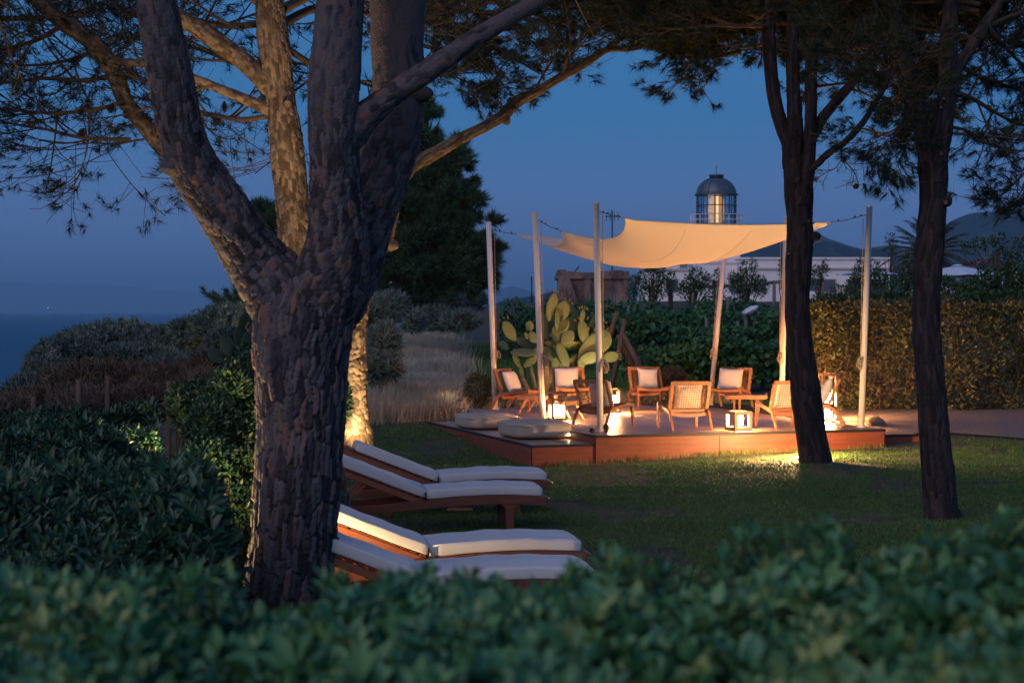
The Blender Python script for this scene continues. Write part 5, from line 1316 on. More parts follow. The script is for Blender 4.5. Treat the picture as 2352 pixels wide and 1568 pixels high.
# ------------------------------------------------------------------ leaves
def leaves(pos, dirs, ln, wd, nrm=None, fold=0.25, obov=0.6, rnd=None):
    pos = np.asarray(pos, float); N = len(pos); d = np.asarray(dirs, float); d = d / (np.linalg.norm(d, axis=1)[:, None] + 1e-9)
    if nrm is None: nrm = RNG.normal(0, 0.6, (N, 3)) + np.array([0, 0, 1.0])
    s = np.cross(d, nrm); s /= (np.linalg.norm(s, axis=1)[:, None] + 1e-9); n_ = np.cross(s, d)
    L_ = (np.asarray(ln) * RNG.uniform(0.7, 1.2, N))[:, None]; W_ = (np.asarray(wd) * RNG.uniform(0.75, 1.2, N))[:, None] / 2
    mid = pos + d * L_ * obov
    V = np.stack([pos, mid + s * W_ + n_ * W_ * fold, pos + d * L_ - n_ * L_ * 0.10, mid - s * W_ + n_ * W_ * fold], 1).reshape(-1, 3)
    i = np.arange(N) * 4
    T = np.concatenate([np.stack([i, i + 1, i + 2], -1), np.stack([i, i + 2, i + 3], -1)])
    r = RNG.uniform(0, 1, N) if rnd is None else rnd
    return V, T, np.repeat(r, 4)
def rosettes(cen, ax, k, ln, wd, open_=0.75, rnd=None, fold=0.3, obov=0.62):
    cen = np.asarray(cen, float); ax = np.asarray(ax, float); ax = ax / np.linalg.norm(ax, axis=1)[:, None]; N = len(cen)
    t = np.cross(ax, np.array([0.31, 0.87, 0.2])); t /= np.linalg.norm(t, axis=1)[:, None]; b = np.cross(ax, t)
    a = 2 * np.pi * np.arange(k)[None] / k * 1.618 * 1.0 + RNG.uniform(0, 6.3, (N, 1)) + RNG.normal(0, 0.2, (N, k))
    el = open_ * (0.35 + 0.65 * np.linspace(0, 1, k)[None]) * np.pi / 2 + RNG.normal(0, 0.13, (N, k))
    d = (np.cos(a) * np.sin(el))[..., None] * t[:, None] + (np.sin(a) * np.sin(el))[..., None] * b[:, None] + np.cos(el)[..., None] * ax[:, None]
    ln = np.broadcast_to(np.asarray(ln, float), (N,)); wd = np.broadcast_to(np.asarray(wd, float), (N,))
    p = cen[:, None] - ax[:, None] * (np.linspace(0, 1, k)[None, :, None] * ln[:, None, None] * 0.35)
    r0 = RNG.uniform(0, 1, N) if rnd is None else rnd
    rr = np.clip(r0[:, None] + RNG.normal(0, 0.12, (N, k)), 0, 1)
    nr = np.repeat(ax, k, 0)
    return leaves(p.reshape(-1, 3), d.reshape(-1, 3), np.repeat(ln, k), np.repeat(wd, k), nr, fold, obov, rr.ravel())
def plant(name, label, cat, base, foliage, mat, stems=None, stem_mat='twig', group=None, kind=None, fname='foliage'):
    root = empty(name, base, 0, label, cat, group)
    V, T, r = foliage; obj(fname, npmesh(fname, V - np.asarray(base), T, {'rnd': r}), M[mat], root)
    if stems:
        V, Q = tubes_np(stems, 4); obj('stems', npmesh('stems', V - np.asarray(base), Q, smooth=True), M[stem_mat], root)
    return root
def merge(*parts):
    V, T, R, n = [], [], [], 0
    for v, t, r in parts: V.append(v); T.append(t + n); R.append(r); n += len(v)
    return np.concatenate(V), np.concatenate(T), np.concatenate(R)
def ell(c, s, n, shell=0.5):
    q = rnd_unit(n); r = RNG.uniform(shell, 1.0, (n, 1)) ** 0.6
    return np.asarray(c) + q * r * np.asarray(s), q

# ------------------------------------------------------------------ foreground shrub bank
def front_hedge():  # hedge scaled down about the camera: nearer and smaller-leaved, for stronger blur
    us = [-200, 0, 300, 480, 560, 700, 800, 1000, 1200, 1330, 1400, 1500, 1600, 1700, 1780, 1900, 2050, 2200, 2352, 2600]
    vs_ = [1345, 1345, 1330, 1390, 1402, 1385, 1352, 1340, 1345, 1345, 1312, 1345, 1328, 1290, 1262, 1262, 1300, 1262, 1222, 1200]
    n = 12000
    y = RNG.uniform(1.75, 3.15, n); x = RNG.uniform(-0.34, 0.36, n) * y
    u = 1176 + x / y * FD; vt = np.interp(u, us, vs_)
    ztop = CAMZ - (vt - 713) / FD * 3.1
    bump_ = 0.11 * (fbm(np.stack([x * 5.5, y * 5.5, x * 0], -1), 41, 3) - 0.60)
    dep = RNG.uniform(0, 1, n) ** 1.8 * 0.22
    z = ztop + bump_ - dep - 0.02 * (3.1 - y)
    cen = np.stack([x, y, z], -1); ax = RNG.normal(0, 0.38, (n, 3)) + np.array([0, -0.15, 1.0])
    tone = np.clip(0.9 * (fbm(np.stack([x * 4.5, y * 4.5, x * 0], -1), 43, 2) - 0.5) + 0.36 + RNG.normal(0, 0.2, n), 0, 1)
    szr = np.exp(RNG.normal(0, 0.25, n)); f1 = rosettes(cen, ax, 8, 0.037 * szr, 0.0155 * szr, 0.85, tone, 0.3, 0.66)
    # taller shoots
    sp, stems = [], []
    for (u_, v_, d_, k) in ((1400, 1290, 3.02, 5), (1440, 1300, 2.96, 4), (1760, 1232, 3.07, 6), (1860, 1222, 3.07, 6), (1700, 1280, 3.02, 4), (1930, 1250, 2.96, 5), (2200, 1245, 2.96, 6), (2290, 1235, 2.90, 6), (2340, 1205, 3.02, 6), (2080, 1290, 3.07, 4), (1000, 1325, 3.07, 4), (800, 1335, 3.13, 4), (450, 1335, 2.90, 5), (330, 1330, 3.02, 5), (120, 1340, 2.96, 5), (1560, 1325, 3.07, 5), (1320, 1330, 3.07, 4)):
        for j in range(k):
            tip = P(u_ + RNG.normal(0, 34), v_ + abs(RNG.normal(0, 16)), d_ + RNG.normal(0, 0.07)); b_ = tip + np.array([RNG.normal(0, 0.03), RNG.normal(0, 0.03), -0.16])
            pb = bezier(b_, (tip + b_) / 2 + RNG.normal(0, 0.008, 3), tip, 6); stems.append(np.concatenate([pb, np.linspace(0.0035, 0.002, 6)[:, None]], 1))
            for q in (2, 3, 4, 5): sp.append((*pb[q], *(pb[5] - pb[0])))
    sp = np.array(sp)
    f2 = rosettes(sp[:, :3], sp[:, 3:], 7, 0.040, 0.013, 0.62, np.clip(RNG.normal(0.35, 0.2, len(sp)), 0, 1))
    for i in range(1400):
        j = RNG.integers(n); t = cen[j]; b_ = t + np.array([RNG.normal(0, 0.07), RNG.normal(0, 0.07), -RNG.uniform(0.2, 0.4)])
        stems.append(np.concatenate([bezier(b_, (b_ + t) / 2 + RNG.normal(0, 0.03, 3), t, 5), np.linspace(0.005, 0.0022, 5)[:, None]], 1))
    # a leafy skirt down to the ground behind
    m = 4000; x2 = RNG.uniform(-1.25, 1.3, m); y2 = 3.2 + RNG.normal(0, 0.08, m); z2 = RNG.uniform(0.05, 1.5, m)
    f3 = rosettes(np.stack([x2, y2, z2], -1), RNG.normal(0, 0.5, (m, 3)) + np.array([0, 0.8, 0.5]), 6, 0.045, 0.018, 0.85, RNG.uniform(0.1, 0.6, m))
    trunks = [np.concatenate([bezier(np.array([x_, y_, 0.0]), np.array([x_ + RNG.normal(0, 0.1), y_, 0.5]), np.array([x_ + RNG.normal(0, 0.12), y_ + RNG.normal(0, 0.12), 1.45]), 6), np.linspace(0.02, 0.008, 6)[:, None]], 1) for x_ in np.arange(-1.1, 1.2, 0.16) for y_ in (1.95, 2.5, 3.0)]
    plant('hedge', 'out-of-focus glossy evergreen hedge filling the whole bottom foreground', 'hedge', (0, 2.5, 0), merge(f1, f2, f3), 'leaf_front', stems + trunks)
front_hedge()

def left_bank():
    n = 17000
    y = np.sqrt(RNG.uniform(5.6 ** 2, 13.6 ** 2, n)); f = RNG.uniform(-0.315, -0.135, n); x = f * y
    keep = (f < -0.150 - 0.03 * np.clip((y - 9) / 4, 0, 1) * 0) ; x, y, f = x[keep], y[keep], f[keep]; n = len(x)
    ztop = 1.17 + 0.50 * (fbm(np.stack([x * 1.1, y * 0.85, x * 0], -1), 51, 3) - 0.5) + 0.22 * (fbm(np.stack([x * 4, y * 4, x * 0], -1), 53, 2) - 0.5) + 0.10 * np.clip((y - 10) / 3, 0, 1)
    ztop -= 0.9 * np.clip((f + 0.165) / 0.02, 0, 1)          # falls away beside the trunk
    z = ztop - RNG.uniform(0, 1, n) ** 1.6 * 0.5
    kk = (np.hypot(x + 2.30, y - 12.2) > 0.6) & ~((f > -0.195) & (y > 10.9)) & ~((f > -0.172) & (y > 9.6)); x, y, z, f = x[kk], y[kk], z[kk], f[kk]; n = len(x)
    cen = np.stack([x, y, z], -1); ax = RNG.normal(0, 0.42, (n, 3)) + np.array([0.1, -0.35, 0.9])
    tone = np.clip(0.5 * fbm(np.stack([x * 1.5, y * 1.5, x * 0], -1), 55, 2) + RNG.normal(0.08, 0.16, n), 0, 1)
    szr = np.exp(RNG.normal(0, 0.28, n)); fo = rosettes(cen, ax, 8, 0.072 * szr, 0.020 * szr, 0.78, tone)
    stems = []
    for i in range(420):
        t = cen[RNG.integers(n)]; b_ = np.array([t[0] + RNG.normal(0, 0.25), t[1] + RNG.normal(0, 0.25), max(0.0, t[2] - 1.1)])
        stems.append(np.concatenate([bezier(b_, (b_ + t) / 2 + RNG.normal(0, 0.06, 3), t, 6), np.linspace(0.016, 0.004, 6)[:, None]], 1))
    plant('hedge', 'dark green leafy shrub bank on the left beside the big trunk', 'hedge', (-2.2, 9.5, 0), fo, 'leaf_left', stems)
left_bank()

LAMP_A = np.array([-2.30, 12.2, 0.25])
def lamplit_shrub():
    parts = []; stems = []
    for (u, v, d, a, b, n) in ((545, 900, 14.4, 55, 70, 520), (500, 985, 14.2, 75, 70, 620), (560, 1040, 14.2, 45, 110, 520), (480, 1060, 13.8, 60, 60, 420), (555, 1180, 14.0, 40, 100, 420), (525, 1270, 13.9, 45, 70, 300), (450, 930, 15.0, 70, 55, 360), (570, 830, 14.8, 25, 40, 160)):
        c = P(u, v, d); p, q = ell(c, (a / FD * d, 0.35, b / FD * d), n, 0.3)
        kk = np.hypot(p[:, 0] - LAMP_A[0], p[:, 1] - LAMP_A[1]) > 0.42; p, q = p[kk], q[kk]; n = len(p)
        if n < 4: continue
        parts.append(rosettes(p, q * 0.7 + np.array([0, 0, 0.7]) + RNG.normal(0, 0.3, (n, 3)), 6, 0.075, 0.024, 0.8, np.clip(RNG.normal(0.5, 0.25, n), 0, 1)))
        for k in range(n // 18):
            t = p[RNG.integers(n)]; b_ = np.array([c[0] + RNG.normal(0, 0.15), c[1] + RNG.normal(0, 0.15), 0.0]); stems.append(np.concatenate([bezier(b_, (b_ + t) / 2 + RNG.normal(0, 0.12, 3), t, 7), np.linspace(0.014, 0.004, 7)[:, None]], 1))
    b = P(520, 1200, 13.8); b[2] = 0
    plant('shrub', 'loose shrub lit yellow by the hidden lamp left of the big trunk', 'shrub', b, merge(*parts), 'leaf_left', stems)
    # leafy twig between the two trunks on the right of the big one
    c = P(792, 925, 15.6); p, q = ell(c, (0.05, 0.06, 0.16), 46, 0.2)
    b = np.array([c[0] - 0.1, c[1], 0.0])
    plant('shrub', 'small leafy shoot between the dark trunk and the bright lamplit trunk', 'shrub', b, rosettes(p, q + np.array([0.4, 0, 0.6]), 6, 0.07, 0.02, 0.8, np.full(46, 0.3)), 'leaf_left', [np.concatenate([bezier(b, (b + c) / 2 + np.array([-0.1, 0, 0]), c, 7), np.full((7, 1), 0.006)], 1)])
lamplit_shrub()

# ------------------------------------------------------------------ coastal scrub on the left, wire fence
def plumes(blobs, n_per, ln, wd, k=9, lean=(0.2, 0, 1), spread=0.45, tone=(0.0, 1.0)):
    tp, td, tr = [], [], []
    for (u, v, d, a, b) in blobs:
        n = int(n_per * a * b / 2500); p, q = ell(P(u, v, d), (a / FD * d, max(a / FD * d * 0.8, 0.5), b / FD * d), n, 0.25)
        tp.append(p); td.append(q * 0.6 + np.asarray(lean) + RNG.normal(0, 0.25, (n, 3)))
    tp = np.concatenate(tp); td = np.concatenate(td)
    V, T, r = tufts(tp, td, k, ln, wd, spread, 0.05)
    return V, T, tone[0] + (tone[1] - tone[0]) * r, tp
def scrub():
    bl = [(150, 830, 25, 90, 60), (110, 870, 23, 60, 50), (200, 800, 27, 90, 50), (260, 775, 29, 80, 40), (330, 790, 29, 90, 42), (390, 800, 27, 90, 50), (450, 770, 27, 80, 45), (510, 745, 26, 70, 45), (555, 760, 25, 60, 55), (590, 730, 27, 40, 40), (300, 830, 25, 120, 40), (430, 850, 22, 110, 40), (70, 900, 21, 60, 40), (530, 800, 23, 60, 50)]
    V, T, r, tp = plumes(bl, 620, 0.115, 0.011, 9, (0.1, -0.1, 0.55), 0.85)
    tops = [(40, 865, 22), (85, 835, 24), (130, 785, 25), (165, 765, 26), (215, 752, 27), (260, 740, 28), (310, 745, 29), (350, 758, 29), (400, 758, 27), (440, 735, 27), (480, 712, 26), (520, 705, 26), (560, 712, 25), (590, 705, 26)]
    p2, d2 = [], []
    for i in range(190):
        (u0, v0, e0), (u1, v1, e1) = (lambda j: (tops[j], tops[j + 1]))(RNG.integers(len(tops) - 1)); f = RNG.uniform(); tip = P(u0 + (u1 - u0) * f, v0 + (v1 - v0) * f + RNG.uniform(-14, 30), e0 + (e1 - e0) * f + RNG.normal(0, 0.6)); dr = np.array([RNG.normal(0.15, 0.25), RNG.normal(0, 0.2), 1.0]); dr /= np.linalg.norm(dr); L_ = RNG.uniform(0.2, 0.5)
        for k in range(14):
            f = k / 13; p2.append(tip - dr * L_ * f + RNG.normal(0, 0.012 + 0.05 * f, 3)); d2.append(dr * 0.8 + rnd_unit(1)[0] * 0.7)
    V2, T2, r2 = tufts(np.array(p2), np.array(d2), 7, 0.075, 0.010, 0.7, 0.0)
    V, T, r = merge((V, T, r), (V2, T2, np.clip(r2 + 0.15, 0, 1)))
    o = obj('coastal_scrub', npmesh('coastal_scrub', V, T, {'rnd': r * 0.9}), M['leaf_scrub']); tag(o, 'grey-green windswept coastal scrub above the sea at the left', 'scrub', kind='stuff')
    bl = [(250, 870, 21, 170, 40), (420, 880, 20, 120, 45), (130, 930, 19, 130, 45), (300, 930, 18, 180, 45), (470, 900, 18, 80, 50), (30, 950, 18, 60, 40), (500, 840, 20, 60, 40)]
    V, T, r, tp = plumes(bl, 300, 0.13, 0.008, 9, (0, 0, 0.7), 0.7)
    o = obj('heath', npmesh('heath', V, T, {'rnd': r}), M['leaf_heath']); tag(o, 'reddish brown dry heath behind the wire fence', 'scrub', kind='stuff')
    # rough grass on the slope
    n = 16000; y = RNG.uniform(14.5, 22, n); x = RNG.uniform(-0.34, -0.13, n) * y
    V, F, r = blades(n, (x, y), np.array([0]), np.full(n, 0.55), 0.010, 0.6, RNG.uniform(0, 0.6, n), 0.0)
    o = obj('slope_grass', npmesh('slope_grass', V, F, {'rnd': r}), M['blade']); tag(o, 'long rough grass on the slope by the wire fence', 'grass', kind='stuff')
    # distant ones along the track
    bl = [(870, 720, 40, 45, 45), (900, 700, 44, 40, 30), (880, 790, 37, 38, 50), (862, 850, 34, 22, 45), (900, 840, 34, 25, 30), (960, 700, 54, 50, 30), (1010, 690, 58, 60, 28), (1060, 695, 60, 50, 28), (1095, 690, 58, 25, 25), (1000, 730, 52, 60, 30), (1060, 735, 50, 50, 25), (950, 740, 48, 30, 25), (985, 668, 66, 40, 14), (1050, 668, 66, 40, 14)]
    V, T, r, tp = plumes(bl, 650, 0.20, 0.016, 9, (0.1, -0.1, 0.55), 0.85)
    o = obj('track_scrub', npmesh('track_scrub', V, T, {'rnd': np.clip(r + 0.1, 0, 1)}), M['leaf_scrub']); tag(o, 'pale grey bushes lining the track under the dark pine', 'scrub', kind='stuff')
scrub()
def wire_fence():
    pts = [(-40, 1010, 16.2), (65, 985, 16.6), (172, 960, 17.0), (248, 955, 17.3), (375, 950, 17.6), (455, 945, 18.0)]
    base = P(*pts[2]); base[2] = gz(base[0], base[1])
    root = empty('wire_fence', base, 0, 'old sagging wire mesh fence on dark crooked posts at the left', 'fence')
    tops = []
    for (u, v, d) in pts:
        t = P(u + random.uniform(-4, 14), v - 70 - random.uniform(0, 25), d); b = np.array([t[0] - 0.06, t[1], gz(t[0], t[1]) - 0.05]); tops.append((t, b))
        MB().tube([tuple(b - base), tuple((b + t) / 2 - base + np.array([0.02, 0, 0])), tuple(t - base)], [0.035, 0.03, 0.026], 7).build('post', M['wood_post'], root)
    segs = []
    for (t0, b0), (t1, b1) in zip(tops, tops[1:]):
        for k in range(17):
            f = k / 16; a0 = t0 + (b0 - t0) * f * 0.85; a1 = t1 + (b1 - t1) * f * 0.85; m = (a0 + a1) / 2 + np.array([0, 0, -0.07 * (1 - f)])
            segs.append(np.concatenate([bezier(a0, m, a1, 6), np.full((6, 1), 0.0022)], 1))
        for k in range(1, 14):
            f = k / 14; a = t0 + (t1 - t0) * f + np.array([0, 0, -0.035 * math.sin(math.pi * f)]); b = b0 + (b1 - b0) * f; b = a + (b - a) * 0.85
            segs.append(np.array([[*a, 0.0022], [*b, 0.0022]]))
    V, Q = tubes_np(segs, 3); obj('wire_mesh', npmesh('wire_mesh', V - base, Q), M['metal_dark'], root)
wire_fence()

# ------------------------------------------------------------------ prickly pears
PAD = {}
def pad_mesh(key, fold=0.0, seed=0):
    n, m = 18, 9; t = np.linspace(0.0, 1.0, n)
    w = np.sin(np.pi * np.clip(t, 0.0, 1) ** 0.85) ** 0.62 * (0.62 + 0.42 * t); w = w / w.max(); w[0] = 0.16; w[-1] = 0.05
    th = np.linspace(0, 2 * np.pi, 2 * m, endpoint=False); V = []
    for i in range(n):
        k = 0.13 * (w[i] ** 0.5) * (1.15 - 0.45 * t[i])
        for a in th:
            V.append((w[i] * math.cos(a), k * math.sin(a) + 0.10 * fold * t[i] ** 2 + 0.03 * math.sin(5 * t[i] + seed), t[i] * 2))
    V = np.array(V); V[:, 1] += 0.035 * (noise3(V * np.array([5, 5, 5]) + seed, seed) - 0.5)
    idx = np.arange(n * 2 * m).reshape(n, 2 * m); nx_ = np.roll(idx, -1, 1)
    q = np.stack([idx[:-1], nx_[:-1], nx_[1:], idx[1:]], -1).reshape(-1, 4)
    me = bpy.data.meshes.new('pad'); me.from_pydata(V.tolist(), [], q.tolist() + [idx[0][::-1].tolist(), idx[-1].tolist()]); me.update()
    for p in me.polygons: p.use_smooth = True
    return me
def cactus_pad(root, org, c, hl, hw, ang, yaw, mat, seed, lean=0.0):
    key = (mat, seed % 4)
    if key not in PAD:
        PAD[key] = pad_mesh(key, (seed % 3) - 1, seed % 4); PAD[key].materials.append(M[mat])
    o = obj('pad', PAD[key], None, root)
    Rm = Matrix.Rotation(math.radians(ang), 4, 'Y') @ Matrix.Rotation(math.radians(lean), 4, 'X') @ Matrix.Rotation(math.radians(yaw), 4, 'Z')
    s = Matrix.Diagonal((hw, max(hl * 0.75, 0.09), hl, 1)); cen = Vector(np.asarray(c) - np.asarray(org))
    o.matrix_local = Matrix.Translation(cen) @ Rm @ s @ Matrix.Translation((0, 0, -1))
    return o
def cactus():
    d0 = 34.2; Z = lambda x, y: (1128.96 + x * 0.1560, 658.6 + y * 0.1560)
    base = P(1300, 900, d0); base[2] = gz(base[0], base[1])
    root = empty('prickly_pear', base, 0, 'large prickly pear cactus lit from below behind the deck chairs', 'cactus')
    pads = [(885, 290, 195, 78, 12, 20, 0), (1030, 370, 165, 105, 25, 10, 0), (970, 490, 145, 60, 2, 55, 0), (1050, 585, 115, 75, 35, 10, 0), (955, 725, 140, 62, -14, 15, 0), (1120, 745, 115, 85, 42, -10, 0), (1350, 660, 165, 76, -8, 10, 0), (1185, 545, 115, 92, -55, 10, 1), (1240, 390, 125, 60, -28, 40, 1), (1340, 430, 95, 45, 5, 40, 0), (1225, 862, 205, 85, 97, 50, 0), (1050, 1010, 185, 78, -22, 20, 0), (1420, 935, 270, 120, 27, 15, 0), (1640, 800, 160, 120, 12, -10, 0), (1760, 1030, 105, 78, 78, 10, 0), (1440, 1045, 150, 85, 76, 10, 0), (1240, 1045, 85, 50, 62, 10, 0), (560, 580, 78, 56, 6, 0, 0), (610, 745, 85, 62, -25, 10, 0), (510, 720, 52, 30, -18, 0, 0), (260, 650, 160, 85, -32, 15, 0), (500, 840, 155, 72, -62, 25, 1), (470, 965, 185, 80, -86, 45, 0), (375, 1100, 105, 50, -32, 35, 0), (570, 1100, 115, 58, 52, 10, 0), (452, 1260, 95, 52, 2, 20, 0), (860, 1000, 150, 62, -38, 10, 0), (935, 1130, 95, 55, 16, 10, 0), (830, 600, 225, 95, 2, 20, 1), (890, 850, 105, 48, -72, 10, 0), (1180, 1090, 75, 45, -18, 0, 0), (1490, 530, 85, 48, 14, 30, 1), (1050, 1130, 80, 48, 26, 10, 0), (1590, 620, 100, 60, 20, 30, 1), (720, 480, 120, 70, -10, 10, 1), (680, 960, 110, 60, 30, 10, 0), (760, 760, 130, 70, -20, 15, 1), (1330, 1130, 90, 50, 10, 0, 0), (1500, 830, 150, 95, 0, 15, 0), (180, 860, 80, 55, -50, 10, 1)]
    for i, (x, y, hl, hw, an, yw, dk) in enumerate(pads):
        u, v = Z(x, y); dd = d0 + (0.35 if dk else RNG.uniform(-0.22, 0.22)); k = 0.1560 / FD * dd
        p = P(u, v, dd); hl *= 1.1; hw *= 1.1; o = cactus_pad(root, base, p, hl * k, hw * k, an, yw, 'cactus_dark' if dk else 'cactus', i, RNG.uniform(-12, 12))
        if i in (0, 1, 8, 9, 12, 13, 6, 20, 14, 33):      # fruit along the rim
            a = math.radians(an)
            for j in range(4):
                f = (j - 1.5) * 0.30; tip = p + np.array([math.sin(a + f) * hl * k * 1.05, -0.02, math.cos(a + f) * hl * k * 1.05]) - base
                dr = np.array([math.sin(a + f), 0, math.cos(a + f)])
                MB().tube([tuple(tip - dr * 0.01), tuple(tip + dr * 0.02), tuple(tip + dr * 0.048), tuple(tip + dr * 0.055)], [0.009, 0.018, 0.016, 0.008], 7).build('fruit', M['fruit'], root)
    for rows in ([(560, 1130, 26), (600, 1300, 30), (650, 1480, 34), (690, 1650, 40)], [(800, 1060, 40), (800, 1250, 55), (790, 1450, 62), (780, 1660, 70)], [(900, 1200, 30), (850, 1350, 40), (800, 1500, 46)], [(450, 1330, 30), (520, 1480, 34), (600, 1600, 38)], [(1130, 1160, 30), (1090, 1300, 36), (1000, 1480, 44), (900, 1640, 50)], [(1290, 1180, 28), (1240, 1320, 34), (1120, 1500, 40), (960, 1640, 46)]):
        q = [P(*Z(x, y), d0) for x, y, r in rows]
        MB().tube([tuple(t - base) for t in q], [r * 0.156 / FD * d0 for *_, r in rows], 12).build('stem', M['cactus_trunk'], root)
    # the dark one at the left of the big trunk
    d1 = 19.5; base = P(540, 850, d1); base[2] = gz(base[0], base[1])
    root = empty('prickly_pear', base, 0, 'dark prickly pear in the scrub left of the big trunk', 'cactus')
    for i, (u, v, hl, hw, an, yw) in enumerate([(530, 845, 36, 18, 88, 40), (572, 800, 38, 20, -10, 30), (582, 838, 30, 16, 20, 10), (520, 795, 24, 15, -20, 20), (552, 770, 26, 16, 5, 30), (495, 820, 20, 14, -60, 20), (592, 775, 30, 18, 15, 10), (545, 815, 30, 20, 30, 25), (560, 870, 34, 18, -30, 0), (585, 742, 22, 14, -10, 20), (560, 735, 20, 12, 25, 30)]):
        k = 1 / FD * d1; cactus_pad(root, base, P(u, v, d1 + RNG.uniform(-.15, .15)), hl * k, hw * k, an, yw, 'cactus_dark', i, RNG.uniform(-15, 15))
    for a, b in (((560, 880), (565, 960)), ((585, 850), (570, 960)), ((540, 860), (562, 950))):
        MB().tube([tuple(P(*a, d1) - base), tuple(P(*b, d1) - base)], [0.06, 0.08], 9).build('stem', M['cactus_trunk'], root)
cactus()

# ------------------------------------------------------------------ clipped hedge on the right
def right_hedge():
    x0, x1, y0, y1, zt = 5.15, 13.5, 31.25, 32.9, 2.24
    pos, nr = [], []
    n = 26000; x = RNG.uniform(x0, x1, n) ; z = RNG.uniform(0.18, zt, n)
    b = fbm(np.stack([x * 1.8, z * 1.8, x * 0], -1), 61, 3) - 0.5
    y = y0 + RNG.uniform(0, 1, n) ** 2 * 0.35 + b * 0.55 + 0.15 * np.clip((0.5 - z) / 0.5, 0, 1)
    pos.append(np.stack([x, y, z], -1)); nr.append(np.tile([0, -1.0, 0.25], (n, 1)))
    n = 9000; x = RNG.uniform(x0, x1, n); y = RNG.uniform(y0, y1, n); b = fbm(np.stack([x * 2, y * 2, x * 0], -1), 63, 3) - 0.5
    pos.append(np.stack([x, y, zt + b * 0.25 - RNG.uniform(0, 1, n) ** 2 * 0.2], -1)); nr.append(np.tile([0, -0.2, 1.0], (n, 1)))
    n = 6500; y = RNG.uniform(y0, y1, n); z = RNG.uniform(0.18, zt, n); b = fbm(np.stack([y * 1.8, z * 1.8, y * 0], -1), 65, 3) - 0.5
    pos.append(np.stack([x0 + RNG.uniform(0, 1, n) ** 2 * 0.3 + b * 0.3, y, z], -1)); nr.append(np.tile([-1.0, -0.2, 0.2], (n, 1)))
    pos = np.concatenate(pos); nr = np.concatenate(nr); N = len(pos)
    d = RNG.normal(0, 0.8, (N, 3)) + nr * 0.5 + np.array([0, 0, 0.35])
    fo = leaves(pos, d, 0.088, 0.042, nr + RNG.normal(0, 0.5, (N, 3)), 0.3, 0.5, np.clip(RNG.normal(0.4, 0.25, N), 0, 1))
    stems = []
    for i in range(520):
        x = RNG.uniform(x0 + 0.1, x1 - 1); b_ = np.array([x, y0 + RNG.uniform(0.15, 0.5), RNG.uniform(0.15, 1.2)]); t = b_ + np.array([RNG.normal(0, 0.3), -RNG.uniform(0.1, 0.45), RNG.uniform(0.2, 0.9)]); t[2] = min(t[2], zt)
        stems.append(np.concatenate([bezier(b_, (b_ + t) / 2 + RNG.normal(0, 0.1, 3), t, 7), np.linspace(0.010, 0.0035, 7)[:, None]], 1))
    root = plant('hedge', 'tall clipped hedge glowing in the lamp light at the right of the deck', 'hedge', (8, 32, 0.2), fo, 'leaf_hedge', stems)
right_hedge()

# ------------------------------------------------------------------ small bushes round the deck
def bush(lab, u, v, d, a, b, n, mat, ln=0.05, wd=0.014, name='bush', grp=None):
    c = P(u, v, d); base = np.array([c[0], c[1], gz(c[0], c[1])]); p, q = ell(c, (a / FD * d, a / FD * d * 0.8, b / FD * d), n, 0.35)
    fo = leaves(p, q * 0.8 + np.array([0, 0, 0.6]) + RNG.normal(0, 0.4, (n, 3)), ln, wd, None, 0.3, 0.55, np.clip(RNG.normal(0.4, 0.25, n), 0, 1))
    st = []
    for k in range(24):
        t = p[RNG.integers(n)]; st.append(np.concatenate([bezier(base, (base + t) / 2 + RNG.normal(0, 0.06, 3), t, 6), np.linspace(0.012, 0.003, 6)[:, None]], 1))
    return plant(name, lab, 'bush', base, fo, mat, st, group=grp)
bush('round dark rosemary bush at the far left corner of the deck', 1098, 895, 32.6, 34, 38, 2600, 'leaf_hedge', 0.07, 0.010)
bush('low warm-lit bush under the leftmost deck chair', 1165, 925, 33.2, 40, 20, 1300, 'leaf_hedge', 0.06, 0.012)
bush('spiky bush behind the middle back-row chair', 1545, 882, 34.0, 36, 36, 2200, 'leaf_heath', 0.10, 0.010)
bush('low bush glowing under the middle back-row chair', 1500, 925, 33.8, 60, 20, 1500, 'leaf_hedge', 0.07, 0.012)

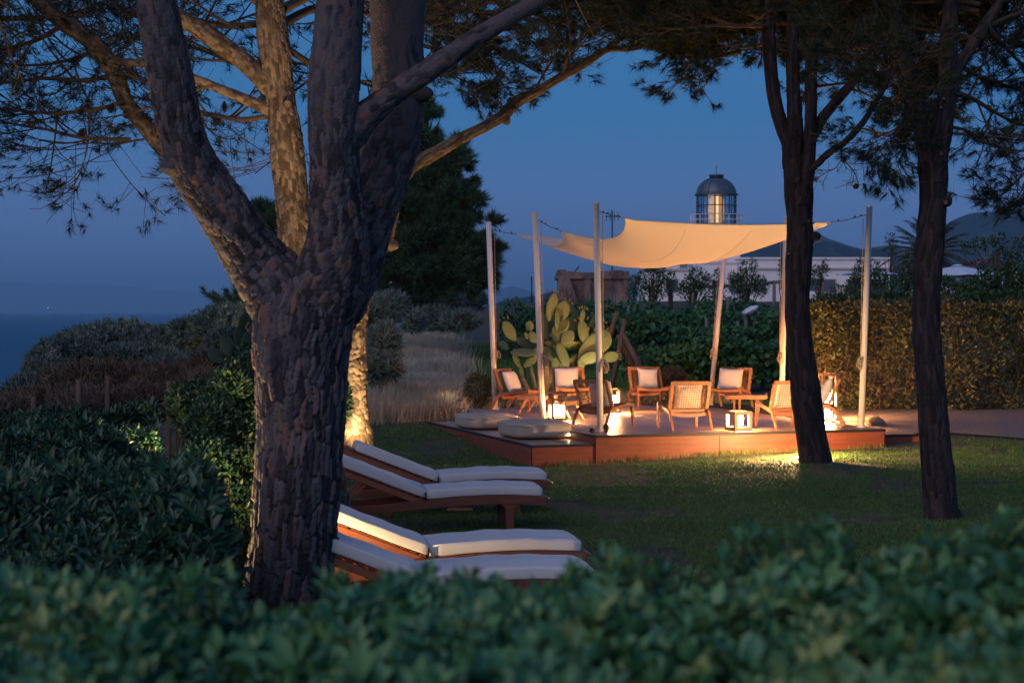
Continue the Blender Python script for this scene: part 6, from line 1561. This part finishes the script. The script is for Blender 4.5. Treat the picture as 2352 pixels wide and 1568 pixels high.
# ------------------------------------------------------------------ vine rows
def vine_row(lab, y, u0, u1, vtop, n, seed, zlow=0.1):
    x0, x1 = (u0 - 1176) / FD * y, (u1 - 1176) / FD * y; zt = CAMZ - (vtop - 713) / FD * y
    x = RNG.uniform(x0, x1, n); g0 = gz(x, np.full(n, y))
    top = zt + 0.9 * (fbm(np.stack([x * 0.9, x * 0 + seed, x * 0], -1), seed, 3) - 0.55)
    z = g0 + zlow + (top - g0 - zlow) * RNG.uniform(0, 1, n) ** 0.7
    yy = y + RNG.normal(0, 0.28, n) - 0.3 * (fbm(np.stack([x * 1.3, z * 1.3, x * 0], -1), seed + 1, 2) - 0.5)
    q = RNG.normal(0, 0.7, (n, 3)) + np.array([0, -0.6, 0.15])
    fo = leaves(np.stack([x, yy, z], -1), q, 0.135, 0.125, RNG.normal(0, 0.5, (n, 3)) + np.array([0, -0.8, 0.6]), 0.25, 0.5, np.clip(0.65 * fbm(np.stack([x * 1.2, z * 1.5, x * 0], -1), seed + 2, 2) + RNG.normal(0.05, 0.16, n), 0, 1))
    base = np.array([(x0 + x1) / 2, y, float(gz((x0 + x1) / 2, y))])
    root = empty('vine_row', base, 0, lab, 'vines', 'rows of vines behind the deck')
    V, T, r = fo; obj('foliage', npmesh('foliage', V - base, T, {'rnd': r}), M['leaf_vine'], root)
    k = max(3, int((x1 - x0) / 1.1))
    for i in range(k):
        xx = x0 + (x1 - x0) * (i + 0.5) / k + RNG.normal(0, 0.15); b = np.array([xx, y + RNG.normal(0, 0.1), gz(xx, y) - 0.1]); t = np.array([xx + RNG.normal(0, 0.12), b[1], zt + RNG.uniform(-0.25, 0.35)])
        MB().tube([tuple(b - base), tuple(t - base)], [0.045, 0.038], 7).build('stake', M['wood_grey'], root)
    for zz in (0.55, 0.85):
        MB().tube([(x0 - base[0], 0, (zt - base[2]) * zz), (x1 - base[0], 0, (zt - base[2]) * zz)], 0.004, 4).build('wire', M['metal_dark'], root)
vine_row('nearest row of vines, straight behind the deck chairs', 39.0, 1455, 1885, 775, 5200, 5)
vine_row('second row of vines behind the wooden stakes', 43.0, 1425, 1900, 742, 5600, 9)
vine_row('third row of vines running behind the cactus', 48.0, 1270, 1920, 722, 6000, 13)
vine_row('fourth row of vines with grey stakes poking out', 54.0, 1150, 2000, 706, 6200, 17)
vine_row('farthest row of vines below the little trees', 62.0, 1150, 2080, 695, 6200, 21)

def tripod():
    d = 37.0; base = P(1420, 890, d); base[2] = gz(base[0], base[1])
    for (a, b, lab) in (((1435, 732), (1404, 890), 'upright rough wooden stake right of the cactus'), ((1417, 716), (1392, 800), 'shorter leaning stake behind the upright one'), ((1429, 764), (1470, 845), 'wooden stake slanting down to the right'), ((1420, 770), (1455, 850), 'thin dark stake inside the group of wooden stakes')):
        p, q = P(*a, d), P(*b, d + (0.4 if a[0] < 1425 else 0)); dv = q - p; k = (gz(q[0], q[1]) - 0.1 - p[2]) / dv[2]; e = p + dv * k
        o = MB().tube([tuple(e - base), tuple((p + e) / 2 - base + np.array([0.01, 0, 0])), tuple(p - base)], [0.062, 0.058, 0.05], 9).build('wooden_stake', M['wood_post'], None, base); tag(o, lab, 'stake', 'rough stakes beside the cactus')
tripod()

# ------------------------------------------------------------------ leafy trees beyond the vines
def leaf_tree(lab, blobs, d, mat='leaf_citrus', n_per=1.0, ln=0.13, wd=0.05, trunk_u=None, name='citrus_tree', cat='tree', grp=None, shell=0.3, vbase=712):
    parts, st = [], []; u0 = trunk_u or np.mean([b[0] for b in blobs]); base = P(u0, vbase, d); base[2] = gz(base[0], base[1])
    for (u, v, a, b) in blobs:
        n = int(a * b * 0.42 * n_per) + 12; c = P(u, v, d); p, q = ell(c, (a / FD * d, a / FD * d, b / FD * d), n, shell)
        parts.append(leaves(p, q * 0.4 + RNG.normal(0, 0.5, (n, 3)) + np.array([0, 0, 0.55]), ln, wd, None, 0.3, 0.5, np.clip(RNG.normal(0.4, 0.28, n), 0, 1)))
        for k in range(max(3, n // 60)):
            t = p[RNG.integers(n)]; s = base + np.array([0, 0, 0.6 * max(0.3, c[2] - base[2]) * RNG.uniform(0.5, 1)]); st.append(np.concatenate([bezier(s, (s + t) / 2 + RNG.normal(0, 0.12, 3), t, 6), np.linspace(0.03, 0.006, 6)[:, None]], 1))
    cz = max(P(b[0], b[1], d)[2] for b in blobs)
    root = empty(name, base, 0, lab, cat, grp)
    V, T, r = merge(*parts); obj('crown', npmesh('crown', V - base, T, {'rnd': r}), M[mat], root)
    h = cz - base[2]; MB().tube([(0, 0, -0.1), (0.02, 0, h * 0.5), (0, 0, h)], [0.06, 0.045, 0.015], 8).build('trunk', M['twig'], root)
    V, Q = tubes_np(st, 4); obj('branches', npmesh('branches', V - base, Q, smooth=True), M['twig'], root)
    return root
CG = 'little citrus trees beyond the vines'
leaf_tree('leafy tree right of the ruined tower', [(1500, 640, 34, 38), (1490, 615, 14, 20), (1515, 612, 16, 22), (1470, 660, 24, 30), (1525, 660, 26, 28)], 68, grp=CG)
leaf_tree('thin sapling left of the round-crowned tree', [(1543, 640, 10, 18), (1541, 660, 13, 18)], 70, grp=CG)
leaf_tree('round-crowned tree in front of the white terrace', [(1600, 640, 28, 26), (1590, 660, 30, 26), (1620, 655, 20, 30), (1575, 672, 24, 20)], 66, grp=CG)
leaf_tree('narrow tree just left of the back pole', [(1648, 640, 12, 22), (1650, 665, 17, 26)], 64, grp=CG)
leaf_tree('broad tree right of the back pole with two tall shoots', [(1715, 650, 36, 26), (1700, 660, 28, 26), (1745, 660, 22, 26), (1708, 617, 9, 18), (1730, 612, 9, 22), (1690, 640, 18, 16)], 66, grp=CG)
leaf_tree('dark tree hugging the left side of the leaning pine trunk', [(1802, 625, 14, 30), (1797, 608, 8, 16), (1806, 660, 14, 22)], 64, grp=CG)
leaf_tree('tree seen right of the leaning pine trunk under the beam', [(1880, 622, 26, 14), (1895, 610, 8, 14), (1872, 640, 20, 20)], 66, grp=CG)
leaf_tree('bright green tree left of the near right pole', [(1977, 610, 10, 16), (1975, 635, 22, 24), (1965, 660, 26, 24), (1930, 668, 22, 14)], 60, grp=CG)
leaf_tree('dense tree just right of the near right pole', [(2008, 620, 16, 24), (2020, 645, 22, 28), (2000, 660, 24, 22)], 58, grp=CG)
leaf_tree('light green slim tree before the palm', [(2085, 600, 10, 22), (2078, 630, 18, 26), (2060, 660, 26, 22), (2100, 650, 20, 30)], 57, grp=CG)
leaf_tree('shrubby tree under the white parasol', [(2190, 670, 34, 20), (2225, 660, 24, 18), (2170, 650, 18, 14)], 44, grp=CG, vbase=740)
leaf_tree('dark shrubby tree behind the parasol post', [(2270, 640, 30, 30), (2250, 665, 26, 22), (2300, 660, 24, 30)], 47, grp=CG, vbase=740)
leaf_tree('dark green tree at the right picture edge above the hedge', [(2330, 640, 28, 36), (2350, 665, 30, 30), (2315, 620, 14, 18), (2390, 640, 30, 40)], 44, grp=CG, vbase=740)
leaf_tree('thin-branched tree against the mountain at the right', [(2275, 562, 22, 16), (2295, 548, 20, 12), (2320, 575, 24, 18), (2345, 560, 20, 18), (2250, 560, 16, 14), (2300, 590, 26, 14), (2345, 592, 22, 16), (2225, 575, 16, 16)], 62, n_per=0.55, ln=0.16, wd=0.06, name='broadleaf_tree')
leaf_tree('dark leafy branch tip left of the palm', [(2045, 545, 12, 12), (2052, 562, 14, 12), (2040, 580, 14, 12)], 85, n_per=0.8, name='broadleaf_tree')
leaf_tree('dark red flowering bush behind the parasol', [(2255, 606, 26, 9), (2225, 612, 20, 8), (2285, 600, 14, 7)], 70, 'leaf_red', 1.2, name='flowering_bush', cat='bush')
leaf_tree('dark evergreen beside the ruined tower', [(1458, 655, 14, 24), (1450, 672, 14, 18)], 80, 'needle_far', 1.5, name='evergreen_bush', cat='bush')
# low band of shrubs over the clipped hedge
leaf_tree('tufty shrub row just above the clipped hedge, left half', [(1905, 690, 40, 12), (1960, 688, 40, 14), (2020, 686, 40, 14), (2070, 688, 36, 12)], 40, n_per=1.3, name='shrub', cat='shrub', vbase=760)
leaf_tree('tufty shrub row just above the clipped hedge, right half', [(2200, 690, 40, 12), (2260, 688, 40, 14), (2320, 686, 40, 16), (2390, 690, 40, 14)], 38, n_per=1.3, name='shrub', cat='shrub', vbase=760)

def palm():
    d = 95.0; c = P(2133, 580, d); base = np.array([c[0], c[1], gz(c[0], c[1])])
    root = empty('palm_tree', base, 0, 'big date palm behind the forked pine at the right', 'palm tree')
    MB().tube([(0, 0, -0.2), (0.05, 0, (c[2] - base[2]) * 0.5), tuple(c - base)], [0.42, 0.36, 0.34], 14).build('trunk', M['wood_post'], root)
    k = 58; fr = []
    for i in range(k):
        a = i * 2.39996; el = math.radians(78 - 125 * (i / k) ** 0.8); L_ = RNG.uniform(2.3, 2.8)
        h = np.array([math.cos(a) * math.cos(el), math.sin(a) * math.cos(el), math.sin(el)])
        p0 = c - base; p1 = p0 + h * L_ * 0.55; p2 = p0 + h * L_ * 0.95 + np.array([0, 0, -0.75 + 0.3 * math.sin(el)])
        t = np.linspace(0, 1, 16)[:, None]; pb = (1 - t)**2 * p0 + 2 * t * (1 - t) * p1 + t * t * p2
        T_ = np.gradient(pb, axis=0); T_ /= np.linalg.norm(T_, axis=1)[:, None]
        s = np.cross(T_, [0, 0, 1.0]); s /= np.linalg.norm(s, axis=1)[:, None] + 1e-6
        pos, dr = [], []
        for j in range(2, 16):
            for sg in (-1, 1):
                for q in (0, 0.5): pos.append(pb[j] - T_[j] * q * 0.16); dr.append(s[j] * sg + T_[j] * 0.75 + np.array([0, 0, -0.25]))
        V, T, r = leaves(np.array(pos), np.array(dr), 0.46, 0.05, None, 0.1, 0.4, np.clip(RNG.normal(0.15 + 0.6 * i / k, 0.12, len(pos)), 0, 1))
        m = Multi(); m.add(V, None, T, r)
        V2, Q2 = tubes_np([np.concatenate([pb, np.linspace(0.035, 0.008, 16)[:, None]], 1)], 4); m.add(V2, Q2, None, np.full(len(V2), 0.6))
        obj('frond', m.mesh('frond', (0, 0, 0), False), M['frond'], root)
palm()

# ------------------------------------------------------------------ ruined tower, white building, lighthouse
def boxpx(m, u0, u1, v0, v1, d, depth, bev=0.0, org=(0, 0, 0)):
    a = P(u0, v1, d); b = P(u1, v0, d); o = np.asarray(org)
    m.box(a[0] - o[0], b[0] - o[0], d - o[1], d + depth - o[1], a[2] - o[2], b[2] - o[2], bev); return m
def ruin():
    d = 90.0; base = P(1362, 700, d); base[2] = gz(base[0], base[1]) - 0.3
    root = empty('ruined_tower', base, 0, 'squat weathered stone tower ruin beyond the cactus', 'ruin')
    w_ = 3.6
    m = MB(); a = P(1280, 712, d) - base; b = P(1446, 634, d) - base
    n = 26
    m.prism([(a[0], 0.0), (b[0], 0.0), (b[0] - 0.02, b[2]), (a[0] + 0.10, b[2])], 'y', 0, w_)
    o = m.build('wall', M['ruin'], root)
    # battered buttress on the left
    c = P(1303, 640, d) - base; e = P(1338, 712, d) - base
    MB().prism([(a[0] - 0.14, 0.0), (e[0], 0.0), (c[0] + 0.12, c[2]), (a[0] + 0.06, c[2])], 'y', -0.16, 0.02).build('buttress', M['ruin'], root)
    q = P(1342, 634, d) - base; MB().box(q[0], q[0] + 0.34, -0.12, 0.01, 0, b[2] - 0.1).build('pilaster', M['ruin'], root)
    t = P(1444, 634, d) - base; MB().box(t[0] - 0.26, t[0] + 0.06, -0.08, 0.01, 0, b[2] - 0.1).build('pilaster', M['ruin'], root)
    s = P(1276, 636, d) - base; z0 = (P(1276, 641, d) - base)[2]; z1 = (P(1276, 633, d) - base)[2]
    MB().box(a[0] - 0.06, b[0] + 0.05, -0.16, w_ + 0.1, z0, z1, 0.02).build('string_course', M['ruin'], root)
    zt = (P(1276, 621, d) - base)[2]
    x = a[0]; i = 0
    while x < b[0] - 0.05:
        l_ = random.uniform(0.28, 0.62); h = zt - z1 + random.uniform(-0.10, 0.04)
        MB().box(x + 0.005, min(x + l_, b[0]) - 0.005, -0.05 + random.uniform(-0.02, 0.02), 0.45, z1 - 0.01, z1 + h, 0.02).build('parapet_stone', M['ruin'], root); x += l_
    MB().box(a[0], a[0] + 0.4, 0.45, w_, z1 - 0.01, zt - 0.05).build('parapet_stone', M['ruin'], root)
    MB().box(b[0] - 0.4, b[0], 0.45, w_, z1 - 0.01, zt - 0.02).build('parapet_stone', M['ruin'], root)
    g = P(1325, 618, d) - base; MB().bar((g[0] - 0.1, 0.3, zt - 0.06), (g[0] + 0.12, 0.3, zt + 0.2), 0.08, 0.08).build('broken_post', M['ruin'], root)
ruin()
def mast(lab, u, v0, v1, d, yagi=True):
    p = P(u, v1, d); t = P(u, v0, d); p[2] = gz(p[0], p[1]); root = empty('antenna_mast', p, 0, lab, 'antenna', 'thin masts beyond the deck')
    MB().tube([(0, 0, 0), tuple(t - p)], 0.035 * d / 90, 6).build('mast', M['metal_dark'], root)
    if yagi:
        h = (t - p)[2]; m = MB(); m.tube([(-0.35, 0, h - 0.35), (0.35, 0, h - 0.30)], 0.025, 5)
        for x in (-0.3, -0.1, 0.12, 0.3): m.tube([(x, -0.3, h - 0.33), (x, 0.3, h - 0.33)], 0.018, 5); m.tube([(x, 0, h - 0.55), (x, 0, h - 0.12)], 0.02, 5)
        m.build('aerial', M['metal_dark'], root)
mast('television aerial mast behind the sail near the tallest pole', 1406, 483, 700, 96)
mast('slim mast standing on the far ridge between the left poles', 1221, 635, 690, 120, False)

def white_building():
    d = 112.0; base = P(1800, 700, d); base[2] = gz(base[0], base[1]) - 0.2
    root = empty('white_building', base, 0, 'long low white building with flat roof beyond the garden', 'building')
    H = lambda v: (P(0, v, d) - base)[2]; X = lambda u: P(u, 700, d)[0] - base[0]
    MB().box(X(1694), X(2048), 0.0, 8, 0, H(596)).build('wall', M['plaster_white'], root)
    MB().box(X(1690), X(2052), -0.12, 8.1, H(596), H(591), 0.02).build('parapet', M['plaster_white'], root)
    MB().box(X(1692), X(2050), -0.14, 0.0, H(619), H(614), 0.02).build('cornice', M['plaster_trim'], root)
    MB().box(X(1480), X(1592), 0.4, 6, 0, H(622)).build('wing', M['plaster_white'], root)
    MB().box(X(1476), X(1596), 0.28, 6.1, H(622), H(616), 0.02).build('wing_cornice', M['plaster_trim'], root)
    MB().box(X(1480), X(1562), 0.42, 0.6, H(616), H(594), 0.01).build('terrace_parapet', M['plaster_white'], root)
    r = MB()
    for k in range(9):
        x = X(1563) + (X(1592) - X(1563)) * k / 8; r.box(x - 0.015, x + 0.015, 0.44, 0.48, H(616), H(595))
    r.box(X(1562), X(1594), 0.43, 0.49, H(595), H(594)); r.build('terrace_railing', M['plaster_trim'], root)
    s = MB(); s.box(X(1563), X(1580), 0.55, 0.6, H(615), H(597)); s.build('shutter', M['dome_metal'], root)
    MB().box(X(1594), X(1694), 0.0, 3.6, 0, H(620)).build('link_wall', M['plaster_white'], root)
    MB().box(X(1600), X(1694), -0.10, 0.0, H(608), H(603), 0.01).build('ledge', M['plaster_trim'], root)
    for u in (1545, 1690, 1745, 1905, 1960, 2010):
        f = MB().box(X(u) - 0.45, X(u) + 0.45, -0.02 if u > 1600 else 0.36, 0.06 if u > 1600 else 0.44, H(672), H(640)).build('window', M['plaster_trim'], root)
        MB().box(X(u) - 0.36, X(u) + 0.36, -0.035 if u > 1600 else 0.345, -0.021 if u > 1600 else 0.359, H(670), H(642)).build('pane', M['dome_metal'], f)
    # second block at the far right
    MB().box(X(2160), X(2252), 2, 9, 0, H(650)).build('wing', M['plaster_white'], root)
    MB().box(X(2325), X(2420), 2, 9, 0, H(622)).build('wing', M['plaster_white'], root)
white_building()

def lighthouse():
    d = 114.0; base = P(1645, 700, d); base[2] = gz(base[0], base[1]) - 0.2
    root = empty('lighthouse', base, 0, 'lighthouse with grey domed lantern room and glowing lamp above the sail', 'lighthouse')
    H = lambda v: (P(0, v, d) - base)[2]; k = d / FD
    # square tower, gallery, lantern
    hw = 49 * k
    MB().box(-hw, hw, -hw, hw, 0, H(575), 0.02).build('tower', M['plaster_white'], root)
    MB().box(-hw - 0.1, hw + 0.75, -hw - 0.1, hw + 0.1, H(575), H(566), 0.02).build('tower_cornice', M['plaster_white'], root)
    MB().lathe([(hw * 0.86, H(566)), (hw * 0.86, H(530)), (hw * 0.98, H(524)), (hw * 1.05, H(521))], 28).build('drum', M['plaster_white'], root)
    gl = MB().lathe([(57 * k, H(521)), (60 * k, H(520)), (60 * k, H(517)), (10 * k, H(516.9))], 28).build('gallery', M['plaster_white'], root)
    rl = MB(); R = 59 * k
    for z in (H(494), H(506)):
        rl.tube([(R * math.cos(a), R * math.sin(a), z) for a in np.linspace(0, 2 * math.pi, 33)], 0.02, 5, cap=False)
    for j in range(16):
        a = 2 * math.pi * j / 16; rl.tube([(R * math.cos(a), R * math.sin(a), H(517)), (R * math.cos(a), R * math.sin(a), H(494))], 0.022, 5)
    rl.build('railing', M['plaster_white'], gl)
    R = 45 * k
    lr = MB().lathe([(R + 0.03, H(517)), (R + 0.03, H(514)), (R - 0.08, H(513.9))], 32).build('lantern_room', M['dome_metal'], root)
    bars = MB(); n = 16
    for j in range(n):
        a = 2 * math.pi * (j + 0.5) / n; bars.bar((R * math.cos(a), R * math.sin(a), H(514)), (R * math.cos(a), R * math.sin(a), H(449)), 0.05, 0.05, up=(math.cos(a), math.sin(a), 0))
    for v in (493, 473): bars.tube([((R + 0.03) * math.cos(a), (R + 0.03) * math.sin(a), H(v)) for a in np.linspace(0, 2 * math.pi, 33)], 0.03, 5, cap=False)
    bars.build('glazing_bars', M['metal_dark'], lr)
    for j in range(n):
        a0, a1 = 2 * math.pi * (j + 0.5) / n + 0.03, 2 * math.pi * (j + 1.5) / n - 0.03
        q = [(R * 0.985 * math.cos(a), R * 0.985 * math.sin(a)) for a in (a0, a1)]; q2 = [(x * 0.99, y * 0.99) for x, y in q]
        m = MB(); m.prism([q[0], q[1], q2[1], q2[0]], 'z', H(513.5), H(449.5)); m.build('pane', M['clear_glass'], lr)
    # dome
    prof = [(50 * k, H(449)), (50 * k, H(446)), (46 * k, H(445))]
    for t in np.linspace(0, 1, 12): prof.append((44.5 * k * math.cos(t * 1.18) , H(445 - 34 * math.sin(t * 1.18) / math.sin(1.18))))
    prof += [(17 * k, H(411))]
    dm = MB().lathe(prof, 40).build('dome', M['dome_metal'], root)
    MB().lathe([(34 * k, H(423.5)), (34.5 * k, H(422)), (31 * k, H(420))], 40).build('dome_ring', M['dome_metal'], dm)
    for j in range(12):
        a = 2 * math.pi * j / 12; MB().tube([(45.2 * k * math.cos(t * 1.18) * math.cos(a), 45.2 * k * math.cos(t * 1.18) * math.sin(a), H(445 - 34.4 * math.sin(t * 1.18) / math.sin(1.18))) for t in np.linspace(0, 1, 9)], 0.022, 5).build('seam', M['dome_metal'], dm)
    vt = MB().lathe([(16 * k, H(413)), (16 * k, H(404.5)), (17.5 * k, H(404)), (17.5 * k, H(402)), (2 * k, H(401.5))], 24).build('vent', M['dome_metal'], root)
    MB().tube([(0, 0, H(402)), (0, 0, H(380))], 0.02, 6).build('lightning_rod', M['metal_dark'], vt)
    # lens with lamp
    MB().lathe([(13 * k, H(514)), (17 * k, H(505)), (18.5 * k, H(485)), (17 * k, H(462)), (12 * k, H(452))], 24).build('lens', M['lens_glow'], lr)
    L_ = MB(); L_.box(-2.2 * k, 2.2 * k, -19.8 * k, -18.9 * k, H(512), H(452)); L_.build('lamp', M['bulb_glow'], lr)
lighthouse()

def pergola():
    d = 78.0; base = P(1760, 720, d); base[2] = gz(base[0], base[1]); root = empty('pergola', base, 0, 'grey timber pergola frame among the little trees', 'pergola')
    Q = lambda u, v: tuple(P(u, v, d) - base)
    for u in (1588, 1640, 1778, 1890, 1842): MB().tube([(Q(u, 700)[0], 0, -0.1), Q(u, 650)], 0.075, 8).build('post', M['wood_grey'], root)
    MB().tube([Q(1570, 662), Q(1660, 656), Q(1720, 655), Q(1780, 648)], 0.075, 8).build('beam', M['wood_grey'], root)
    MB().tube([Q(1776, 648), Q(1892, 644)], 0.075, 8).build('beam', M['wood_grey'], root)
    MB().bar(Q(1852, 654), Q(1886, 654), 0.05, 0.55).build('shade_cloth', M['dome_metal'], root)
pergola()
def parasol(lab, u, v, d, hw, hh, pole_u, cant=True):
    c = P(u, v, d); base = np.array([P(pole_u, v, d)[0], d + 0.6, 0]); base[2] = gz(base[0], base[1])
    root = empty('parasol', base, 0, lab, 'parasol', 'white parasols in the far garden'); k = d / FD; R = hw * k; h = hh * k; cc = c - base; n = 8
    m = MB(); bmv = [m.bm.verts.new(tuple(cc + np.array([0, 0, h])))]; rings = []
    for f in (0.35, 0.7, 1.0):
        rings.append([m.bm.verts.new(tuple(cc + np.array([R * f * math.cos(2 * math.pi * j / 32), R * f * math.sin(2 * math.pi * j / 32), h * (1 - f ** 1.25) - 0.03 * f * abs(math.sin(math.pi * j / 4))]))) for j in range(32)])
    for j in range(32): m.bm.faces.new((bmv[0], rings[0][j], rings[0][(j + 1) % 32]))
    for a, b in zip(rings, rings[1:]):
        for j in range(32): f_ = m.bm.faces.new((a[j], b[j], b[(j + 1) % 32], a[(j + 1) % 32]))
    cn = m.build('canopy', M['parasol'], root)
    MB().lathe([(R * 0.16, cc[2] + h * 0.96), (R * 0.10, cc[2] + h * 1.06), (0.02, cc[2] + h * 1.14)], 12, (cc[0], cc[1], 0)).build('vent_cap', M['parasol'], cn)
    for j in range(n):
        a = 2 * math.pi * j / n; MB().tube([tuple(cc + np.array([0, 0, h * 0.9])), tuple(cc + np.array([R * math.cos(a), R * math.sin(a), -0.03]))], 0.012, 5).build('rib', M['wood_grey'], cn)
    pz = (P(0, v - 14, d) - base)[2]
    MB().tube([(0, 0, -0.1), (0, 0, pz)], 0.05, 10).build('pole', M['wood_grey'], root)
    MB().tube([(0, 0, pz - 0.04), tuple(cc + np.array([0, 0, h * 1.05]))], 0.02, 6).build('arm', M['wood_grey'], root)
    MB().tube([(0, 0, pz * 0.72), tuple(cc + np.array([R * 0.3, 0, h * 0.3]))], 0.03, 6).build('brace', M['wood_grey'], root)
    MB().box(-0.08, 0.08, -0.1, 0.08, pz * 0.70, pz * 0.70 + 0.22).build('crank_box', M['parasol'], root)
parasol('large white parasol between the forked pine and the right edge', 2200, 632, 50, 98, 22, 2291)
parasol('farther white parasol seen edge-on right of the near right pole', 1992, 629, 62, 70, 10, 2040)
def post(u, v0, v1, d, lab):
    t = P(u, v0, d); b = np.array([t[0] - 0.03, t[1], gz(t[0], t[1]) - 0.1]); o = MB().tube([(0, 0, 0), tuple(t - b)], [0.06, 0.055], 8).build('garden_post', M['wood_grey'], None, b); tag(o, lab, 'post', 'grey posts beyond the hedge')
post(2201, 638, 690, 46, 'short grey post left of the parasol pole above the hedge')
# pale covered shapes among the vines
def boat(u, v, d, w_, h_, ang, lab):
    c = P(u, v, d); base = np.array([c[0], c[1], gz(c[0], c[1])]); z = c[2] - base[2]
    m = MB(); k = d / FD; L_ = w_ * k; Hh = h_ * k
    prof = [(-L_, 0.0), (-L_ * 0.7, -Hh * 0.7), (L_ * 0.7, -Hh * 0.7), (L_, 0.1 * Hh), (L_ * 0.8, Hh * 0.8), (L_ * 0.1, Hh), (-L_ * 0.7, Hh * 0.7)]
    m.prism(prof, 'y', -0.3, 0.3, 0.06); root = empty('covered_dinghy', base, 0, lab, 'boat')
    o = m.build('hull', M['parasol'], root, (0, 0, z)); o.rotation_euler = (0, -ang, 0)
    for s in (-1, 1): MB().bar((s * L_ * 0.5, 0, z), (s * L_ * 0.5, 0, 0), 0.08, 0.08).build('trestle', M['wood_grey'], root)
boat(1723, 713, 47.2, 20, 8, 0.45, 'upturned white dinghy end showing among the vines')

# ------------------------------------------------------------------ garden spotlights
floodlight((LAMP_A[0], LAMP_A[1], 0.02), (0.45, 0.12, 1.0), 'spotlight hidden in the shrubs left of the big trunk, aimed up at the pines', 900, 150, 0.6, 0.05, (1, 0.66, 0.30))
floodlight((-1.47, 14.35, 0.02), (-0.10, 0.42, 1.0), 'spotlight on the lawn behind the big trunk, aimed at the ochre pine', 520, 95, 0.7, 0.05, (1, 0.68, 0.30))
_c = P(813, 1053, 23.75); floodlight((_c[0], _c[1], max(0.02, _c[2] - 0.15)), (0.02, 0.42, 1.0), 'bright spotlight at the foot of the lamplit slender trunk', 620, 120, 0.9, 0.045, (1, 0.70, 0.34))
def ground_lamp(loc, energy, lab):
    root = empty('recessed_ground_light', loc, 0, lab, 'light')
    MB().lathe([(0.05, -0.08), (0.06, 0.0), (0.06, 0.012), (0.045, 0.012), (0.045, 0.006)], 18).build('rim', M['steel'], root)
    MB().lathe([(0.002, 0.008), (0.042, 0.008), (0.040, 0.011), (0.002, 0.013)], 18).build('lens', M['spot_lens'], root)
    l = bpy.data.lights.new('ground_light', 'POINT'); l.energy = energy; l.color = (1, 0.60, 0.26); l.shadow_soft_size = 0.03
    lo = bpy.data.objects.new('ground_light', l); link(lo, root); lo.location = (0, 0, 0.32)
ground_lamp((3.88, 24.78, float(gz(3.88, 24.78)) + 0.01), 430, 'recessed ground light in the grass before the deck, beside the leaning trunk')
_f = P(1056, 938, 31.6); floodlight((_f[0], _f[1], gz(_f[0], _f[1])), (-0.35, 0.72, 0.5), 'black floodlight on the ground left of the deck beside the rosemary', 12, 70, 0.8, 0.085)
floodlight((1.75, 33.15, gz(1.75, 33.15)), (-0.42, 0.62, 0.80), 'spotlight behind the back-row chairs, lighting the cactus from below', 170, 110, 0.8, 0.06, (1, 0.70, 0.34))

# ------------------------------------------------------------------ evening haze
def haze():
    B = 61000.0
    me = MB().box(-B, B, -3000, B, -46.5, 1000).mesh('haze'); o = obj('haze', me); tag(o, 'thin blue evening haze over sea and far hills', 'haze', kind='stuff')
    m = bpy.data.materials.new('haze_air'); m.use_nodes = True; t = m.node_tree; t.nodes.clear()
    out = t.nodes.new('ShaderNodeOutputMaterial'); v = t.nodes.new('ShaderNodeVolumePrincipled')
    v.inputs['Color'].default_value = (0.42, 0.74, 1.0, 1); v.inputs['Density'].default_value = 6.0e-5; v.inputs['Anisotropy'].default_value = 0.0
    t.links.new(v.outputs[0], out.inputs['Volume']); me.materials.append(m)
haze()
